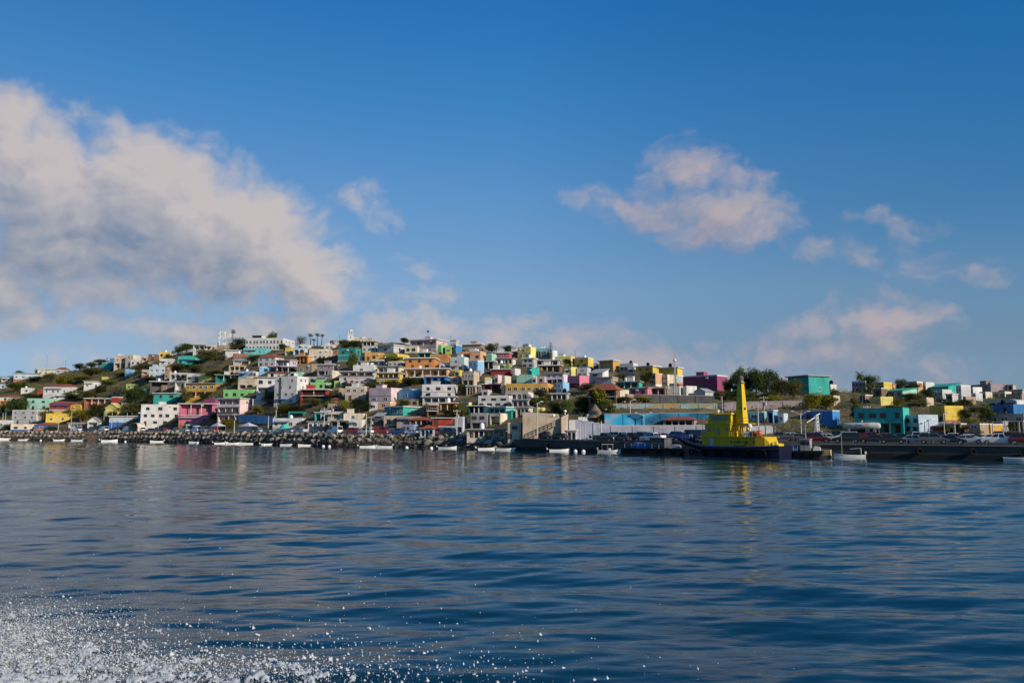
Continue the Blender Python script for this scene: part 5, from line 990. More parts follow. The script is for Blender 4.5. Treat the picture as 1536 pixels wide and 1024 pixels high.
def N(nt, typ, **kw):
    n = nt.nodes.new(typ)
    for k, v in kw.items():
        if k.startswith('i_'): n.inputs[k[2:].replace('_', ' ')].default_value = v
        elif k[0] == 'p' and k[1:].isdigit(): n.inputs[int(k[1:])].default_value = v
        else: setattr(n, k, v)
    return n

def stained(name, rgb, rough=.9, amount=.36, scale=.45, streak=True, grime=(.35,.30,.25)):
    """Painted plaster or concrete: uneven fading, rain streaks running down, a little grime, fine grain."""
    m, nt, b = new_mat(name); L = nt.links.new
    tc = N(nt, 'ShaderNodeTexCoord'); geo = N(nt, 'ShaderNodeNewGeometry')
    n1 = N(nt, 'ShaderNodeTexNoise', i_Scale=scale, i_Detail=6.0, i_Roughness=.65); L(geo.outputs['Position'], n1.inputs['Vector'])
    mp = N(nt, 'ShaderNodeMapping'); mp.inputs['Scale'].default_value = (2.2, 2.2, .22); L(geo.outputs['Position'], mp.inputs['Vector'])
    n2 = N(nt, 'ShaderNodeTexNoise', i_Scale=1.0, i_Detail=4.0); L(mp.outputs[0], n2.inputs['Vector'])
    r1 = N(nt, 'ShaderNodeMapRange', p1=.3, p2=.75, p3=1-amount, p4=1+amount*.25); L(n1.outputs['Fac'], r1.inputs[0])
    mul = N(nt, 'ShaderNodeMixRGB', blend_type='MULTIPLY', p0=1.0); mul.inputs[1].default_value = (*rgb, 1); L(r1.outputs[0], mul.inputs[2])
    r2 = N(nt, 'ShaderNodeMapRange', p1=.52, p2=.78, p3=0.0, p4=.42 if streak else .15); L(n2.outputs['Fac'], r2.inputs[0])
    mix = N(nt, 'ShaderNodeMixRGB', blend_type='MULTIPLY'); L(r2.outputs[0], mix.inputs[0]); L(mul.outputs[0], mix.inputs[1]); mix.inputs[2].default_value = (*grime, 1)
    oi = N(nt, 'ShaderNodeObjectInfo'); hs = N(nt, 'ShaderNodeHueSaturation')
    rr = N(nt, 'ShaderNodeMapRange', p3=.86, p4=1.1); L(oi.outputs['Random'], rr.inputs[0]); L(rr.outputs[0], hs.inputs['Value'])
    L(mix.outputs[0], hs.inputs['Color']); L(hs.outputs[0], b.inputs['Base Color'])
    b.inputs['Roughness'].default_value = rough; b.inputs['Specular IOR Level'].default_value = .25
    bp = N(nt, 'ShaderNodeBump', i_Strength=.25, i_Distance=.05); n3 = N(nt, 'ShaderNodeTexNoise', i_Scale=6.0, i_Detail=4.0)
    L(geo.outputs['Position'], n3.inputs['Vector']); L(n3.outputs['Fac'], bp.inputs['Height']); L(bp.outputs[0], b.inputs['Normal'])
    return m

PAL = dict(white=(.65,.63,.59), cream=(.66,.57,.42), beige=(.50,.40,.29), tan=(.38,.28,.19), lgrey=(.50,.50,.50), grey=(.27,.27,.28),
    dgrey=(.12,.115,.12), teal=(.015,.25,.215), turq=(.025,.42,.35), aqua=(.13,.55,.55), mint=(.33,.62,.46), palemint=(.58,.67,.64), sky=(.22,.48,.70),
    blue=(.03,.20,.50), royal=(.03,.13,.42), paleblue=(.46,.56,.64), yellow=(.72,.50,.05), lemon=(.76,.66,.17), gold=(.66,.36,.05), orange=(.62,.24,.05),
    peach=(.70,.40,.22), pink=(.66,.18,.28), magenta=(.36,.06,.15), ppink=(.68,.50,.50), lav=(.60,.53,.64), red=(.45,.045,.03), dred=(.27,.025,.03),
    pinkred=(.52,.05,.10), terracotta=(.42,.15,.08), lime=(.50,.62,.10), green=(.24,.60,.20), brown=(.20,.125,.08), umber=(.24,.15,.09), mauve=(.31,.24,.25),
    olive=(.30,.38,.13), coral=(.60,.22,.16), dteal=(.015,.09,.13), glassblue=(.16,.38,.46), lavblue=(.28,.34,.60))
MAT = {}
def paint(c):
    if c not in MAT:
        l = sum(PAL[c])/3; MAT[c] = stained('paint_' + c, tuple(min(.8, (v*.9+l*.1)*1.06) for v in PAL[c]))
    return MAT[c]
M_TRIM = stained('white_trim', (.66,.64,.60), amount=.25)
M_SLAB = stained('grey_slab', (.40,.38,.36), amount=.3)
M_ROOFTOP = stained('roof_screed', (.34,.31,.28), amount=.4, streak=False)
M_CONC = stained('concrete', (.30,.285,.26), amount=.4)
M_DARKIN = stained('dim_interior_plaster', (.16,.14,.125), amount=.4)
M_FRAME = simple('window_frame_white', (.62,.62,.60), .5)
M_FRAME2 = simple('window_frame_dark', (.09,.08,.07), .5)
M_GLASS = simple('window_pane', (.015,.02,.025), .12)
M_DOOR = stained('brown_door', (.13,.07,.035), amount=.3)
M_WHITE = simple('white_gelcoat', (.76,.76,.74), .35)
M_BLACK = simple('black_rubber', (.010,.010,.011), .9, 0, .1)
M_STEEL = simple('galvanised_steel', (.42,.43,.44), .45, .6)
M_DARKSTEEL = simple('dark_steel', (.06,.06,.065), .5, .3)
M_POLE = stained('pale_pole', (.55,.53,.49), amount=.25)
M_WOOD = stained('weathered_wood', (.22,.16,.10), amount=.35)

def tile_mat(name, rgb):
    m, nt, b = new_mat(name); L = nt.links.new
    geo = N(nt, 'ShaderNodeTexCoord')
    w = N(nt, 'ShaderNodeTexWave', i_Scale=1.4, i_Distortion=.6, i_Detail=2.0); L(geo.outputs['Object'], w.inputs['Vector'])
    n = N(nt, 'ShaderNodeTexNoise', i_Scale=1.6, i_Detail=5.0); L(geo.outputs['Object'], n.inputs['Vector'])
    cr = N(nt, 'ShaderNodeMapRange', p1=.25, p2=.75, p3=.55, p4=1.15); L(n.outputs['Fac'], cr.inputs[0])
    mu = N(nt, 'ShaderNodeMixRGB', blend_type='MULTIPLY', p0=1.0); mu.inputs[1].default_value = (*rgb, 1); L(cr.outputs[0], mu.inputs[2])
    L(mu.outputs[0], b.inputs['Base Color']); b.inputs['Roughness'].default_value = .85
    bp = N(nt, 'ShaderNodeBump', i_Strength=.6, i_Distance=.08); L(w.outputs['Fac'], bp.inputs['Height']); L(bp.outputs[0], b.inputs['Normal'])
    return m
M_TILE = tile_mat('red_roof_tiles', (.34,.085,.045))
M_SHEET = tile_mat('grey_roof_sheet', (.34,.37,.40))
M_THATCH = tile_mat('palm_thatch', (.21,.145,.09))

def leaf_mat(name, a, b2, trans=.25):
    """Leaves whose colour differs from leaf cluster to leaf cluster."""
    m, nt, b = new_mat(name); L = nt.links.new
    tc = N(nt, 'ShaderNodeTexCoord'); oi = N(nt, 'ShaderNodeObjectInfo')
    n = N(nt, 'ShaderNodeTexNoise', i_Scale=5.0, i_Detail=4.0, i_Roughness=.7); L(tc.outputs['Object'], n.inputs['Vector'])
    mr = N(nt, 'ShaderNodeMapRange', p1=.32, p2=.68); L(n.outputs['Fac'], mr.inputs[0])
    mx = N(nt, 'ShaderNodeMixRGB'); mx.inputs[1].default_value = (*a, 1); mx.inputs[2].default_value = (*b2, 1); L(mr.outputs[0], mx.inputs[0])
    hs = N(nt, 'ShaderNodeHueSaturation'); r = N(nt, 'ShaderNodeMapRange', p3=.7, p4=1.2); L(oi.outputs['Random'], r.inputs[0]); L(r.outputs[0], hs.inputs['Value'])
    L(mx.outputs[0], hs.inputs['Color']); L(hs.outputs[0], b.inputs['Base Color'])
    b.inputs['Roughness'].default_value = .7; b.inputs['Specular IOR Level'].default_value = .2
    tr = N(nt, 'ShaderNodeBsdfTranslucent'); L(hs.outputs[0], tr.inputs['Color'])
    ms = N(nt, 'ShaderNodeMixShader', p0=trans); L(b.outputs[0], ms.inputs[1]); L(tr.outputs[0], ms.inputs[2])
    L(ms.outputs[0], nt.nodes['Material Output'].inputs['Surface'])
    return m
LEAF = dict(d=leaf_mat('leaves_dark', (.026,.046,.012), (.095,.125,.028)), r=leaf_mat('leaves_mid', (.055,.085,.014), (.17,.19,.03)),
            o=leaf_mat('leaves_olive', (.06,.07,.02), (.18,.165,.045)), y=leaf_mat('leaves_yellow_green', (.12,.12,.012), (.34,.29,.035)),
            g=leaf_mat('twigs_dry', (.10,.08,.055), (.24,.20,.14)), b=leaf_mat('leaves_hedge', (.045,.08,.014), (.16,.19,.035)),
            m=leaf_mat('bougainvillea', (.03,.05,.015), (.22,.02,.09)))
M_BARK = stained('bark', (.12,.09,.065), amount=.4)

# ------------------------------------------------------------------ camera
cam = bpy.data.cameras.new('camera'); cam.lens = 28; cam.sensor_width = 36; cam.clip_end = 20000
co = link('camera', cam, None, (0, 0, 4.5), (math.pi/2 + 0.11087, 0, 0)); scene.camera = co

# ------------------------------------------------------------------ sun and sky
SUN_EL = R(24.0); SH = Vector((.80, -.60, 0)).normalized()
SDIR = Vector((SH.x*math.cos(SUN_EL), SH.y*math.cos(SUN_EL), math.sin(SUN_EL)))
sl = bpy.data.lights.new('sun', 'SUN'); sl.energy = 4.9; sl.angle = R(.53); sl.color = (1.0, .87, .70)
so = link('sun', sl, None, (200, -200, 300)); so.rotation_euler = (-SDIR).to_track_quat('-Z', 'Y').to_euler()

world = bpy.data.worlds.new('World'); scene.world = world; world.use_nodes = True
def build_world():
    nt = world.node_tree; L = nt.links.new
    for n in list(nt.nodes): nt.nodes.remove(n)
    out = N(nt, 'ShaderNodeOutputWorld'); bg = N(nt, 'ShaderNodeBackground'); L(bg.outputs[0], out.inputs['Surface'])
    sky = N(nt, 'ShaderNodeTexSky', sky_type='NISHITA', sun_disc=False, sun_elevation=SUN_EL, sun_rotation=math.atan2(SH.x, SH.y),
            altitude=0, air_density=1.0, dust_density=.6, ozone_density=2.2)
    tc = N(nt, 'ShaderNodeTexCoord')
    # bearing and elevation of the direction looked at
    sx = N(nt, 'ShaderNodeSeparateXYZ'); L(tc.outputs['Generated'], sx.inputs[0])
    az = N(nt, 'ShaderNodeMath', operation='ARCTAN2'); L(sx.outputs[0], az.inputs[0]); L(sx.outputs[1], az.inputs[1])
    el = N(nt, 'ShaderNodeMath', operation='ARCSINE'); L(sx.outputs[2], el.inputs[0])
    uv = N(nt, 'ShaderNodeCombineXYZ'); L(az.outputs[0], uv.inputs[0]); L(el.outputs[0], uv.inputs[1])
    # cloud density as a node group of the (bearing, elevation) vector
    g = bpy.data.node_groups.new('cloud_density', 'ShaderNodeTree')
    g.interface.new_socket('P', in_out='INPUT', socket_type='NodeSocketVector')
    g.interface.new_socket('D', in_out='OUTPUT', socket_type='NodeSocketFloat')
    gi = N(g, 'NodeGroupInput'); go = N(g, 'NodeGroupOutput'); GL = g.links.new
    # warp, so that the masses get lobed outlines
    w = N(g, 'ShaderNodeTexNoise', i_Scale=9.0, i_Detail=4.0, i_Roughness=.6); GL(gi.outputs[0], w.inputs['Vector'])
    ws = N(g, 'ShaderNodeVectorMath', operation='SUBTRACT'); GL(w.outputs['Color'], ws.inputs[0]); ws.inputs[1].default_value = (.5, .5, .5)
    wm = N(g, 'ShaderNodeVectorMath', operation='MULTIPLY'); GL(ws.outputs[0], wm.inputs[0]); wm.inputs[1].default_value = (.10, .075, 0)
    wa = N(g, 'ShaderNodeVectorMath', operation='ADD'); GL(gi.outputs[0], wa.inputs[0]); GL(wm.outputs[0], wa.inputs[1])
    last = None
    for (ca, ce, ra, re, rot, amp) in CLOUDS:
        mp = N(g, 'ShaderNodeMapping', vector_type='TEXTURE')
        if last is None: GL(wa.outputs[0], mp.inputs['Vector'])
        else:      # a nudge far too small to see makes each step wait for the one before it, which keeps the shader's stack small
            ch = N(g, 'ShaderNodeVectorMath', operation='MULTIPLY_ADD'); GL(last, ch.inputs[0]); ch.inputs[1].default_value = (1e-7, 1e-7, 0); GL(wa.outputs[0], ch.inputs[2])
            GL(ch.outputs[0], mp.inputs['Vector'])
        mp.inputs['Location'].default_value = (ca, ce, 0); mp.inputs['Rotation'].default_value = (0, 0, rot); mp.inputs['Scale'].default_value = (ra*1.45, re*1.45, 1)
        ln = N(g, 'ShaderNodeVectorMath', operation='LENGTH'); GL(mp.outputs[0], ln.inputs[0])
        mr = N(g, 'ShaderNodeMapRange', interpolation_type='SMOOTHSTEP', p1=0.0, p2=1.0, p3=amp, p4=0.0); GL(ln.outputs['Value'], mr.inputs[0])
        if last is None: last = mr.outputs[0]
        else:
            mx = N(g, 'ShaderNodeMath', operation='SMOOTH_MAX'); mx.inputs[2].default_value = .12
            GL(last, mx.inputs[0]); GL(mr.outputs[0], mx.inputs[1]); last = mx.outputs[0]
    st = N(g, 'ShaderNodeMapping'); GL(wa.outputs[0], st.inputs['Vector']); st.inputs['Scale'].default_value = (1.0, 1.45, 1)
    f1 = N(g, 'ShaderNodeTexNoise', i_Scale=13.0, i_Detail=9.0, i_Roughness=.60); GL(st.outputs[0], f1.inputs['Vector'])
    fs = N(g, 'ShaderNodeMath', operation='MULTIPLY_ADD', p1=1.05, p2=-.455); GL(f1.outputs['Fac'], fs.inputs[0])
    vo = N(g, 'ShaderNodeTexVoronoi', feature='SMOOTH_F1', voronoi_dimensions='2D', i_Scale=20.0, i_Detail=2.0, i_Roughness=.55, i_Smoothness=.55); GL(st.outputs[0], vo.inputs['Vector'])
    vf = N(g, 'ShaderNodeMath', operation='MULTIPLY_ADD', p1=-.34, p2=.15); GL(vo.outputs['Distance'], vf.inputs[0])
    f2 = N(g, 'ShaderNodeMath', operation='ADD'); GL(fs.outputs[0], f2.inputs[0]); GL(vf.outputs[0], f2.inputs[1])
    sm = N(g, 'ShaderNodeMath', operation='ADD'); GL(last, sm.inputs[0]); GL(f2.outputs[0], sm.inputs[1])
    dd = N(g, 'ShaderNodeMath', operation='MULTIPLY'); GL(sm.outputs[0], dd.inputs[0])
    gate = N(g, 'ShaderNodeMapRange', p1=.02, p2=.22); GL(last, gate.inputs[0]); GL(gate.outputs[0], dd.inputs[1])
    GL(dd.outputs[0], go.inputs[0])
    def dens(off):
        a = N(nt, 'ShaderNodeVectorMath', operation='ADD'); L(uv.outputs[0], a.inputs[0]); a.inputs[1].default_value = off
        n = N(nt, 'ShaderNodeGroup'); n.node_tree = g; L(a.outputs[0], n.inputs[0]); return n.outputs[0]
    d0 = dens((0, 0, 0)); d1 = dens((.035, .055, 0)); d2 = dens((.012, .016, 0))
    mask = N(nt, 'ShaderNodeMapRange', interpolation_type='SMOOTHSTEP', p1=.10, p2=.90, p3=0.0, p4=.94); L(d0, mask.inputs[0])
    # sunlight reaching in from the upper right: less where more cloud lies that way
    s1 = N(nt, 'ShaderNodeMapRange', p1=.10, p2=1.75, p3=.95, p4=.05); L(d1, s1.inputs[0])
    df = N(nt, 'ShaderNodeMath', operation='SUBTRACT'); L(d0, df.inputs[0]); L(d2, df.inputs[1])
    s2 = N(nt, 'ShaderNodeMath', operation='MULTIPLY_ADD', p1=.8); L(df.outputs[0], s2.inputs[0]); L(s1.outputs[0], s2.inputs[2]); s2.use_clamp = True
    cc = N(nt, 'ShaderNodeMixRGB'); L(s2.outputs[0], cc.inputs[0])
    cc.inputs[1].default_value = (2.35, 3.05, 4.3, 1); cc.inputs[2].default_value = (6.7, 6.1, 6.0, 1)
    # the clear air's own colour: paler low down, deep and a little polarised high up and towards the right
    er = N(nt, 'ShaderNodeMapRange', p1=0.0, p2=R(40)); L(el.outputs[0], er.inputs[0])
    cr = N(nt, 'ShaderNodeValToRGB'); e = cr.color_ramp.elements; L(er.outputs[0], cr.inputs[0])
    e[0].position = 0.055; e[0].color = (0.2865, 0.399, 0.6655, 1); e[1].position = 0.718; e[1].color = (0.146, 0.5835, 0.9095, 1)
    for p, c in ((0.138, (0.373, 0.4195, 0.5385)), (0.245, (0.485, 0.5445, 0.6245)), (0.399, (0.3915, 0.6025, 0.741)), (0.580, (0.2225, 0.6245, 0.8765))):
        k = e.new(p); k.color = (*c, 1)
    ar = N(nt, 'ShaderNodeMapRange', p1=-.6, p2=.6); L(az.outputs[0], ar.inputs[0])
    ac = N(nt, 'ShaderNodeValToRGB'); e = ac.color_ramp.elements; L(ar.outputs[0], ac.inputs[0])
    e[0].position = 0; e[0].color = (.96, .82, .80, 1); e[1].position = 1; e[1].color = (.46, .75, .85, 1); k = e.new(.5); k.color = (1, 1, 1, 1)
    af = N(nt, 'ShaderNodeMapRange', p1=R(3), p2=R(15)); L(el.outputs[0], af.inputs[0])
    am = N(nt, 'ShaderNodeMixRGB'); L(af.outputs[0], am.inputs[0]); am.inputs[1].default_value = (.93, .93, .93, 1); L(ac.outputs[0], am.inputs[2])
    t1 = N(nt, 'ShaderNodeMixRGB', blend_type='MULTIPLY', p0=1.0); L(cr.outputs[0], t1.inputs[1]); L(am.outputs[0], t1.inputs[2])
    t2 = N(nt, 'ShaderNodeMixRGB', blend_type='MULTIPLY', p0=1.0); L(t1.outputs[0], t2.inputs[1]); t2.inputs[2].default_value = (2, 2, 2, 1)
    tint = N(nt, 'ShaderNodeMixRGB', blend_type='MULTIPLY', p0=1.0); L(sky.outputs[0], tint.inputs[1]); L(t2.outputs[0], tint.inputs[2])
    # the clouds towards the right are thinner and duller
    cd = N(nt, 'ShaderNodeValToRGB'); e = cd.color_ramp.elements; L(ar.outputs[0], cd.inputs[0])
    e[0].position = .42; e[0].color = (1, 1, 1, 1); e[1].position = .62; e[1].color = (.80, .78, .86, 1)
    c2 = N(nt, 'ShaderNodeMixRGB', blend_type='MULTIPLY', p0=1.0); L(cc.outputs[0], c2.inputs[1]); L(cd.outputs[0], c2.inputs[2])
    mix = N(nt, 'ShaderNodeMixRGB'); L(mask.outputs[0], mix.inputs[0]); L(tint.outputs[0], mix.inputs[1]); L(c2.outputs[0], mix.inputs[2])
    L(mix.outputs[0], bg.inputs['Color']); bg.inputs['Strength'].default_value = .085
build_world()
world.cycles.sampling_method = 'MANUAL'; world.cycles.sample_map_resolution = 512
vs = scene.view_settings; vs.view_transform = 'Standard'; vs.look = 'None'; vs.exposure = 0.0; vs.gamma = 1.0

# ------------------------------------------------------------------ sea
def grid_mesh(name, X, Y, Z, mat, smooth=True):
    r, c = X.shape
    me = bpy.data.meshes.new(name)
    co_ = np.stack([X, Y, Z], -1).reshape(-1, 3).astype(np.float32)
    i = np.arange(r*c).reshape(r, c)
    q = np.stack([i[:-1, :-1], i[:-1, 1:], i[1:, 1:], i[1:, :-1]], -1).reshape(-1, 4)
    me.vertices.add(len(co_)); me.vertices.foreach_set('co', co_.ravel())
    me.loops.add(q.size); me.loops.foreach_set('vertex_index', q.ravel().astype(np.int32))
    me.polygons.add(len(q)); me.polygons.foreach_set('loop_start', (np.arange(len(q))*4).astype(np.int32))
    if smooth: me.polygons.foreach_set('use_smooth', np.ones(len(q), bool))
    me.materials.append(mat); me.update(calc_edges=True)
    return me

nrng = np.random.default_rng(11)
WAVES = []
for k in range(70):
    lam = .42 * (6.6/.42) ** nrng.random()
    a = nrng.normal(0, .30) + (.10 if lam > 3 else -.08)          # the swell runs mostly towards the shore
    s = .0165 * (1.0 if lam > .9 else 1.15)
    WAVES.append((2*math.pi/lam, a, s*lam/(2*math.pi), nrng.random()*2*math.pi, lam))
def sea_height(x, y, cell):
    z = np.zeros_like(x)
    gust = .70 + .34*np.sin(x*.021+y*.013+1.0)*np.sin(y*.031-x*.012)
    for k, a, A, ph, lam in WAVES:
        fade = np.clip(lam/np.maximum(cell, 1e-3)/1.8 - .6, 0, 1)
        p = k*(math.sin(a)*x + math.cos(a)*y) + ph
        z += A*fade*(np.sin(p) + .18*np.sin(2*p + .6))
    return z*gust

def sea_mat():
    m, nt, b = new_mat('sea_water'); L = nt.links.new
    b.inputs['Base Color'].default_value = (.002, .028, .050, 1); b.inputs['Roughness'].default_value = .05
    b.inputs['IOR'].default_value = 1.333
    geo = N(nt, 'ShaderNodeNewGeometry')
    mp = N(nt, 'ShaderNodeMapping'); mp.inputs['Scale'].default_value = (.42, 1.7, 1); L(geo.outputs['Position'], mp.inputs['Vector'])
    n1 = N(nt, 'ShaderNodeTexNoise', i_Scale=1.9, i_Detail=4.5, i_Roughness=.6, i_Distortion=.5); L(mp.outputs[0], n1.inputs['Vector'])
    bp = N(nt, 'ShaderNodeBump', i_Strength=.32, i_Distance=.05); L(n1.outputs['Fac'], bp.inputs['Height'])
    L(bp.outputs[0], b.inputs['Normal'])
    return m
M_SEA = sea_mat()
def build_sea():
    rows = np.concatenate([[-6000, -800, -150, -40, -8, 0, 3], 5.0*(420/5.0)**(np.linspace(0, 1, 760)), [480, 650, 1100, 2500, 9000]])
    us = np.concatenate([[-40, -9, -3.5, -1.8, -1.3], np.linspace(-1.02, 1.02, 1150), [1.3, 1.8, 3.5, 9, 40]])
    Rr = np.maximum(rows, 40.0)
    Y = np.repeat(rows[:, None], len(us), 1); X = us[None, :]*Rr[:, None]
    cell = np.gradient(rows)[:, None]*np.ones_like(X)
    cell = np.maximum(np.abs(cell)*.55, Rr[:, None]*.0018)
    cell = np.where(np.abs(us)[None, :] > 1.03, 99, cell)
    Z = sea_height(X, Y, cell)
    tag(link('sea', grid_mesh('sea', X, Y, Z, M_SEA)), kind='structure')
build_sea()

# ------------------------------------------------------------------ land
def land_mat():
    m, nt, b = new_mat('hillside_earth'); L = nt.links.new
    geo = N(nt, 'ShaderNodeNewGeometry')
    n1 = N(nt, 'ShaderNodeTexNoise', i_Scale=.07, i_Detail=7.0, i_Roughness=.65); L(geo.outputs['Position'], n1.inputs['Vector'])
    n2 = N(nt, 'ShaderNodeTexNoise', i_Scale=.6, i_Detail=6.0, i_Roughness=.7); L(geo.outputs['Position'], n2.inputs['Vector'])
    cr = N(nt, 'ShaderNodeValToRGB'); e = cr.color_ramp.elements
    e[0].position = .33; e[0].color = (.045,.042,.018,1); e[1].position = .70; e[1].color = (.22,.14,.075,1)
    k = cr.color_ramp.elements.new(.5); k.color = (.10,.078,.036,1)
    L(n1.outputs['Fac'], cr.inputs[0])
    r = N(nt, 'ShaderNodeMapRange', p1=.3, p2=.7, p3=.55, p4=1.25); L(n2.outputs['Fac'], r.inputs[0])
    mu = N(nt, 'ShaderNodeMixRGB', blend_type='MULTIPLY', p0=1.0); L(cr.outputs[0], mu.inputs[1]); L(r.outputs[0], mu.inputs[2])
    L(mu.outputs[0], b.inputs['Base Color']); b.inputs['Roughness'].default_value = .95
    bp = N(nt, 'ShaderNodeBump', i_Strength=.8, i_Distance=.5); L(n2.outputs['Fac'], bp.inputs['Height']); L(bp.outputs[0], b.inputs['Normal'])
    return m
def build_land():
    us = np.linspace(COL_U[0], COL_U[-1], 620)
    ys, zs = lerp_cols(us)
    rows = []
    for k in range(ys.shape[1]-1):
        n = [3, 4, 4, 5, 22, 22, 26, 12, 6][k] if k < 9 else 4
        for j in range(n): rows.append(ys[:, k] + (ys[:, k+1]-ys[:, k])*j/n)
    rows.append(ys[:, -1])
    Y = np.array(rows); X = us[None, :]*Y
    Z = ground(X.ravel(), Y.ravel()+1e-4).reshape(Y.shape)
    bump = .5*np.sin(X*.31+1)*np.sin(Y*.27) + .35*np.sin(X*.83+Y*.4)*np.sin(Y*.71-X*.2)
    Z = Z + bump*np.clip((Y-ys[:, 4][None, :]-8)/25, 0, 1)*.8
    tag(link('hillside', grid_mesh('hillside', X, Y, Z, land_mat())), kind='structure')
build_land()

def ribbon(name, mat, d0, d1, lift, x_from, x_to):
    """A strip of pavement laid on the ground, between two distances behind the water's edge."""
    P = [p for p in SHORE if x_from <= p[0] <= x_to]
    mb = MB(); vs = []
    for (x, y, zq, q) in P:
        for d in (d0, d1):
            Y = y + d; X = x/y*Y; vs.append((X, Y, ground1(X, Y)+lift))
    fs = [(2*i, 2*i+2, 2*i+3, 2*i+1) for i in range(len(P)-1)]
    mb.add(vs, fs)
    return tag(mb.build(name, mat), kind='structure')
M_ASPH = stained('asphalt', (.055,.053,.05), amount=.35, streak=False)
M_PAVE = stained('paving', (.27,.245,.21), amount=.35, streak=False)
ribbon('promenade', M_PAVE, 6.4, 8.2, .06, -400, 8)
ribbon('road', M_ASPH, 8.2, 17.5, .04, -400, 400)

# ------------------------------------------------------------------ houses
def frame_mesh(name, mat):
    mb = MB(); t = .09
    mb.box(-.5, .5, -.05, .02, -.5, -.5+t); mb.box(-.5, .5, -.05, .02, .5-t, .5)
    mb.box(-.5, -.5+t, -.05, .02, -.5+t, .5-t); mb.box(.5-t, .5, -.05, .02, -.5+t, .5-t)
    mb.box(-.03, .03, -.045, .02, -.5+t, .5-t)
    return mb.mesh(name, [mat])
FRAME_W = frame_mesh('window_frame', M_FRAME); FRAME_D = frame_mesh('window_frame', M_FRAME2)
PANE = MB().box(-.455, .455, -.02, .02, -.455, .455).mesh('pane', [M_GLASS])
DOOR = MB().box(-.5, .5, -.05, .03, 0, 1).box(.3, .38, -.09, -.05, .45, .5).mesh('door', [M_DOOR])
COLM = {}
def column_mesh(mat):
    if mat.name not in COLM:
        COLM[mat.name] = MB().box(-.5, .5, -.5, .5, 0, 1).box(-.7, .7, -.7, .7, .93, 1.0).box(-.7, .7, -.7, .7, 0, .05).mesh('column', [mat])
    return COLM[mat.name]

def window(root, x, y, z, w, h, rz=0.0, dark=False):
    f = link('window', FRAME_D if dark else FRAME_W, root, (x, y, z), (0, 0, rz), (w, 1, h))
    link('pane', PANE, f)
    return f

def put_windows(root, r, w, z0, sh, n, y=0.0, dark=False, tall=False):
    for k in range(n):
        ww = min(w/n*.62, r.uniform(.95, 1.7)); hh = min(sh*.5, r.uniform(.95, 1.4))
        if tall: hh = sh*.66
        window(root, -w/2 + w*(k+.5)/n + r.uniform(-.12, .12)*w/n, y, z0 + (sh*.36 if tall else sh*.40) + hh*.5*(.2 if tall else .45), ww, hh, 0, dark)

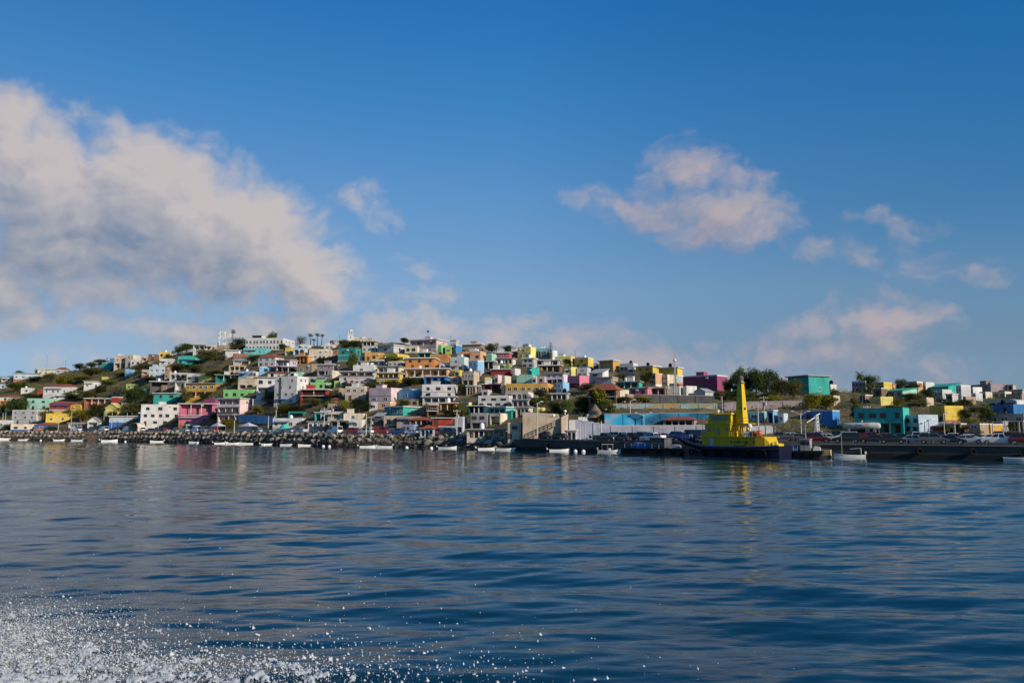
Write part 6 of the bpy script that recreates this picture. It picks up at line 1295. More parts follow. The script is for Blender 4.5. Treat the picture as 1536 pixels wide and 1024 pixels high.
def build_house(rec):
    label, cat, x, y, z, rz, w, d, h, col, style, fnd = rec
    r = random.Random(label)
    st, roof = style.split('/'); extra = roof[1:]; roof = roof[0]; st = st.split(',')
    root = thing('hotel' if cat == 'hotel' else cat.replace(' ', '_'), label, cat, (x, y, z), rz)
    if cat == 'house': root['group'] = 'houses crowded on the hillside'
    elif cat != 'hotel': root['group'] = cat + 's of the harbour town'
    body = paint(col)
    light = sum(PAL[col]) > 1.5
    trim = M_TRIM if r.random() < .75 or not light else M_SLAB
    n = len(st)
    rh = {'f': .38, 's': .32, 't': .3, 'r': min(1.7, .36*h), 'k': min(1.5, .34*h), 'p': min(1.9, .36*h), 'v': min(1.1, .3*h)}[roof]
    if h < 2.9 and roof in 'fs': rh = .22
    hb = h - rh; sh = hb/n
    wb = MB(); lo = -fnd
    dark_fr = r.random() < .45
    for i, s in enumerate(st):
        t = s[0]; k = int(s[1:]) if len(s) > 1 else 0
        z0 = i*sh; z1 = z0+sh; zb = lo if i == 0 else z0
        if t in 'wbd':
            wb.box(-w/2, w/2, 0, d, zb, z1)
            if t == 'w' and k:
                nn = k
                if i == 0 and n > 1 and k > 1 and r.random() < .6:
                    link('door', DOOR, root, (-w/2 + w*.5/k, 0, 0), None, (min(.95, w/k*.6), 1, min(2.05, sh*.8)))
                    for q in range(1, k):
                        ww = min(w/k*.62, r.uniform(.95, 1.7)); hh = min(sh*.5, r.uniform(.95, 1.4))
                        window(root, -w/2 + w*(q+.5)/k, 0, z0+sh*.55, ww, hh, 0, dark_fr)
                else: put_windows(root, r, w, z0, sh, k, 0, dark_fr, tall=(cat == 'hotel' or label.startswith(('blue glass', 'beige house with tall'))))
            if t == 'd':
                link('door', DOOR, root, (-w*.3, 0, z0), None, (min(1.0, w*.25), 1, min(2.1, sh*.8)))
                for q in range(1, k):
                    window(root, -w*.3 + w*.68*q/k, 0, z0+sh*.55, min(1.3, w*.2), min(1.2, sh*.45), 0, dark_fr)
        elif t in 'lgac':
            rd = min(3.0, .5*d) if t == 'g' else min(1.7, .4*d)
            wb.box(-w/2, w/2, rd, d, zb, z1)
            if i == 0: wb.box(-w/2, w/2, 0, rd, zb, .06)
            pw = min(.5, .06*w+.12); base = .06 if i == 0 else z0
            lt = min(.42, sh*.17)
            wb.box(-w/2, -w/2+pw, 0, rd, base, z1-lt); wb.box(w/2-pw, w/2, 0, rd, base, z1-lt)
            wb.box(-w/2, w/2, 0, rd, z1-lt, z1)
            inner = w - 2*pw
            if t == 'a':
                # arches: wedges between the curve and the lintel
                cwid = min(.35, inner/k*.2); b0 = -w/2+pw
                span = (inner-(k-1)*cwid)/k; ztop = z1-lt; rise = min(span*.5, sh*.38)
                for q in range(k):
                    xa = b0 + q*(span+cwid)
                    m_ = 8
                    for j in range(m_):
                        ta, tb = math.pi*(1-j/m_), math.pi*(1-(j+1)/m_)
                        xs0 = xa+span/2+math.cos(ta)*span/2; xs1 = xa+span/2+math.cos(tb)*span/2
                        za = ztop-rise+math.sin(ta)*rise; zb2 = ztop-rise+math.sin(tb)*rise
                        wb.hexa([(xs0,0,za-.001),(xs1,0,zb2-.001),(xs1,.3,zb2-.001),(xs0,.3,za-.001),(xs0,0,ztop),(xs1,0,ztop),(xs1,.3,ztop),(xs0,.3,ztop)])
                    if q < k-1:
                        link('column', column_mesh(body), root, (xa+span+cwid/2, .15, base), None, (cwid, .3, ztop-base))
                    if r.random() < .8: window(root, xa+span/2, rd, z0+sh*.45, min(span*.6, 1.3), sh*.5, 0, True)
            elif t == 'c':
                cols = ['white', 'red', 'royal', 'yellow', 'lgrey', 'lav', 'lemon', 'blue']
                for q in range(k+1):
                    xx = -inner/2 + inner*(q+.5)/(k+1)
                    dm = MB().box(-.55, .55, -.06, .02, .08, min(2.2, sh*.82)).box(.38, .46, -.1, -.06, 1.0, 1.06)
                    o = dm.build('door', paint(cols[q % 8]), root); o.location = (xx, rd, 0)
                    o['label'] = {'white': 'white', 'red': 'red', 'royal': 'dark blue', 'yellow': 'yellow', 'lgrey': 'grey', 'lav': 'lilac', 'lemon': 'pale yellow', 'blue': 'blue'}[cols[q % 8]] + ' shop door'
                    if q < k: link('column', column_mesh(M_TRIM), root, (-inner/2 + inner*(q+1)/(k+1), .15, .06), None, (.2, .2, z1-lt-.06))
            else:
                if t == 'l':
                    for q in range(1, max(1, k)):
                        link('column', column_mesh(trim), root, (-inner/2 + inner*q/k, .14, base), None, (.24, .24, z1-lt-base))
                    for q in range(max(1, k)):
                        u = r.random(); xx = -inner/2 + inner*(q+.5)/max(1, k)
                        if u < .45: link('door', DOOR, root, (xx, rd, base), None, (min(.95, inner/k*.5), 1, sh*.66))
                        elif u < .9: window(root, xx, rd, z0+sh*.5, min(1.5, inner/k*.6), sh*.42, 0, True)
                else:
                    link('door', DOOR, root, (0, rd, base), None, (1.0, 1, sh*.7))
                if i > 0 and t == 'l':
                    MB().box(-w/2-.12, w/2+.12, -.28, -.003, z0-.16, z0+.05).build('balcony_slab', trim, root)
                    rb = MB()
                    if r.random() < .5: rb.box(-w/2-.1, w/2+.1, -.27, -.17, z0+.05, z0+min(.85, sh*.3))
                    else:
                        rb.box(-w/2-.1, w/2+.1, -.25, -.2, z0+.8, z0+.86); m_ = max(4, int(w/.5))
                        for q in range(m_+1): xx = -w/2-.08+(w+.16)*q/m_; rb.box(xx-.025, xx+.025, -.245, -.205, z0+.05, z0+.8)
                    rb.build('railing', trim if r.random() < .6 else M_FRAME2, root)
        # openings in the side walls
        if t in 'wdl' and d > 5 and sh > 1.9 and s != 'b':
            m_ = r.choice([0, 1, 1, 2]) if d < 9 else r.choice([1, 2, 3])
            for q in range(m_):
                yy = d*(.3 if t == 'l' else .15) + d*(.6 if t == 'l' else .75)*(q+.5)/m_
                window(root, w/2, yy, z0+sh*.56, r.uniform(.8, 1.3), min(sh*.45, 1.2), math.pi/2, dark_fr)
                if r.random() < .5: window(root, -w/2, yy, z0+sh*.56, r.uniform(.8, 1.3), min(sh*.45, 1.2), -math.pi/2, dark_fr)
    # roof
    if roof == 'f':
        MB().box(-w/2+.1, w/2-.1, .1, d-.1, hb-.02, hb+.05).build('roof', M_ROOFTOP, root)
        pb = MB(); t = .14
        pb.box(-w/2, w/2, 0, t, hb, h); pb.box(-w/2, w/2, d-t, d, hb, h)
        pb.box(-w/2, -w/2+t, t, d-t, hb, h); pb.box(w/2-t, w/2, t, d-t, hb, h)
        cap = r.random()
        pb.build('parapet', trim if cap < .3 and not light else body, root)
    elif roof in 'st':
        ov = min(.5, .05*w+.1)
        MB().box(-w/2-ov, w/2+ov, -ov*1.3, d+ov, hb, h).build('roof_slab', trim if r.random() < .8 else M_SLAB, root)
    elif roof == 'r':
        ov = .35; a, b, c, e = -w/2-ov, w/2+ov, -ov, d+ov; ins = min(w, d)*.48
        if w >= d: ra, rb = (a+ins, d/2), (b-ins, d/2)
        else: ra, rb = (0, c+ins), (0, e-ins)
        if w >= d: fs = [(0,1,5,4), (1,2,5), (2,3,4,5), (3,0,4), (0,3,2,1)]
        else: fs = [(0,1,4), (1,2,5,4), (2,3,5), (3,0,4,5), (0,3,2,1)]
        MB().add([(a,c,hb),(b,c,hb),(b,e,hb),(a,e,hb),(ra[0],ra[1],h),(rb[0],rb[1],h)], fs).build('roof', M_TILE, root)
    elif roof == 'k':
        wb.prism_x([(0, hb), (d, hb), (d, h-.12)], -w/2, w/2)
        t = .1; ov = .4; sl = (h-.12-hb)/d
        rm = M_TILE if col in ('dred',) and 'sloping' in label else paint('turq') if 'teal' in label else M_SHEET
        y0, y1 = -ov, d+ov
        MB().prism_x([(y0, hb+y0*sl+.004), (y1, hb+y1*sl+.004), (y1, hb+y1*sl+.12), (y0, hb+y0*sl+.12)], -w/2-ov, w/2+ov).build('roof', rm, root)
    elif roof == 'p':
        wb.prism_y([(-w/2, hb), (w/2, hb), (0, h-.1)], 0, d)
        t = .1; ov = .3; sl = (h-.1-hb)/(w/2)
        for sg in (-1, 1):
            q = [(sg*(w/2+ov), hb-ov*sl+.004), (0, h-.096), (0, h+.03), (sg*(w/2+ov), hb-ov*sl+.12)]
            if sg < 0: q = q[::-1]
            MB().prism_y(q[::-1], -ov, d+ov).build('roof_side', body if col in ('lemon',) else M_SHEET, root)
    elif roof == 'v':
        m_ = 12; prof = [(-w/2, hb), (w/2, hb)] + [(w/2*math.cos(math.pi*j/m_), hb+.02+rh*math.sin(math.pi*j/m_)) for j in range(m_+1)]
        MB().prism_y(prof, 0, d).build('vaulted_roof', body, root)
    wb.build('wall', body, root)
    q = r.random()
    if st[0][0] in 'wdb' and h > 3 and q < .45:
        MB().box(-w/2-.03, w/2+.03, -.03, -.003, -fnd, .55).box(w/2+.003, w/2+.03, 0, d, -fnd, .55).build('plinth', M_SLAB if q < .25 else M_TRIM if q < .35 else paint(r.choice(['terracotta', 'dgrey', 'royal', 'dred'])), root)
    if n > 1 and st[1][0] in 'wdb' and st[0][0] in 'wdb' and r.random() < .55:
        MB().box(-w/2-.05, w/2+.05, -.07, -.003, sh-.09, sh+.09).build('string_course', trim, root)
    if r.random() < .3 and st[0][0] in 'wdb' and sh > 2:
        xx = w*r.uniform(-.4, .4); zz = hb-.75
        MB().box(xx-.4, xx+.4, -.38, -.02, zz, zz+.5).build('air_conditioner', M_FRAME, root)
    if roof in 'fs' and r.random() < .3 and w > 5:
        rx = r.uniform(-.3, .05)*w; rw = min(2.6, w*.3); z2 = (hb+.05 if roof == 'f' else h)
        MB().box(rx-rw/2, rx+rw/2, d*.45, min(d-.3, d*.45+2.4), z2, z2+1.5).box(rx-rw/2-.15, rx+rw/2+.15, d*.45-.15, min(d-.2, d*.45+2.55), z2+1.5, z2+1.62).build('stair_room', body if r.random() < .6 else M_TRIM, root)
    if st[0][0] == 'w' and r.random() < .3 and sh > 2.2:
        MB().hexa([(-w*.42,-.9,sh*.72),(w*.1,-.9,sh*.72),(w*.1,-.003,sh*.84),(-w*.42,-.003,sh*.84),(-w*.42,-.9,sh*.72+.06),(w*.1,-.9,sh*.72+.06),(w*.1,-.003,sh*.84+.06),(-w*.42,-.003,sh*.84+.06)]).build('awning', r.choice([M_TILE, M_SLAB, M_SHEET, paint('royal'), M_TRIM]), root)
    if extra == '!stripe':
        MB().box(-w*.30, -w*.20, -.06, -.003, .1, hb).build('black_stripe', paint('dgrey'), root)
    if extra == '!ivy':
        leafy(root, [(-w*.05+r.uniform(-.22, .3)*w, r.uniform(-.6, .1), r.uniform(0, .75)*h, r.uniform(.6, 1.2)) for _ in range(22)], LEAF['y'], 'ivy', .32, r)
    if cat == 'hotel':
        MB().box(-w*.36, -w*.10, 1.2, d-1.2, hb+.06, h+1.5).box(-w*.38, -w*.08, .9, d-.9, h+1.5, h+1.75).build('penthouse', body, root)
        MB().box(-w*.35, -w*.11, 1.14, 1.197, hb+.75, h+1.3).build('penthouse_glazing', M_GLASS, root)
    if cat == 'kiosk' or 'pavilion' in label: pass
    return root

def leafy(root, lumps, mat, name, size, r, per=46):
    vs = []; fs = []
    for (cx, cy, cz, rad) in lumps:
        for _ in range(per):
            v = Vector((r.gauss(0, 1), r.gauss(0, 1), r.gauss(0, 1)))
            if v.length < 1e-3: continue
            v.normalize(); p = Vector((cx, cy, cz)) + v*rad*r.uniform(.45, 1.05)
            a = Vector((r.gauss(0, 1), r.gauss(0, 1), r.gauss(0, 1))).normalized(); b = a.orthogonal().normalized(); s = size*r.uniform(.5, 1.15)
            i = len(vs); vs += [p+a*s, p+b*s*.7, p-a*s, p-b*s*.7]; fs.append((i, i+1, i+2, i+3))
    return MB().add(vs, fs).build(name, mat, root)

HROOT = {}
for rec in HOUSES:
    HROOT[rec[0]] = build_house(rec)

# roof tanks
def tank_proto(mat):
    mb = MB(); mb.lathe([(.02,0),(.5,0),(.56,.08),(.56,.35),(.53,.38),(.56,.41),(.56,.75),(.53,.78),(.56,.81),(.55,1.05),(.40,1.28),(.2,1.36),(.02,1.37)], 14)
    body = mb.mesh('tank_body', [mat]); lid = MB().lathe([(.02,1.36),(.23,1.36),(.23,1.44),(.02,1.46)], 12).mesh('lid', [mat])
    pipe = MB().tube((.56,0,.15), (.75,0,.15), .04).tube((.75,0,.15), (.75,0,-.05), .04).mesh('pipe', [M_STEEL])
    return body, lid, pipe
TK = dict(black=tank_proto(M_BLACK), white=tank_proto(M_WHITE))
bpy.context.view_layer.update()
for label, c, x, y, z, rz in TANKS:
    t = thing('water_tank', label, 'water tank', (x, y, z), rz, 'water tanks on the roofs')
    for nm, me in zip(('tank_body', 'lid', 'pipe'), TK[c]): link(nm, me, t)

# ------------------------------------------------------------------ trees, bushes, palms
def crown_mesh(kind, seed):
    r = random.Random(seed); vs = []; fs = []
    low = kind in 'bm'
    lumps = []
    n = r.randint(10, 14)
    for _ in range(n):
        t = r.uniform(0, 2*math.pi); q = r.uniform(.08, .30)
        zc = r.uniform(.2, .70) if low else r.uniform(.30, .78)
        lumps.append((q*math.cos(t), q*math.sin(t), zc, r.uniform(.14, .24)))
    lumps.append((0, 0, .45 if low else .55, .30)); lumps.append((r.uniform(-.1,.1), r.uniform(-.1,.1), .78, .2))
    if low: lumps += [(r.uniform(-.35, .35), r.uniform(-.3, .3), .15, .2) for _ in range(6)]
    per = 150 if kind == 'g' else 270
    for (cx, cy, cz, rad) in lumps:
        for _ in range(per):
            v = Vector((r.gauss(0, 1), r.gauss(0, 1), r.gauss(0, 1))).normalized()
            p = Vector((cx, cy, cz)) + Vector((v.x*rad, v.y*rad, v.z*rad*.85))*(r.random()**.4)*r.choice([1, 1, 1, 1.22])
            if p.z < .03: continue
            a = (Vector((r.gauss(0, 1), r.gauss(0, 1), r.gauss(0, .6)))+v*.3).normalized(); b = a.orthogonal().normalized(); s = r.uniform(.011, .030)*(.75 if kind == 'g' else 1)
            i = len(vs); vs += [p+a*s, p+b*s*.75, p-a*s, p-b*s*.75]; fs.append((i, i+1, i+2, i+3))
    return MB().add(vs, fs).mesh('crown', [LEAF[kind]])
def trunk_mesh(kind, seed):
    r = random.Random(seed); mb = MB()
    if kind in 'bm':
        for k in range(4): mb.tube((r.uniform(-.08,.08), r.uniform(-.08,.08), -.08), (r.uniform(-.25,.25), r.uniform(-.25,.25), .45), .02, .008, 6)
        return mb.mesh('trunk', [M_BARK])
    top = (r.uniform(-.04,.04), r.uniform(-.04,.04), .34)
    mb.tube((0, 0, -.15), top, .042, .028, 8)
    for k in range(6):
        t = k*1.05+r.uniform(-.3,.3); q = r.uniform(.14, .28)
        e = (top[0]+q*math.cos(t), top[1]+q*math.sin(t), r.uniform(.6,.82)); mid = tuple((top[i]*.6+e[i]*.4)+(.03 if i == 2 else 0) for i in range(3))
        mb.tube(top, mid, .02, .014, 6); mb.tube(mid, e, .014, .006, 6)
    return mb.mesh('trunk', [M_BARK])
VAR = {k: [(crown_mesh(k, 31*j+ord(k)), trunk_mesh(k, 17*j+ord(k))) for j in range(3)] for k in 'droygbm'}
TG = dict(tree='trees among the houses', bush='bushes among the houses')
for j, (label, kind, k, x, y, z, w, h) in enumerate(TREES):
    c, t = VAR[k][j % 3]
    o = thing(kind, label, kind, (x, y, z-.1), rng.uniform(0, 6.28), TG[kind], (w*1.5, w*1.5, h*1.1))
    link('crown', c, o); link('trunk', t, o)

def palm_parts(kind):
    r = random.Random(5 if kind == 'f' else 8); mb = MB(); leaf = LEAF['d' if kind == 'f' else 'o']
    prev = Vector((0, 0, -.05))
    for k in range(8):
        q = Vector((.012*math.sin(k*.8), .01*k*.3, (k+1)/8*.9)); mb.tube(prev, q, .02*(1.25-k*.07), .02*(1.25-(k+1)*.07), 8, 0, k in (0, 7)); prev = q
    cr = MB(); top = prev
    for k in range(34 if kind == 'f' else 26):
        a = r.uniform(0, 6.28); e = r.uniform(-.9, 1.2); ln = r.uniform(.10, .15) if kind == 'f' else r.uniform(.28, .42)
        d = Vector((math.cos(a)*math.cos(e), math.sin(a)*math.cos(e), math.sin(e)))
        side = d.cross(Vector((0, 0, 1))).normalized()
        if kind == 'f':
            m = top + d*ln*.45
            for t in range(7):
                f = (t-3)/3*.9; tip = m + (d*math.cos(f)+side*math.sin(f))*ln*.75 - Vector((0, 0, .015))
                cr.add([m, m+(tip-m)*.6+side*.012, tip, m+(tip-m)*.6-side*.012], [(0,1,2,3)])
            cr.tube(top, m, .004, .003, 4)
        else:
            p = top; pts = [p]
            for t in range(6): p = p + d*ln/6; d = (d - Vector((0, 0, .22))).normalized(); pts.append(p)
            for t in range(6):
                for sg in (-1, 1):
                    b0, b1 = pts[t], pts[t+1]; tip = (b0+b1)/2 + side*sg*.10*(1-abs(t-2.5)/4) - Vector((0, 0, .03))
                    cr.add([b0, b1, tip], [(0,1,2)])
    return mb.mesh('trunk', [M_BARK]), cr.mesh('crown', [leaf])
PP = {k: palm_parts(k) for k in 'ft'}
for label, k, x, y, z, h in PALMS:
    s = h if k == 'f' else max(h, 3.5)
    ws = s if k == 't' else max(s, 10)
    o = thing('palm_tree', label, 'palm tree', (x, y, z), rng.uniform(0, 6), 'palm trees', (ws, ws, s)); link('trunk', PP[k][0], o); link('crown', PP[k][1], o)

# the symmetrical pine on the ridge
def pine():
    x, y, z = PLACES['pine']; H = 11.5
    o = thing('pine_tree', 'tall conical pine with tiered branches standing on the ridge', 'tree', (x, y, z-.2), 0, None, (.62, .62, .68))
    MB().tube((0,0,-.5), (0,0,H), .25, .04, 8).build('trunk', M_BARK, o)
    mb = MB(); r = random.Random(3)
    for k in range(11):
        zz = 2.2+k*.82; ln = (H-zz)*.34+.15
        for j in range(7):
            a = j*6.283/7+k*.4; d = Vector((math.cos(a), math.sin(a), .12)); s = Vector((-math.sin(a), math.cos(a), 0))
            p0 = Vector((0, 0, zz))
            mb.tube(p0, p0+d*ln, .05, .02, 5)
            for t in range(9):
                q = p0 + d*ln*(.25+.75*t/8)
                for sg in (-1, 1): mb.add([q, q+d*.28+s*sg*.30+Vector((0,0,.12)), q+d*.05+s*sg*.22-Vector((0,0,.03))], [(0,1,2)])
    mb.build('crown', LEAF['d'], o)
pine()

# scrub that covers the open slopes
def scrub():
    r = random.Random(2); vs = []; fs = []
    occ = {}
    for q in HOUSES: occ.setdefault((int(q[2]//12), int(q[3]//12)), []).append(q)
    def built(x, y):
        for i in (-1, 0, 1):
            for j in (-1, 0, 1):
                for q in occ.get((int(x//12)+i, int(y//12)+j), ()):
                    c, s = math.cos(q[5]), math.sin(q[5]); dx, dy = x-q[2], y-q[3]; lx, ly = dx*c+dy*s, -dx*s+dy*c
                    if abs(lx) < q[6]/2+.6 and -1.6 < ly < q[7]+.5: return True
        return False
    n = 0
    while n < 8200:
        u = r.choice([r.uniform(-.66, -.33), r.uniform(-.66, -.33), r.uniform(-.66, .30), r.uniform(.30, .66)]); y = r.uniform(150, 540)
        x = u*y
        ys, zs = lerp_cols(np.array([u])); ys = ys[0]
        if y < ys[4]+3 or y > ys[7]+25: continue
        n += 1
        if built(x, y): continue
        z = ground1(x, y); s = r.uniform(.5, 1.5)*(1.3 if u < -.33 else 1.35 if u > .28 else .9)
        for _ in range(30):
            v = Vector((r.gauss(0, .5), r.gauss(0, .5), abs(r.gauss(0, .40)))); p = Vector((x, y, z+.05)) + v*s
            a = Vector((r.gauss(0, 1), r.gauss(0, 1), r.gauss(0, 1))).normalized(); b = a.orthogonal().normalized(); q = r.uniform(.07, .19)
            i = len(vs); vs += [p+a*q, p+b*q*.7, p-a*q, p-b*q*.7]; fs.append((i, i+1, i+2, i+3))
    m = leaf_mat('scrub_leaves', (.055,.075,.018), (.21,.20,.05))
    tc = m.node_tree.nodes
    for nd in tc:
        if nd.type == 'TEX_NOISE': nd.inputs['Scale'].default_value = .35
    tag(MB().add(vs, fs).build('scrub', m), kind='stuff')
scrub()

# ------------------------------------------------------------------ walls
def mural_mat():
    m, nt, b = new_mat('mural_paint'); L = nt.links.new
    geo = N(nt, 'ShaderNodeNewGeometry'); mp = N(nt, 'ShaderNodeMapping'); mp.inputs['Scale'].default_value = (.16, .16, .42); L(geo.outputs['Position'], mp.inputs['Vector'])
    n = N(nt, 'ShaderNodeTexNoise', i_Scale=1.0, i_Detail=2.5, i_Distortion=1.2); L(mp.outputs[0], n.inputs['Vector'])
    cr = N(nt, 'ShaderNodeValToRGB'); cr.color_ramp.interpolation = 'LINEAR'; e = cr.color_ramp.elements
    e[0].position = .30; e[0].color = (.30,.15,.06,1); e[1].position = .74; e[1].color = (.20,.09,.04,1)
    for p, c in ((.42,(.36,.22,.06)),(.48,(.10,.30,.32)),(.53,(.22,.36,.46)),(.58,(.42,.26,.13)),(.66,(.09,.26,.22))):
        k = e.new(p); k.color = (*c, 1)
    L(n.outputs['Fac'], cr.inputs[0]); L(cr.outputs[0], b.inputs['Base Color']); b.inputs['Roughness'].default_value = .9
    return m
def bluewall_mat():
    m, nt, b = new_mat('blue_mural_paint'); L = nt.links.new
    geo = N(nt, 'ShaderNodeNewGeometry'); mp = N(nt, 'ShaderNodeMapping'); mp.inputs['Scale'].default_value = (.12, .12, .22); L(geo.outputs['Position'], mp.inputs['Vector'])
    n = N(nt, 'ShaderNodeTexNoise', i_Scale=1.0, i_Detail=1.0, i_Distortion=.8); L(mp.outputs[0], n.inputs['Vector'])
    cr = N(nt, 'ShaderNodeValToRGB'); cr.color_ramp.interpolation = 'EASE'; e = cr.color_ramp.elements
    e[0].position = .36; e[0].color = (.01,.10,.20,1); e[1].position = .66; e[1].color = (.36,.30,.36,1)
    for p, c in ((.45,(.012,.20,.32)),(.52,(.02,.30,.50)),(.60,(.05,.36,.55))):
        k = e.new(p); k.color = (*c, 1)
    L(n.outputs['Fac'], cr.inputs[0]); L(cr.outputs[0], b.inputs['Base Color']); b.inputs['Roughness'].default_value = .9
    return m
WM = dict(mural=mural_mat(), bluewall=bluewall_mat(), lavgrey=stained('lavender_grey_wall', (.42,.42,.50)), dgrey=paint('dgrey'), mauve=paint('mauve'), skywall=paint('sky'), lgrey=paint('lgrey'))
for label, c, A, B in WALLS:
    a, b = Vector(A[:2]), Vector(B[:2]); L_ = (b-a).length; ang = math.atan2(b.y-a.y, b.x-a.x)
    root = thing('wall', label, 'wall', (a.x, a.y, A[3]), ang, 'painted walls along the road')
    za1, zb0, zb1 = A[2]-A[3], B[3]-A[3], B[2]-A[3]
    mb = MB()
    steps = 6 if 'stepped' in label else 1
    for k in range(steps):
        t0, t1 = k/steps, (k+1)/steps; tm = t0 if steps > 1 else None
        h0 = za1+(zb1-za1)*(tm if tm is not None else t0); h1 = za1+(zb1-za1)*(tm if tm is not None else t1)
        g0 = min(0, zb0)-1.0
        mb.hexa([(L_*t0,0,g0),(L_*t1,0,g0),(L_*t1,.4,g0),(L_*t0,.4,g0),(L_*t0,0,h0),(L_*t1,0,h1),(L_*t1,.4,h1),(L_*t0,.4,h0)])
    mb.build('wall_face', WM[c], root)
    cp = MB()
    for k in range(steps):
        t0, t1 = k/steps, (k+1)/steps; tm = t0 if steps > 1 else None
        h0 = za1+(zb1-za1)*(tm if tm is not None else t0); h1 = za1+(zb1-za1)*(tm if tm is not None else t1)
        cp.hexa([(L_*t0,-.06,h0),(L_*t1,-.06,h1),(L_*t1,.46,h1),(L_*t0,.46,h0),(L_*t0,-.06,h0+.14),(L_*t1,-.06,h1+.14),(L_*t1,.46,h1+.14),(L_*t0,.46,h0+.14)])
    cp.build('coping', M_SLAB if c != 'lavgrey' else M_TRIM, root)
    pb = MB(); n = max(2, int(L_/4))
    for k in range(n+1):
        t = k/n; hh = za1+(zb1-za1)*(int(t*steps)/steps if steps > 1 else t)
        pb.box(L_*t-.15, L_*t+.15, -.10, -.003, min(0, zb0)-.9, min(hh, za1+(zb1-za1)*min(1, max(0, t)))-.02)
    pb.build('pilasters', WM[c], root)

# tan wall with the stair, left of the dark quay
def stair_wall():
    a, b = Vector(PLACES['stairwall0']), Vector(PLACES['stairwall1'])
    L_ = (b-a).length*.98; ang = math.atan2(b.y-a.y, b.x-a.x); H0, H1 = 5.3, 4.9
    o = thing('retaining_wall', 'tall tan concrete retaining wall with a dark stair climbing across it', 'wall', (a.x, a.y, a.z-.1), ang)
    tanm = stained('tan_concrete', (.46,.36,.26), amount=.3)
    MB().hexa([(0,0,-1),(L_*.84,0,-1),(L_*.84,5,-1),(0,5,-1),(0,0,H0),(L_*.84,0,H1),(L_*.84,5,H1+1),(0,5,H0+1)]).build('wall_face', tanm, o)
    MB().hexa([(L_*.86,-2.2,-1),(L_*1.0,-1.2,-1),(L_*1.0,.2,-1),(L_*.86,.2,-1),(L_*.87,-.9,H1+.2),(L_*1.03,-.4,H1+.9),(L_*1.03,.2,H1+.9),(L_*.87,.2,H1+.2)]).build('buttress', tanm, o)
    st = MB(); n = 16
    for k in range(n):
        x0 = L_*(.04+.70*k/n); st.box(x0, x0+L_*.70/n*1.02, -.75, -.003, .25+k*.19-.12, .25+k*.19+.10)
    st.build('stair', M_CONC, o)
    rl = MB(); p = lambda x, z: (x, -.72, z)
    rl.tube(p(L_*.04, 1.2), p(L_*.74, 1.2+.19*n), .07); rl.tube(p(L_*.04, .75), p(L_*.74, .75+.19*n), .05)
    for k in range(9): x = L_*(.04+.70*k/8); z = .3+.19*n*k/8; rl.tube(p(x, z), p(x, z+.95), .05)
    rl.build('railing', M_DARKSTEEL, o)
    lp = MB(); lp.ball((L_*.70, .5, H1+.55), .35, 10, 8); lp.tube((L_*.70,.5,H1-.1), (L_*.70,.5,H1+.3), .08); lp.ball((L_*.96, .0, H1+1.5), .33, 10, 8); lp.tube((L_*.96,0,H1+.7), (L_*.96,0,H1+1.2), .08)
    lp.build('globe_lamp', M_WHITE, o)
stair_wall()

# ------------------------------------------------------------------ quay
def quay_mat():
    m, nt, b = new_mat('quay_concrete'); L = nt.links.new
    geo = N(nt, 'ShaderNodeNewGeometry'); sp = N(nt, 'ShaderNodeSeparateXYZ'); L(geo.outputs['Position'], sp.inputs[0])
    n = N(nt, 'ShaderNodeTexNoise', i_Scale=.5, i_Detail=7.0, i_Roughness=.7); L(geo.outputs['Position'], n.inputs['Vector'])
    ad = N(nt, 'ShaderNodeMath', operation='MULTIPLY_ADD', p1=.5); L(n.outputs['Fac'], ad.inputs[0]); L(sp.outputs[2], ad.inputs[2])
    cr = N(nt, 'ShaderNodeValToRGB'); e = cr.color_ramp.elements           # wet weed below, bare concrete above the tide mark
    e[0].position = .0; e[0].color = (.008,.009,.008,1); e[1].position = 1.0; e[1].color = (.062,.06,.058,1)
    mr = N(nt, 'ShaderNodeMapRange', p1=.85, p2=1.35); L(ad.outputs[0], mr.inputs[0]); L(mr.outputs[0], cr.inputs[0])
    r = N(nt, 'ShaderNodeMapRange', p1=.3, p2=.7, p3=.6, p4=1.25); L(n.outputs['Fac'], r.inputs[0])
    mu = N(nt, 'ShaderNodeMixRGB', blend_type='MULTIPLY', p0=1.0); L(cr.outputs[0], mu.inputs[1]); L(r.outputs[0], mu.inputs[2])
    L(mu.outputs[0], b.inputs['Base Color']); b.inputs['Roughness'].default_value = .85
    return m
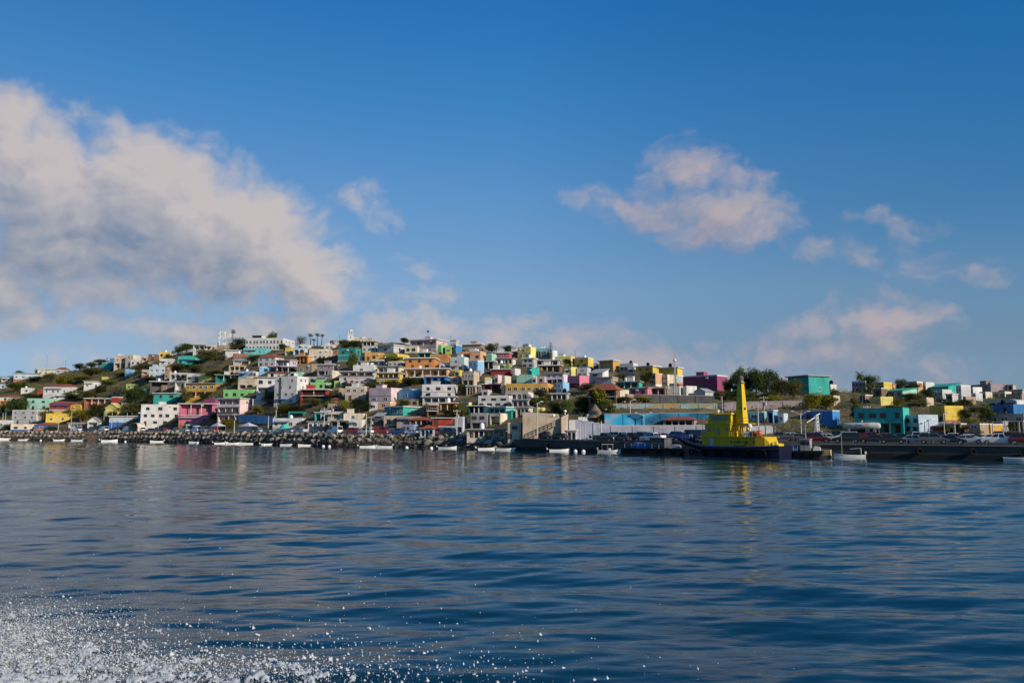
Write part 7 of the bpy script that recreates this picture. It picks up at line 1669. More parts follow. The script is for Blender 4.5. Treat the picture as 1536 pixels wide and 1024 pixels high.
def build_quay():
    P = [p for p in SHORE if p[3]]
    o = thing('quay', 'long dark concrete quay wall behind the tugboat and fishing boats', 'quay', (P[0][0], P[0][1], 0))
    base = Vector((P[0][0], P[0][1], 0))
    mb = MB(); dk = MB(); kb = MB(); n = len(P)
    def off(p, d): Y = p[1]+d; return Vector((p[0]/p[1]*Y, Y, 0)) - base
    for i in range(n-1):
        p, q = P[i], P[i+1]
        a, b, c, d = off(p, 0), off(q, 0), off(q, 3.0), off(p, 3.0)
        mb.hexa([(a.x,a.y,-2.5),(b.x,b.y,-2.5),(c.x,c.y,-2.5),(d.x,d.y,-2.5),(a.x,a.y,p[2]-.02),(b.x,b.y,q[2]-.02),(c.x,c.y,q[2]-.02),(d.x,d.y,p[2]-.02)])
        a, b, c, d = off(p, -.25), off(q, -.25), off(q, 3.2), off(p, 3.2)
        dk.hexa([(a.x,a.y,p[2]-.02),(b.x,b.y,q[2]-.02),(c.x,c.y,q[2]-.02),(d.x,d.y,p[2]-.02),(a.x,a.y,p[2]+.1),(b.x,b.y,q[2]+.1),(c.x,c.y,q[2]+.1),(d.x,d.y,p[2]+.1)])
        a, b, c, d = off(p, -.15), off(q, -.15), off(q, .25), off(p, .25)
        kb.hexa([(a.x,a.y,p[2]+.1),(b.x,b.y,q[2]+.1),(c.x,c.y,q[2]+.1),(d.x,d.y,p[2]+.1),(a.x,a.y,p[2]+.28),(b.x,b.y,q[2]+.28),(c.x,c.y,q[2]+.28),(d.x,d.y,p[2]+.28)])
    mb.build('wall_face', quay_mat(), o); dk.build('deck', M_CONC, o); kb.build('kerb', stained('kerb_concrete', (.13,.125,.12)), o)
    fm = MB()
    for k in range(18):
        t = 2*math.pi*k/18
        for (u0, u1) in ((k, k+1),):
            ring = []
            for kk in (u0, u1):
                T = 2*math.pi*kk/18
                for j in range(8):
                    s = 2*math.pi*j/8; rr = .42+.16*math.cos(s); ring.append((rr*math.cos(T), .16*math.sin(s), rr*math.sin(T)))
            fm.add(ring, [(j, (j+1) % 8, 8+(j+1) % 8, 8+j) for j in range(8)])
    fme = fm.mesh('tyre_fender', [M_BLACK])
    for i in range(2, n-1, 4):
        e = off(P[i], -.40); link('tyre_fender', fme, o, (e.x, e.y, 1.25))
    bl = MB().lathe([(.02,0),(.22,0),(.16,.1),(.15,.35),(.26,.45),(.2,.55),(.02,.58)], 10).mesh('bollard', [M_DARKSTEEL])
    for i in range(1, n-1, 2):
        e = off(P[i], .8); link('bollard', bl, o, (e.x, e.y, P[i][2]+.1))
build_quay()

# ------------------------------------------------------------------ breakwater
def rock_mesh(name, mat, seed, sub=2):
    import bmesh
    r = random.Random(seed); bm = bmesh.new(); bmesh.ops.create_icosphere(bm, subdivisions=sub, radius=.5)
    dirs = [(Vector((r.gauss(0,1), r.gauss(0,1), r.gauss(0,1))).normalized(), r.uniform(.28, .44)) for _ in range(11)]
    for v in bm.verts:
        for d, c in dirs:
            t = v.co.dot(d)
            if t > c: v.co -= d*(t-c)
        v.co += v.co.normalized()*r.uniform(-.012, .012)
    me = bpy.data.meshes.new(name); bm.to_mesh(me); bm.free(); me.materials.append(mat); return me
M_ROCK = stained('boulder_stone', (.19,.165,.14), amount=.5, scale=1.2, streak=False)
def rock_wet():
    m, nt, b = new_mat('breakwater_stone'); L = nt.links.new
    geo = N(nt, 'ShaderNodeNewGeometry'); sp = N(nt, 'ShaderNodeSeparateXYZ'); L(geo.outputs['Position'], sp.inputs[0])
    n = N(nt, 'ShaderNodeTexNoise', i_Scale=.9, i_Detail=6.0, i_Roughness=.7); L(geo.outputs['Position'], n.inputs['Vector'])
    ad = N(nt, 'ShaderNodeMath', operation='MULTIPLY_ADD', p1=1.6); L(n.outputs['Fac'], ad.inputs[0]); L(sp.outputs[2], ad.inputs[2])
    mr = N(nt, 'ShaderNodeMapRange', p1=1.5, p2=3.2); L(ad.outputs[0], mr.inputs[0])
    cr = N(nt, 'ShaderNodeMixRGB'); L(mr.outputs[0], cr.inputs[0]); cr.inputs[1].default_value = (.016,.014,.012,1); cr.inputs[2].default_value = (.29,.24,.185,1)
    r = N(nt, 'ShaderNodeMapRange', p1=.3, p2=.7, p3=.55, p4=1.3); L(n.outputs['Fac'], r.inputs[0])
    oi = N(nt, 'ShaderNodeObjectInfo'); rr = N(nt, 'ShaderNodeMapRange', p3=.55, p4=1.5); L(oi.outputs['Random'], rr.inputs[0])
    m1 = N(nt, 'ShaderNodeMath', operation='MULTIPLY'); L(r.outputs[0], m1.inputs[0]); L(rr.outputs[0], m1.inputs[1])
    mu = N(nt, 'ShaderNodeMixRGB', blend_type='MULTIPLY', p0=1.0); L(cr.outputs[0], mu.inputs[1]); L(m1.outputs[0], mu.inputs[2])
    L(mu.outputs[0], b.inputs['Base Color']); b.inputs['Roughness'].default_value = .85
    return m
M_ROCK = rock_wet()
def breakwater():
    S = [p for p in SHORE if p[0] > -262 and p[0] < 2.5]
    cum = [0]
    for a, b in zip(S, S[1:]): cum.append(cum[-1]+math.hypot(b[0]-a[0], b[1]-a[1]))
    def at(s):
        for i in range(len(S)-1):
            if s <= cum[i+1]:
                t = (s-cum[i])/(cum[i+1]-cum[i]); a, b = S[i], S[i+1]
                return a[0]+(b[0]-a[0])*t, a[1]+(b[1]-a[1])*t, a[2]+(b[2]-a[2])*t
        return S[-1][:3]
    r = random.Random(12)
    proto = [rock_mesh('boulder', M_ROCK, 40+k) for k in range(7)]
    n = 292; used = []
    for k in range(n):
        s = cum[-1]*((k+.5*r.random())/n); x, y, zq = at(s); t = [.12, .48, .85][k % 3] + r.uniform(-.1, .1)
        Y = y + 6*t; X = x/y*Y; sz = r.uniform(1.5, 2.7)*(1.0 if k % 3 else .9)
        o = link('boulder', proto[k % 7], None, (X, Y, -.25+(zq+.25)*t+.1), (r.uniform(-.5,.5), r.uniform(-.5,.5), r.uniform(0,6.28)), (sz, sz*r.uniform(.7,1), sz*r.uniform(.6,.85)))
        tag(o, 'large rough grey brown boulder of the breakwater below the waterfront road', 'boulder', 'boulders of the breakwater')
    # the small stones between them
    small = [rock_mesh('small', M_ROCK, 90+k, 1) for k in range(5)]
    geo = [([v.co.copy() for v in me.vertices], [tuple(p.vertices) for p in me.polygons]) for me in small]
    vs = []; fs = []
    for k in range(3200):
        x, y, zq = at(r.uniform(0, cum[-1])); t = r.uniform(-.02, 1.08); Y = y+6*t; X = x/y*Y; sz = r.uniform(.5, 1.25)
        ro = Matrix.Rotation(r.uniform(0, 6.28), 3, 'Z') @ Matrix.Rotation(r.uniform(-.6, .6), 3, 'X'); c = Vector((X, Y, -.25+(zq+.25)*min(t, 1)+.05))
        V, Fc = geo[k % 5]; b = len(vs); vs += [c+ro@(v*sz) for v in V]; fs += [tuple(b+i for i in f) for f in Fc]
    tag(MB().add(vs, fs).build('rubble', M_ROCK), kind='stuff')
    for me in small: bpy.data.meshes.remove(me)
breakwater()

# ------------------------------------------------------------------ poles and masts
def lamp_parts(k, H):
    pole = MB(); parts = []
    r0 = .12 if k in 'ly' else .13 if k in 'pu' else .055
    pole.tube((0,0,-.3), (0,0,H), r0*1.15, r0*.75, 8)
    if k in 'lyp': pole.box(-.25, .25, -.25, .25, -.3, .12)
    parts.append(('pole', pole, M_POLE if k in 'lypu' else M_DARKSTEEL))
    if k == 'l':
        parts.append(('arm', MB().tube((0,0,H-.15), (.9,0,H+.25), .06), M_POLE)); parts.append(('lamp_head', MB().box(.7,1.35,-.14,.14,H+.22,H+.36), M_WHITE))
    if k == 'y':
        for sg in (-1, 1):
            parts.append(('arm', MB().tube((0,0,H-.4), (sg*1.5,0,H+.35), .06), M_POLE)); parts.append(('lamp_head', MB().box(sg*1.5-.1*sg if sg < 0 else 1.4, sg*1.4 if sg < 0 else 2.0, -.14, .14, H+.30, H+.44) if sg > 0 else MB().box(-2.0,-1.4,-.14,.14,H+.30,H+.44), M_WHITE))
    if k == 'u':
        parts.append(('crossarm', MB().box(-.9,.9,-.08,.08,H-.55,H-.40).box(-.7,.7,-.08,.08,H-1.15,H-1.02), M_WOOD))
        ins = MB()
        for q in (-.8,-.4,.4,.8): ins.lathe([(.02,0),(.06,0),(.07,.1),(.03,.2),(.01,.22)], 6, (q,0,H-.40))
        parts.append(('insulators', ins, M_WHITE)); parts.append(('transformer', MB().lathe([(.02,0),(.28,0),(.28,.7),(.2,.8),(.02,.82)], 10, (.34,0,H-2.1)), M_STEEL))
    if k == 'm': parts.append(('aerial', MB().tube((-.5,0,H-.5), (.5,0,H-.5), .03).tube((-.35,0,H-1.0), (.35,0,H-1.0), .03), M_DARKSTEEL))
    if k == 't': parts.append(('dark_ball', MB().ball((0,0,H), .55, 10, 8), M_DARKSTEEL))
    return parts
PC = dict(l=('street_lamp','street lamp','street lamps on the waterfront'), y=('street_lamp','street lamp','street lamps on the waterfront'), p=('pole','pole','poles on the waterfront'), u=('utility_pole','utility pole','utility poles'), m=('mast','mast','thin masts on the ridge'), t=('mast','mast','thin masts on the ridge'))
for label, k, x, y, z, H in POLES:
    nm, ct, gr = PC[k]; o = thing(nm, label, ct, (x, y, z), rng.uniform(-.4, .4), gr)
    for pn, mb, mt in lamp_parts(k, H): mb.build(pn, mt, o)
    if 'behind' == label: pass

# ------------------------------------------------------------------ vehicles
CARC = dict(white=(.72,.72,.71), silver=(.42,.43,.44), black=(.015,.015,.017), grey=(.13,.135,.14), red=(.38,.025,.02), blue=(.03,.09,.28))
CARC['dark red'] = (.16,.012,.014); CARC['dark green'] = (.02,.07,.04)
M_TAIL = simple('tail_lamp', (.35,.01,.01), .3); M_HEAD = simple('head_lamp', (.7,.7,.68), .2); M_RIM = simple('rim', (.4,.4,.41), .35, .7)
CM = {}
def carpaint(c):
    if c not in CM:
        m = simple('car_paint_'+c.replace(' ', '_'), CARC[c], .28); m.node_tree.nodes['Principled BSDF'].inputs['Coat Weight'].default_value = .6; CM[c] = m
    return CM[c]
WHEEL = MB().tube((0,-.11,0), (0,.11,0), .33, .33, 16).mesh('wheel', [M_BLACK]); RIM = MB().tube((0,-.125,0), (0,.125,0), .2, .2, 12).mesh('rim', [M_RIM])
KD = dict(s=(4.4,1.74,.62,.95,1.43), u=(4.7,1.85,.75,1.12,1.78), p=(5.2,1.85,.75,1.10,1.75), v=(5.2,1.95,.65,1.15,2.15))
CARM = {}
def car_meshes(k, c):
    if (k, c) in CARM: return CARM[(k, c)]
    L_, W, zb, zs, zt = KD[k]; a = L_/2; hw = W/2; z0 = .28
    arch = lambda cx: [(cx-.40, z0), (cx-.33, z0+.25), (cx, z0+.40), (cx+.33, z0+.25), (cx+.40, z0)]
    fx, rx = a-.85, -a+.85
    low = [(-a, z0+.05)] + arch(rx) + arch(fx) + [(a, z0+.08), (a+.02, zb-.05), (a-.12, zb+.06), (a-1.15, zs), (-a+.12, zs), (-a-.02, zb)]
    if k == 'p': low = [(-a, z0+.05)] + arch(rx) + arch(fx) + [(a, z0+.08), (a+.02, zb), (a-.1, zs-.12), (a-1.3, zs), (-a+.02, zs), (-a-.02, zb)]
    if k == 'v': low = [(-a, z0+.05)] + arch(rx) + arch(fx) + [(a, z0+.08), (a+.02, zb+.1), (a-.5, zs), (-a+.02, zs), (-a-.02, zb)]
    body = MB(); n = len(low)
    # lower body, tucked in a little towards the sills and the bonnet
    vs = []
    for sgn, f in ((-1, 1), (1, 1)):
        for x, z in low: vs.append((x, sgn*hw*(1-.06*max(0, (zb-z))-.03*(z > zs-.01)), z))
    # fan the two sides as triangles about the belt line to keep the arches open
    import mathutils
    tri = mathutils.geometry.tessellate_polygon([[Vector((x, z, 0)) for x, z in low]])
    fs = [tuple(t) for t in tri] + [tuple(n+i for i in reversed(t)) for t in tri] + [(i, (i+1) % n, n+(i+1) % n, n+i) for i in range(n)]
    body.add(vs, fs)
    if k == 's': cab = [(-a+.35, zs), (a-1.25, zs), (a-1.95, zt), (-a+1.0, zt)]
    elif k == 'u': cab = [(-a+.08, zs), (a-1.25, zs), (a-1.8, zt), (-a+.35, zt)]
    elif k == 'p': cab = [(-a+1.75, zs), (a-1.35, zs), (a-1.95, zt), (-a+1.9, zt)]
    else: cab = [(-a+.03, zs), (a-.5, zs), (a-1.2, zt), (-a+.08, zt)]
    def cabin(mb, ins, z_lo, z_hi, m=0):
        q = []
        for z, (xl, xr), wd in ((z_lo, None, 0), (z_hi, None, 0)) if False else ():
            pass
        (x0,_),(x1,_),(x2,_),(x3,_) = cab
        def at(z):
            t = (z-zs)/(zt-zs); return x0+(x3-x0)*t, x1+(x2-x1)*t, hw*.96-.17*t
        A = at(z_lo); B = at(z_hi)
        mb.hexa([(A[0]+ins,-A[2]+ins,z_lo),(A[1]-ins,-A[2]+ins,z_lo),(A[1]-ins,A[2]-ins,z_lo),(A[0]+ins,A[2]-ins,z_lo),(B[0]+ins,-B[2]+ins,z_hi),(B[1]-ins,-B[2]+ins,z_hi),(B[1]-ins,B[2]-ins,z_hi),(B[0]+ins,B[2]-ins,z_hi)], m)
    win = MB(); cabin(win, .012, zs+.002, zt-.09)
    cabin(body, 0.0, zt-.09, zt)
    # pillars
    (x0,_),(x1,_),(x2,_),(x3,_) = cab
    fr = (0, .5, 1) if k != 'v' else (0, .42, .7, 1)
    for sgn in (-1, 1):
        for t in fr:
            xb, xt = x0+(x1-x0)*t, x3+(x2-x3)*t; e = .05
            yb, yt = sgn*(hw*.96-.005), sgn*(hw*.96-.17*(zt-.09-zs)/(zt-zs)-.002)
            xb = min(max(xb, x0+e), x1-e); xt = min(max(xt, x3+e), x2-e)
            body.hexa([(xb-e,yb-.02,zs),(xb+e,yb-.02,zs),(xb+e,yb+.02,zs),(xb-e,yb+.02,zs),(xt-e,yt-.02,zt-.09),(xt+e,yt-.02,zt-.09),(xt+e,yt+.02,zt-.09),(xt-e,yt+.02,zt-.09)])
    if k == 'v':   # a closed load space behind the front doors
        for sgn in (-1, 1):
            y1, y2 = sgn*(hw*.96+.004), sgn*(hw*.96-.17*(zt-.09-zs)/(zt-zs)+.004)
            xa, xb = x0+.1, x0+(x1-x0)*.55
            body.hexa([(xa,min(y1,y1-sgn*.03),zs),(xb,min(y1,y1-sgn*.03),zs),(xb,max(y1,y1-sgn*.03),zs),(xa,max(y1,y1-sgn*.03),zs),(xa,min(y2,y2-sgn*.03),zt-.09),(xb,min(y2,y2-sgn*.03),zt-.09),(xb,max(y2,y2-sgn*.03),zt-.09),(xa,max(y2,y2-sgn*.03),zt-.09)])
    if k == 'p':   # the open load bed
        body.box(-a+.06, -a+1.72, -hw*.94, -hw*.94+.06, zs, zs+.16); body.box(-a+.06, -a+1.72, hw*.94-.06, hw*.94, zs, zs+.16); body.box(-a+.02, -a+.08, -hw*.94, hw*.94, zs, zs+.16)
    hd = MB().box(-.04,.05,-.16,.16,-.08,.08).mesh('headlight', [M_HEAD]); tl = MB().box(-.04,.04,-.1,.1,-.14,.14).mesh('tail_light', [M_TAIL])
    bp = MB().box(a-.05, a+.08, -hw*.95, hw*.95, .32, .5).box(-a-.08, -a+.05, -hw*.95, hw*.95, .32, .5).mesh('bumper', [M_DARKSTEEL])
    CARM[(k, c)] = (body.mesh('body', [carpaint(c)]), win.mesh('windows', [M_GLASS]), bp, hd, tl, fx, rx, hw, a, zb)
    return CARM[(k, c)]
CN = dict(s=('car','car'), v=('van','van'), p=('pickup_truck','pickup truck'), u=('car','car'))
for label, k, c, x, y, z, rz in CARS:
    body, win, bp, hd, tl, fx, rx, hw, a, zb = car_meshes(k, c)
    o = thing(CN[k][0], label, CN[k][1], (x, y, z+.06), rz, 'vehicles parked along the waterfront')
    link('body', body, o); link('window', win, o); link('bumper', bp, o)
    for cx in (fx, rx):
        for sg in (-1, 1):
            w_ = link('wheel', WHEEL, o, (cx, sg*(hw-.1), .33)); link('rim', RIM, w_)
    for sg in (-1, 1):
        link('headlight', hd, o, (a-.02, sg*(hw-.3), zb-.06)); link('tail_light', tl, o, (-a, sg*(hw-.18), zb+.05))

# ------------------------------------------------------------------ fishing boats
def boat_meshes():
    L_ = 7.0; n = 15; out = []; inn = []; gun = MB(); hull = MB(); inner = MB(); stripe = MB()
    secs = []
    for i in range(n):
        t = i/(n-1); x = -L_/2+L_*t
        b = .88*(1-max(0, (t-.45)/.55)**2.4)*(0.86+.14*min(1, t/.3)); b = max(b, .02)
        zs = .55+.12*(1-t)**2+.75*max(0, t-.25)**2; zk = -.18+.25*max(0, t-.62)**1.6*2.2
        secs.append((x+.35*max(0, t-.8)*2.0*0, b, zs, zk))
    vs = []
    for x, b, zs, zk in secs: vs += [(x,-b,zs), (x,-b*.93,zs*.55+.02), (x,-b*.72,zk+.16), (x,0,zk), (x,b*.72,zk+.16), (x,b*.93,zs*.55+.02), (x,b,zs)]
    fs = []
    for i in range(n-1):
        for j in range(6): fs.append((i*7+j, i*7+j+1, (i+1)*7+j+1, (i+1)*7+j))
    fs.append(tuple(range(6, -1, -1)))
    hull.add(vs, [tuple(reversed(f)) for f in fs])
    vi = []
    for x, b, zs, zk in secs: c = max(b-.07, .01); vi += [(x,-c,zs-.004), (x,-c*.8,.22+max(0, zk)), (x,c*.8,.22+max(0, zk)), (x,c,zs-.004)]
    fi = []
    for i in range(n-1):
        for j in range(3): fi.append((i*4+j, i*4+j+1, (i+1)*4+j+1, (i+1)*4+j))
    inner.add(vi, fi)
    for i in range(n-1):
        (x, b, z, _), (x2, b2, z2, _) = secs[i], secs[i+1]
        for sg in (-1, 1):
            p = [(x, sg*(b+.04)), (x2, sg*(b2+.04)), (x2, sg*max(b2-.08, 0)), (x, sg*max(b-.08, 0))]
            if sg > 0: p = [p[3], p[2], p[1], p[0]]
            za, zb_ = (z, z2)
            zz = [za, zb_, zb_, za]
            gun.hexa([(p[q][0], p[q][1], zz[q]-.06) for q in range(4)] + [(p[q][0], p[q][1], zz[q]+.03) for q in range(4)])
    thw = MB()
    for x in (-1.9, -.4, 1.1): thw.box(x-.16, x+.16, -.74, .74, .42, .47)
    m_in = simple('boat_inside', (.42,.45,.46), .5)
    cow = MB(); cow.hexa([(-.28,-.19,.75),(.20,-.19,.75),(.20,.19,.75),(-.28,.19,.75),(-.22,-.15,1.28),(.12,-.15,1.22),(.12,.15,1.22),(-.22,.15,1.28)])
    leg = MB(); leg.box(-.14,.10,-.07,.07,-.35,.75); leg.box(.05,.25,-.1,.1,.45,.62)
    return dict(hull=hull.mesh('hull', [M_WHITE]), inner=inner.mesh('inside', [m_in]), gun=gun.mesh('gunwale', [M_WHITE]), thw=thw.mesh('thwart', [M_WHITE]),
                cow=cow.mesh('cowling', [simple('motor_cowl', (.55,.55,.54), .35)]), leg=leg.mesh('outboard_motor', [M_DARKSTEEL]))
BM = boat_meshes()
def tang_at(x, y):
    i = min(range(len(SHORE)-1), key=lambda i: abs(SHORE[i][0]-x)); a, b = SHORE[i], SHORE[i+1]; return math.atan2(b[1]-a[1], b[0]-a[0])
rb = random.Random(21)
for j, (label, k, x, y, L_) in enumerate(BOATS):
    s = L_/7.0; s = max(.62, min(1.25, s))
    flip = math.pi if k == 'M' or (k == 'p' and rb.random() < .35) else 0
    o = thing('fishing_boat', label, 'boat', (x, y, -.02), -math.atan2(x, y)+flip+rb.uniform(-.25, .2), 'small boats moored along the shore', (s, s, s*1.3))
    if 724 < 0: pass
    for nm, key in (('hull','hull'), ('inside','inner'), ('gunwale','gun'), ('thwart','thw')): link(nm, BM[key], o)
    if k != 'p' or rb.random() < .6:
        m = link('outboard_motor', BM['leg'], o, (-3.62, 0, .1), (0, R(-35 if k == 'm' else 0), 0)); link('cowling', BM['cow'], m)
    if k == 'c':
        MB().box(-2.2, 1.2, -.85, .85, 2.05, 2.12).build('canopy', M_WHITE, o)
        fr = MB()
        for px in (-2.1, -.5, 1.1):
            for sg in (-1, 1): fr.tube((px, sg*.8, .5), (px, sg*.8, 2.05), .035)
        fr.build('canopy_frame', M_STEEL, o); MB().box(-.3,.5,-.3,.3,.24,1.15).build('console', M_WHITE, o)
    if k == 'M':
        MB().tube((1.6,0,.2), (1.55,0,5.0), .06, .03).build('mast', M_POLE, o)
        MB().tube((-2.6,-.7,.5), (-2.6,-.5,1.9), .04).tube((-2.6,.7,.5), (-2.6,.5,1.9), .04).tube((-2.6,-.5,1.9), (-2.6,.5,1.9), .04).tube((-2.6,-.5,1.9), (-.2,-.7,1.7), .03).tube((-2.6,.5,1.9), (-.2,.7,1.7), .03).build('stern_arch', M_STEEL, o)
for label, x, y in BUOYS:
    o = thing('mooring_buoy', label, 'buoy', (x, y, 0), 0, 'white mooring buoys')
    MB().ball((0,0,.18), .42, 12, 8).build('float', M_WHITE, o); MB().lathe([(.02,.55),(.07,.57),(.07,.72),(.02,.74)], 8).build('eye', M_DARKSTEEL, o)

# ------------------------------------------------------------------ tugboat
def tugboat():
    x0, y0, _ = PLACES['tug']; rz = tang_at(x0, y0)
    o = thing('tugboat', 'yellow and dark blue tugboat with tall tapering yellow funnel tower, moored at the quay', 'tugboat', (x0, y0-.3, 0), rz)
    yel = stained('tug_yellow_paint', (.66,.44,.012), rough=.45, amount=.18, grime=(.5,.35,.2)); blu = stained('tug_hull_paint', (.004,.006,.028), rough=.4, amount=.3)
    deckm = stained('tug_deck', (.10,.06,.05)); rbl = simple('tug_rail_blue', (.02,.06,.25), .4)
    # hull: bow to the left
    n = 19; A, B = -10.6, 10.2; S = []
    for i in range(n):
        t = i/(n-1); x = A+(B-A)*t
        b = 3.1*min(1, (max(t, .004)/.34)**.55)*(1-.42*max(0, (t-.80)/.20)**2.2)
        zs = 1.75+1.5*max(0, (.42-t)/.42)**1.7+.25*max(0, (t-.75)/.25)**1.5
        S.append((x, b, zs, -.6*(t < .02)))
    vs = []; fs = []
    for x, b, zs, q in S:
        f = .86 if x > A+.5 else .5
        xx = x+(.0 if x > A+2.5 else .55*(A+2.5-x)/2.5)
        vs += [(x,-b,zs), (x*.985+xx*.015,-b*.98,zs*.5), (xx,-b*f,-1.3), (xx,b*f,-1.3), (x*.985+xx*.015,b*.98,zs*.5), (x,b,zs)]
    for i in range(n-1):
        for j in range(5): fs.append((i*6+j, (i+1)*6+j, (i+1)*6+j+1, i*6+j+1))
    fs += [tuple(range(6)), tuple((n-1)*6+j for j in range(5, -1, -1))]
    MB().add(vs, fs).build('hull', blu, o)
    dk = MB(); dk.add([(x,-b+.1,zs-.55) for x, b, zs, q in S] + [(x,b-.1,zs-.55) for x, b, zs, q in S], [(i, i+1, n+i+1, n+i) for i in range(n-1)]); dk.build('deck', deckm, o)
    rub = MB()
    for i in range(n-1):
        for sg in (-1, 1):
            (x,b,z,_), (x2,b2,z2,_) = S[i], S[i+1]; rub.tube((x, sg*(b+.06), z-.5), (x2, sg*(b2+.06), z2-.5), .2, .2, 8)
    rub.build('rubbing_strake', M_BLACK, o)
    bw = MB()
    for i in range(n-1):
        for sg in (-1, 1):
            (x,b,z,_), (x2,b2,z2,_) = S[i], S[i+1]
            bw.hexa([(x,sg*b-.05,z-.01),(x2,sg*b2-.05,z2-.01),(x2,sg*b2+.05,z2-.01),(x,sg*b+.05,z-.01),(x,sg*b-.05,z+.14),(x2,sg*b2-.05,z2+.14),(x2,sg*b2+.05,z2+.14),(x,sg*b+.05,z+.14)])
    bw.build('bulwark_rail', rbl, o)
    tyre = MB()
    for k in range(14):
        ring = []
        for kk in (k, k+1):
            T = 2*math.pi*kk/14
            for j in range(7): s = 2*math.pi*j/7; rr = .42+.17*math.cos(s); ring.append((rr*math.cos(T), .17*math.sin(s), rr*math.sin(T)))
        tyre.add(ring, [(j, (j+1) % 7, 7+(j+1) % 7, 7+j) for j in range(7)])
    tm = tyre.mesh('tyre_fender', [M_BLACK])
    for x in (-6.4, -3.4, -.4, 2.6, 5.6, 8.2):
        i = min(range(n), key=lambda i: abs(S[i][0]-x)); link('tyre_fender', tm, o, (x, -S[i][1]-.24, .75))
    # long lower deckhouse with a rounded fore end
    dh = MB(); prof = [(-4.9,-1.6),(-4.4,-2.2),(6.2,-2.2),(7.6,-1.7),(7.6,1.7),(6.2,2.2),(-4.4,2.2),(-4.9,1.6)]
    m_ = len(prof); dh.add([(x,y,1.3) for x,y in prof]+[(x,y,3.45) for x,y in prof], [tuple(range(m_-1,-1,-1)), tuple(range(m_,2*m_))]+[(i,(i+1)%m_,m_+(i+1)%m_,m_+i) for i in range(m_)])
    dh.hexa([(7.6,-1.7,1.3),(8.5,-1.3,1.3),(8.5,1.3,1.3),(7.6,1.7,1.3),(7.6,-1.7,3.3),(8.1,-1.3,2.6),(8.1,1.3,2.6),(7.6,1.7,3.3)])
    dh.build('deckhouse', yel, o)
    br = MB(); br.box(-5.0,7.7,-2.32,-2.203,3.30,3.48).box(-5.0,7.7,2.203,2.32,3.30,3.48); br.build('deck_edge', yel, o)
    d2 = MB().box(-4.1,1.1,-1.75,1.75,3.45,5.45).box(-4.25,1.25,-1.9,1.9,5.45,5.58); d2.build('bridge_deck', yel, o)
    wh = MB(); wh.hexa([(-3.6,-1.6,5.58),(1.2,-1.6,5.58),(1.2,1.6,5.58),(-3.6,1.6,5.58),(-3.2,-1.6,7.15),(1.2,-1.6,7.15),(1.2,1.6,7.15),(-3.2,1.6,7.15)]); wh.build('wheelhouse', yel, o)
    rf = MB(); rf.hexa([(-3.9,-1.85,7.15),(1.5,-1.85,7.15),(1.5,1.85,7.15),(-3.9,1.85,7.15),(-3.3,-1.6,7.42),(1.3,-1.6,7.42),(1.3,1.6,7.42),(-3.3,1.6,7.42)]); rf.build('wheelhouse_roof', yel, o)
    glass = simple('tug_window', (.03,.16,.18), .1)
    for cx, w in ((-2.35,.95), (-1.15,.95), (.05,.95)):
        f = MB().box(cx-w/2-.06,cx+w/2+.06,-1.64,-1.603,6.10,6.96).build('window', yel, o); MB().box(cx-w/2,cx+w/2,-1.665,-1.643,6.16,6.90).build('pane', glass, f)
    f = MB().box(-3.62,-3.45,-1.3,1.3,6.05,6.9).build('window', yel, o); MB().box(-3.70,-3.625,-1.2,1.2,6.15,6.8).build('pane', glass, f)
    for cx, z, w, h in ((-3.2,4.7,.6,.8), (-1.3,4.35,.32,1.25), (-2.2,4.8,.4,.4), (.4,4.7,.5,.5)):
        f = MB().box(cx-w/2-.05,cx+w/2+.05,-1.79,-1.753,z-h/2-.05,z+h/2+.05).build('window', yel, o); MB().box(cx-w/2,cx+w/2,-1.815,-1.793,z-h/2,z+h/2).build('pane', glass, f)
    for cx in (1.6,3.0,4.6,6.0):
        p = MB(); p.tube((cx,-2.26,2.55),(cx,-2.203,2.55),.2,.2,12); p.build('porthole', M_DARKSTEEL, o)
    dr = MB().box(-2.75,-1.95,-2.26,-2.203,1.45,3.15).build('door', simple('pale_blue_door', (.30,.42,.50), .4), o); MB().tube((-2.08,-2.3,2.2),(-2.08,-2.26,2.2),.05).build('handle', M_DARKSTEEL, dr)
    MB().box(2.2,4.4,-2.27,-2.203,1.9,1.98).box(2.2,2.28,-2.27,-2.203,1.98,2.6).box(4.32,4.4,-2.27,-2.203,1.98,2.6).box(2.28,4.32,-2.27,-2.203,2.52,2.6).build('hatch_frame', deckm, o)
    # the tower: four splayed legs under a tall tapering shaft
    tw = MB(); base, top = 5.5, 12.7; cx = 2.25
    tw.add([(cx-.85,-.75,base),(cx+.75,-.75,base),(cx+.75,.75,base),(cx-.85,.75,base),(cx-.38,-.36,top),(cx+.36,-.36,top),(cx+.36,.36,top),(cx-.38,.36,top)], [(0,3,2,1),(4,5,6,7),(0,1,5,4),(1,2,6,5),(2,3,7,6),(3,0,4,7)])
    tw.build('funnel_tower', yel, o)
    lg = MB()
    for sx in (-.85,.5):
        for sy in (-.75,.5): lg.hexa([(cx+sx-.12,sy-.1,3.45),(cx+sx+.3,sy-.1,3.45),(cx+sx+.3,sy+.3,3.45),(cx+sx-.12,sy+.3,3.45),(cx+sx,sy,base-.001),(cx+sx+.25,sy,base-.001),(cx+sx+.25,sy+.25,base-.001),(cx+sx,sy+.25,base-.001)])
    lg.build('tower_legs', yel, o)
    MB().box(cx-.55,cx+.55,-.5,.5,12.35,12.5).lathe([(.05,12.7),(.42,12.7),(.46,13.1),(.40,13.55),(.36,13.6),(.05,13.62)], 12, (cx,0,0)).build('tower_cap', stained('grey_exhaust', (.16,.17,.18)), o)
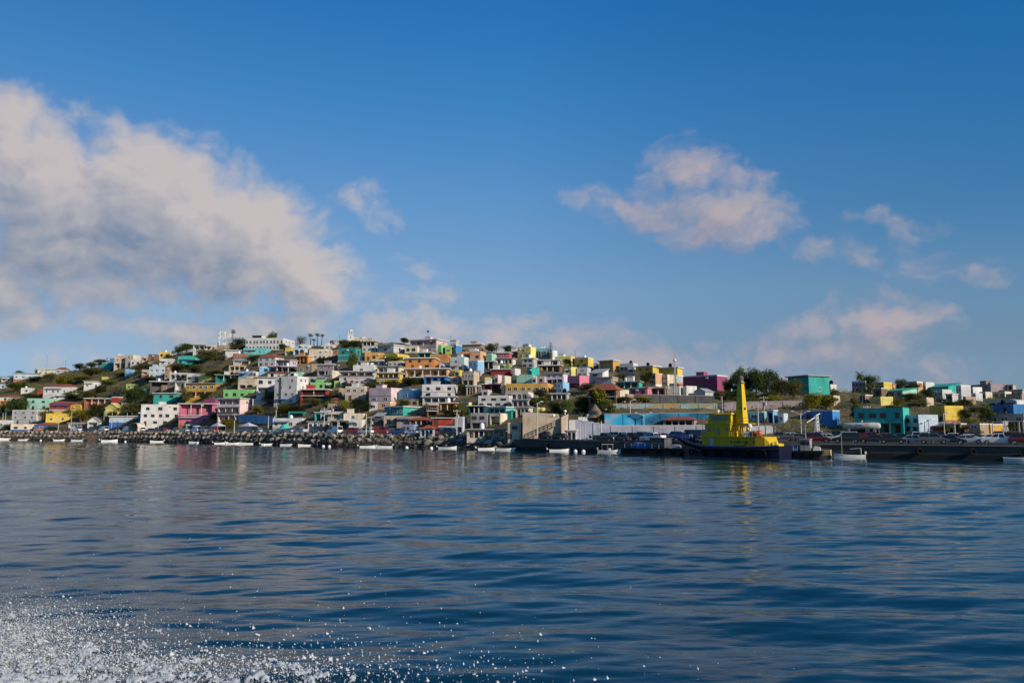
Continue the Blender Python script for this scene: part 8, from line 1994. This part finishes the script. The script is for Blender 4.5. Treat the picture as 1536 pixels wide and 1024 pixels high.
    MB().box(cx-1.5,cx-.5,-.06,.06,12.1,12.2).box(cx-1.5,cx-1.4,-.12,.12,12.0,12.35).box(cx-2.0,cx-.45,-.05,.05,11.2,11.28).box(cx-2.0,cx-1.9,-.15,.15,11.1,11.5).build('light_bracket', M_WHITE, o)
    MB().tube((cx-.05,-.60,10.2),(cx-.05,-.52,10.2),.12).tube((cx+.1,-.72,8.2),(cx+.1,-.62,8.2),.14).box(cx+.55,cx+.72,-.2,.2,7.9,8.3).build('tower_lamp', M_DARKSTEEL, o)
    plf = MB().box(cx-.9,cx+1.9,-1.0,1.0,5.5,5.62); plf.build('tower_platform', yel, o)
    rl = MB()
    for (xa, xb, y, z, h) in ((-4.8,-4.0,-2.2,3.48,.95), (1.2,7.5,-2.2,3.48,.9), (-4.1,1.2,-1.85,5.58,.0), (cx-.9,cx+1.9,-.97,5.62,.9)):
        if h <= 0: continue
        m_ = max(2, int((xb-xa)/.9))
        for k in range(m_+1): xx = xa+(xb-xa)*k/m_; rl.tube((xx,y,z),(xx,y,z+h),.03,.03,5)
        for q in (.5,1): rl.tube((xa,y,z+h*q),(xb,y,z+h*q),.025,.025,5)
    rl.build('railing', yel, o)
    rm = MB(); rm.tube((-1.6,0,7.42),(-1.6,0,9.7),.07,.04).tube((-2.4,0,8.6),(-.8,0,8.6),.035).tube((-2.1,0,9.2),(-1.1,0,9.2),.03).box(-2.2,-1.0,-.08,.08,8.0,8.14).tube((-2.9,-.8,7.42),(-2.9,-.8,9.1),.03).tube((-.3,.7,7.42),(.5,.7,8.9),.04); rm.build('radar_mast', M_STEEL, o)
    sl_ = MB().lathe([(.02,7.42),(.14,7.42),(.14,7.62),(.24,7.7),(.24,8.0),(.02,8.03)], 10, (-3.0,.6,0)); sl_.build('searchlight', M_WHITE, o)
    MB().tube((4.35,-.9,3.48),(4.35,-.9,4.9),.14).lathe([(.05,4.9),(.38,4.95),(.40,5.25),(.2,5.5),(.03,5.52)], 12, (4.35,-.9,0)).tube((3.9,-.6,3.48),(3.9,-.6,4.6),.2).build('ventilator', M_WHITE, o)
    MB().tube((3.2,-1.2,3.9),(4.2,-1.2,3.9),.28,.28,12).box(3.3,3.4,-1.45,-.95,3.48,3.9).box(4.0,4.1,-1.45,-.95,3.48,3.9).build('liferaft', M_WHITE, o)
    MB().ball((6.3,-1.2,4.0), .52, 12, 8).build('orange_float', simple('orange_float', (.62,.10,.04), .4), o)
    MB().lathe([(.02,3.48),(.3,3.48),(.3,4.35),(.02,4.36)], 12, (5.1,-.9,0)).build('red_drum', simple('red_drum', (.36,.02,.02), .4), o)
    MB().box(4.55,4.95,-1.3,-.9,3.48,4.3).box(5.5,5.9,-1.5,-1.1,3.48,4.1).build('blue_locker', rbl, o)
    MB().tube((6.7,0,3.3),(6.7,0,6.4),.12,.09).tube((6.7,0,6.2),(9.2,0,4.2),.08,.05).build('deck_crane', M_WOOD, o)
    wn = MB(); wn.tube((8.9,-.9,2.0),(8.9,.9,2.0),.42,.42,14).box(8.5,9.3,-1.05,-.9,1.3,2.4).box(8.5,9.3,.9,1.05,1.3,2.4); wn.build('winch', yel, o)
    tb = MB(); tb.tube((-8.2,-.5,2.3),(-8.2,-.5,3.5),.16).tube((-8.2,.5,2.3),(-8.2,.5,3.5),.16).tube((-8.2,-.8,3.1),(-8.2,.8,3.1),.12); tb.build('tow_bitt', blu, o)
    sp = MB(); sp.tube((-5.0,-1.2,3.4),(-5.05,-1.2,6.0),.05,.03); sp.tube((-5.3,-1.9,1.9),(-4.9,-1.9,3.3),.05); sp.build('jackstaff', M_POLE, o)
    MB().ball((9.6,-1.6,2.35), .36, 10, 8).ball((9.3,-2.1,2.3), .33, 10, 8).build('yellow_float', yel, o)
tugboat()

# ------------------------------------------------------------------ landmarks and small things
def church():
    x, y, z = PLACES['church']
    o = thing('church', 'white church tower with pale nave standing on the ridge', 'church', (x, y, z-.5), R(10), None, (.74, .74, .56))
    w = paint('white'); cr = paint('cream')
    MB().box(-1.9,1.9,-1.9,1.9,-1,6.6).build('tower', w, o); MB().box(-2.15,2.15,-2.15,2.15,6.6,6.95).build('cornice', M_TRIM, o)
    MB().box(-1.45,1.45,-1.45,1.45,6.95,9.6).build('belfry', w, o); MB().box(-1.65,1.65,-1.65,1.65,9.6,9.85).lathe([(1.3,9.85),(1.25,10.3),(.9,10.9),(.35,11.2),(.05,11.5)], 12).tube((0,0,11.4),(0,0,12.5),.06).tube((-.35,0,12.1),(.35,0,12.1),.05).build('cupola', w, o)
    for sx in (-.65, .65): MB().box(sx-.32,sx+.32,-1.49,-1.453,7.4,9.1).build('louvre', M_FRAME2, o)
    window(o, 0, -1.9, 4.2, .9, 1.6)
    MB().box(1.95,9.5,-1.6,6.5,-1,3.0).prism_x([(-1.9,3.0),(6.8,3.0),(2.45,5.0)], 1.95, 9.7).build('nave', cr, o)
    for k in range(3): window(o, 3.4+k*2.1, -1.6, 1.6, .8, 1.4)
    MB().lathe([(1.7,3.0),(1.65,4.2),(1.1,5.2),(.3,5.7),(.05,5.8)], 14, (7.4,.6,0)).build('dome', cr, o)
church()
def pergola():
    x, y, z = PLACES['pergola']
    o = thing('pergola', 'white open lattice frame on the square stone ridge tower', 'pergola', (x, y+2, z+3.9), R(30))
    f = MB()
    for sx in (-2.6, 0, 2.6):
        for sy in (0, 4): f.box(sx-.22,sx+.22,sy-.22,sy+.22,-3.0,4.3)
    f.build('post', M_TRIM, o)
    b = MB(); b.box(-2.9,2.9,-.14,.14,4.3,4.6).box(-2.9,2.9,3.86,4.14,4.3,4.6).box(-2.75,2.75,-.1,.1,1.9,2.1)
    b.build('beam', M_TRIM, o); sl_ = MB()
    for k in range(7): xx = -2.6+k*5.2/6; sl_.box(xx-.07,xx+.07,-.4,4.4,4.6,4.75)
    sl_.build('slat', M_TRIM, o); MB().tube((-2.5,-.05,.1),(-.1,-.05,4.2),.08).tube((2.5,-.05,.1),(.1,-.05,4.2),.08).build('brace', M_TRIM, o)
pergola()
def antenna():
    x, y, z = PLACES['antenna']; H = 13.6
    o = thing('antenna_tower', 'tall white radio mast with a crossbar rising above yellow houses', 'mast', (x, y, z), 0)
    m = MB(); r0, r1 = .5, .10
    for k in range(4):
        a = math.pi/4+k*math.pi/2; m.tube((r0*math.cos(a),r0*math.sin(a),0),(r1*math.cos(a),r1*math.sin(a),H*.8),.09,.07,6)
    for j in range(10):
        z0, z1 = H*.08*j, H*.08*(j+1); q0 = r0+(r1-r0)*j/10; q1 = r0+(r1-r0)*(j+1)/10
        for k in range(4):
            a, b = math.pi/4+k*math.pi/2, math.pi/4+(k+1)*math.pi/2
            m.tube((q0*math.cos(a),q0*math.sin(a),z0),(q1*math.cos(b),q1*math.sin(b),z1),.05,.05,5); m.tube((q1*math.cos(a),q1*math.sin(a),z1),(q1*math.cos(b),q1*math.sin(b),z1),.05,.05,5)
    m.build('lattice', M_POLE, o)
    MB().tube((0,0,H*.78),(0,0,H),.09,.04).build('spire', simple('mast_red', (.4,.2,.18), .5), o)
    MB().box(-1.9,1.9,-.06,.06,H*.685,H*.695).tube((-1.8,0,H*.69),(-1.8,0,H*.75),.04).tube((1.8,0,H*.69),(1.8,0,H*.75),.04).build('crossbar', M_POLE, o)
    MB().lathe([(.3,0),(.45,.1),(.45,.5),(.05,.55)], 10, (0,-.3,H*.72)).build('drum_antenna', M_WHITE, o)
antenna()
def palapa():
    x, y, z = PLACES['palapa']
    o = thing('thatched_hut', 'brown cone shaped thatched hut beside the blue painted wall', 'hut', (x, y, z), 0)
    th = MB().lathe([(2.7,2.0),(2.75,2.1),(1.7,3.4),(.7,4.6),(.15,5.3),(.02,5.4)], 18, m=0); th.build('thatched_roof', M_THATCH, o)
    for k in range(6): a = k*1.047; MB().tube((2.1*math.cos(a),2.1*math.sin(a),-1.5),(2.0*math.cos(a),2.0*math.sin(a),2.3),.12,.1).build('post', M_WOOD, o)
    MB().lathe([(1.6,-1),(1.6,.95),(1.75,1.0),(1.75,1.1),(.05,1.1)], 16).build('counter', M_WOOD, o)
palapa()
def parasol():
    x, y, z = PLACES['parasol']
    o = thing('parasol', 'teal domed parasol on the waterfront before the long white building', 'parasol', (x, y, z), 0)
    MB().lathe([(1.5,1.5),(1.55,1.6),(1.3,2.2),(.8,2.65),(.05,2.85),(.03,2.9)], 16).build('canopy', paint('turq'), o); MB().tube((0,0,-.3),(0,0,2.8),.05).build('pole', M_STEEL, o)
parasol()
def tent(key, label, w, h):
    x, y, z = PLACES[key]
    o = thing('tent', label, 'tent', (x, y, z), tang_at(x, y), 'white canopies on the waterfront')
    a = w/2
    MB().add([(-a,-1.6,h*.62),(a,-1.6,h*.62),(a,1.6,h*.62),(-a,1.6,h*.62),(0,0,h)], [(0,1,4),(1,2,4),(2,3,4),(3,0,4),(0,3,2,1)]).box(-a,a,-1.63,-1.6,h*.5,h*.62).build('canopy', M_TRIM, o)
    p = MB()
    for sx in (-1, 1):
        for sy in (-1.5, 1.5): p.tube((sx*(a-.1),sy,-.3),(sx*(a-.1),sy,h*.62),.05)
    p.build('frame', M_STEEL, o); MB().box(-a+.4,a-.4,-.5,.3,.7,.78).box(-a+.5,-a+.6,-.4,.2,0,.7).box(a-.6,a-.5,-.4,.2,0,.7).build('table', M_WOOD, o)
tent('tentA', 'white peaked canopy below the pale blue slanting wall', 7.5, 3.2)
tent('tentB', 'white peaked canopy below the pale pink house with loggias', 5.6, 3.4)
def arch():
    x, y, z = PLACES['arch']
    o = thing('shelter', 'cream arched open shelter with ochre back before white apartments', 'shelter', (x, y, z), tang_at(x, y))
    a = 4.2; pr = []
    m = MB()
    for k in range(10):
        t0, t1 = math.pi*k/10, math.pi*(k+1)/10
        p = lambda t, r_: (math.copysign(abs(math.cos(t))**.45, math.cos(t))*r_*a, 3.6*abs(math.sin(t))**.6*r_)
        (xa,za),(xb,zb),(xc,zc),(xd,zd) = p(t0,1),p(t1,1),p(t1,.93),p(t0,.93)
        m.hexa([(xd,0,zd),(xa,0,za),(xa,3,za),(xd,3,zd),(xc,0,zc),(xb,0,zb),(xb,3,zb),(xc,3,zc)])
    m.build('arch', paint('cream'), o); MB().box(-a*.8,a*.8,2.7,2.9,0,2.9).build('back_wall', paint('gold'), o)
    MB().box(-1.2,1.2,1.2,1.9,0,.9).build('counter', M_WOOD, o)
arch()
def gas_tank():
    x, y, z = PLACES['tank']
    o = thing('storage_tank', 'long pale grey cylindrical tank lying before the long teal house', 'tank', (x, y, z), tang_at(x, y))
    L_ = 3.3; t = MB(); pr = [(-L_-.5,.05),(-L_-.4,.45),(-L_,.72),(L_,.72),(L_+.4,.45),(L_+.5,.05)]
    vs = []; fs = []; n = 16
    for xx, r_ in pr:
        for i in range(n): a = 2*math.pi*i/n; vs.append((xx, r_*math.cos(a), 1.55+r_*math.sin(a)))
    for j in range(len(pr)-1):
        for i in range(n): fs.append((j*n+i, (j+1)*n+i, (j+1)*n+(i+1) % n, j*n+(i+1) % n))
    fs += [tuple(range(n)), tuple(range((len(pr)-1)*n+n-1, (len(pr)-1)*n-1, -1))]
    t.add(vs, fs); t.build('tank_body', paint('lgrey'), o, smooth=True)
    MB().box(-2.8,-2.3,-.75,.75,-.3,1.0).box(2.3,2.8,-.75,.75,-.3,1.0).build('saddle', M_CONC, o); MB().tube((0,0,2.4),(0,0,2.7),.3,.3,12).build('manhole', M_STEEL, o)
    l = MB()
    for k in range(8): l.box(.9,1.5,-.95,-.88,.3+k*.28,.36+k*.28)
    l.box(.86,.92,-.97,-.87,-.2,2.8).box(1.48,1.54,-.97,-.87,-.2,2.8); l.build('ladder', M_STEEL, o)
gas_tank()
def hoist():
    x, y, z = PLACES['hoist']
    o = thing('boat_hoist', 'small white lattice crane on the quay right of the tugboat', 'crane', (x, y, z), .3)
    m = MB()
    for sx in (-.35,.35):
        for sy in (-.35,.35): m.tube((sx,sy,-.2),(sx*.6,sy*.6,4.2),.07)
    for k in range(5): m.tube((-.34,-.34,.8*k),(.32,-.32,.8*k+.8),.05); m.tube((.34,-.34,.8*k),(-.32,-.32,.8*k+.8),.05)
    m.build('mast', M_WHITE, o); MB().tube((0,0,4.0),(-2.6,0,2.6),.12,.08).tube((0,0,4.2),(.9,0,4.6),.1).build('jib', M_WHITE, o); MB().tube((-2.55,0,2.6),(-2.55,0,1.0),.03).box(-2.65,-2.45,-.1,.1,.7,1.0).build('hook', M_DARKSTEEL, o)
hoist()
def workboat(key, name, label, L_, ang):
    x, y, z = PLACES[key]
    o = thing(name, label, 'boat', (x, y, 0), ang)
    hm = stained(name + '_hull', (.014,.014,.018), rough=.5); a = L_/2
    pr = [(-a,-.4),(a-1.0,-.4),(a,.9),(a,1.25),(-a,1.15)]
    MB().prism_y(pr, -1.9, 1.9).build('hull', hm, o)
    MB().box(-a,a,-2.0,-1.903,.75,.95).box(-a,a,1.903,2.0,.75,.95).build('rubbing_strake', M_BLACK, o)
    h = MB().box(-a*.15,a*.35,-1.2,1.2,1.2,3.0).box(-a*.18,a*.38,-1.35,1.35,3.0,3.12); h.build('cabin', paint('dgrey') if key == 'barge' else M_SLAB, o)
    for k in range(3): xx = -a*.05+k*a*.14; MB().box(xx-.35,xx+.35,-1.24,-1.203,2.1,2.7).build('window', M_GLASS, o)
    MB().hexa([(-a*.8,-1.3,1.17),(-a*.3,-1.3,1.17),(-a*.3,1.3,1.17),(-a*.8,1.3,1.17),(-a*.72,-.8,2.2),(-a*.4,-.9,1.9),(-a*.4,.9,1.9),(-a*.72,.8,2.2)]).build('tarpaulin', paint('royal'), o)
    MB().hexa([(a*.5,-1.2,1.22),(a*.85,-1.1,1.24),(a*.85,1.1,1.24),(a*.5,1.2,1.22),(a*.55,-.9,1.9),(a*.8,-.7,1.75),(a*.8,.7,1.75),(a*.55,.9,1.9)]).build('net_heap', M_SLAB, o)
    rl = MB()
    for k in range(9): xx = -a+.2+(2*a-.6)*k/8; rl.tube((xx,-1.8,1.2),(xx,-1.8,2.05),.03)
    rl.tube((-a+.2,-1.8,2.05),(a-.4,-1.8,2.05),.03).tube((-a+.2,-1.8,1.65),(a-.4,-1.8,1.65),.025); rl.build('railing', M_STEEL, o)
    MB().tube((a*.1,0,3.1),(a*.1,0,5.4),.06,.04).tube((a*.1-.7,0,4.7),(a*.1+.7,0,4.7),.03).build('mast', M_POLE, o)
    for k in range(4): MB().tube((-a*.8+k*a*.5,-2.12,.55),(-a*.8+k*a*.5,-2.01,.55),.38,.38,14).build('tyre_fender', M_BLACK, o)
workboat('barge', 'barge', 'low black workboat with blue tarpaulin moored left of the tugboat', 13.0, tang_at(*PLACES['barge'][:2]))
workboat('workboat', 'workboat', 'small dark workboat with grey cabin moored right of the tugboat', 6.0, tang_at(*PLACES['workboat'][:2]))
def crate():
    x, y, z = PLACES['box']
    o = thing('float_box', 'square tan floating block beside the quay, right of the tugboat', 'pontoon', (x, y, 0), tang_at(x, y))
    MB().box(-.8,.8,-.7,.7,.42,1.35).build('block', stained('tan_block', (.55,.40,.22)), o); MB().box(-.85,.85,-.75,.75,-.3,.42).build('base', M_WOOD, o); MB().tube((-.6,-.5,1.35),(-.6,-.5,1.55),.05).tube((.6,-.5,1.35),(.6,-.5,1.55),.05).tube((-.6,-.5,1.55),(.6,-.5,1.55),.04).build('grab_rail', M_DARKSTEEL, o)
crate()

# ------------------------------------------------------------------ spray and foam thrown up at the lower left
M_FOAM = simple('sea_foam', (.66,.68,.70), .6)
M_FOAM.node_tree.nodes['Principled BSDF'].inputs['Transmission Weight'].default_value = .2
def spray():
    r = np.random.default_rng(5)
    iv = np.array([(1,0,0),(-1,0,0),(0,1,0),(0,-1,0),(0,0,1),(0,0,-1)], float)
    if_ = np.array([(0,2,4),(2,1,4),(1,3,4),(3,0,4),(2,0,5),(1,2,5),(3,1,5),(0,3,5)])
    P = []; S = []
    def cloud(n, cx, cy, sx, sy, h, s0, s1, top=.035):
        x = r.normal(cx, sx, n); y = r.normal(cy, sy, n); z = np.abs(r.exponential(h, n)); P.append(np.stack([x, y, z], 1)); S.append(np.minimum(top, s0*np.exp(r.normal(0, s1, n))))
    # fine mist, then drops, then a few torn lumps
    cloud(34000, -11.4, 16.8, 1.5, 1.5, .16, .0052, .45)
    cloud(11000, -9.2, 15.5, 1.6, .7, .12, .0052, .45)
    cloud(4500, -6.2, 15.0, 1.8, .4, .09, .0052, .45)
    cloud(4500, -12.4, 18.4, 1.3, 1.4, .18, .005, .45)
    cloud(2600, -10.9, 16.6, 1.6, 1.4, .14, .011, .5)
    cloud(1800, -7.8, 15.5, 2.1, .7, .12, .011, .5)
    cloud(900, -4.4, 15.1, 2.4, .45, .12, .011, .55)
    cloud(500, -8.5, 17.2, 4.0, 1.5, .35, .010, .5)
    cloud(330, -4.0, 15.6, 3.2, .7, .28, .012, .45)
    cloud(70, -6.5, 15.9, 3.4, .7, .30, .018, .3)
    P = np.concatenate(P); S = np.concatenate(S); n = len(P)
    sc = S[:, None, None]*(1+.45*r.normal(size=(n, 6, 1)).clip(-1.2, 1.4))
    V = P[:, None, :] + iv[None]*sc*np.stack([r.uniform(.7, 1.5, n), r.uniform(.7, 1.2, n), r.uniform(.7, 1.5, n)], 1)[:, None, :]
    V[..., 2] += sea_height(P[:, 0], P[:, 1], np.full(n, .05))[:, None]
    Fc = (if_[None] + (np.arange(n)*6)[:, None, None]).reshape(-1, 3)
    me = bpy.data.meshes.new('spray'); me.vertices.add(n*6); me.vertices.foreach_set('co', V.reshape(-1).astype(np.float32))
    me.loops.add(Fc.size); me.loops.foreach_set('vertex_index', Fc.ravel().astype(np.int32)); me.polygons.add(len(Fc)); me.polygons.foreach_set('loop_start', (np.arange(len(Fc))*3).astype(np.int32))
    me.materials.append(M_FOAM); me.update(calc_edges=True); tag(link('spray', me), kind='stuff')
    # lacy foam lying on the water
    gx = np.arange(-17, 2.6, .035); gy = np.arange(13.2, 23.0, .035); X, Y = np.meshgrid(gx, gy)
    from mathutils import noise
    def fb(a, b, s): return np.array([noise.fractal(Vector((p*s, q*s*1.5, 3.3)), .6, 2.1, 5) for p, q in zip(a.ravel(), b.ravel())]).reshape(a.shape)
    step = 2; sm = fb(X[::step, ::step], Y[::step, ::step], 2.4); big = np.repeat(np.repeat(sm, step, 0), step, 1)[:X.shape[0], :X.shape[1]]
    big = (big + np.roll(big, 1, 0) + np.roll(big, 1, 1) + np.roll(np.roll(big, 1, 0), 1, 1))/4
    edge = np.interp(X, [-16, -13.5, -9.4, -5.0, .5], [22.5, 21.0, 17.5, 15.6, 14.0])      # the wedge of foam narrows towards the right
    core = np.clip((edge-Y)/np.interp(X, [-13, -5, 0], [2.6, 1.3, .8]), -1.6, 1.2)
    dens = big*1.5 + core*.85 - .42 + .25*r.normal(size=X.shape)
    Z = sea_height(X, Y, np.full(X.shape, .05)) + .012 + .10*np.clip(dens, 0, 1.2) + .02*r.random(X.shape)
    keep = dens > 0
    rr, cc = X.shape; idx = np.arange(rr*cc).reshape(rr, cc)
    q = np.stack([idx[:-1, :-1], idx[:-1, 1:], idx[1:, 1:], idx[1:, :-1]], -1); k = keep[:-1, :-1] & keep[1:, 1:] & keep[:-1, 1:] & keep[1:, :-1]
    q = q[k]; used, inv = np.unique(q, return_inverse=True); q = inv.reshape(-1, 4)
    V = np.stack([X.ravel(), Y.ravel(), Z.ravel()], 1)[used]
    me = bpy.data.meshes.new('foam'); me.vertices.add(len(V)); me.vertices.foreach_set('co', V.ravel().astype(np.float32))
    me.loops.add(q.size); me.loops.foreach_set('vertex_index', q.ravel().astype(np.int32)); me.polygons.add(len(q)); me.polygons.foreach_set('loop_start', (np.arange(len(q))*4).astype(np.int32))
    me.polygons.foreach_set('use_smooth', np.ones(len(q), bool)); fm = simple('lace_foam', (.62,.65,.68), .6); fm.node_tree.nodes['Principled BSDF'].inputs['Alpha'].default_value = .62
    me.materials.append(fm); me.update(calc_edges=True); tag(link('foam', me), kind='stuff')
spray()

scene.cycles.use_denoising = True
scene.cycles.max_bounces = 6; scene.cycles.diffuse_bounces = 3; scene.cycles.glossy_bounces = 3; scene.cycles.transmission_bounces = 2; scene.cycles.transparent_max_bounces = 4
scene.cycles.caustics_reflective = False; scene.cycles.caustics_refractive = False
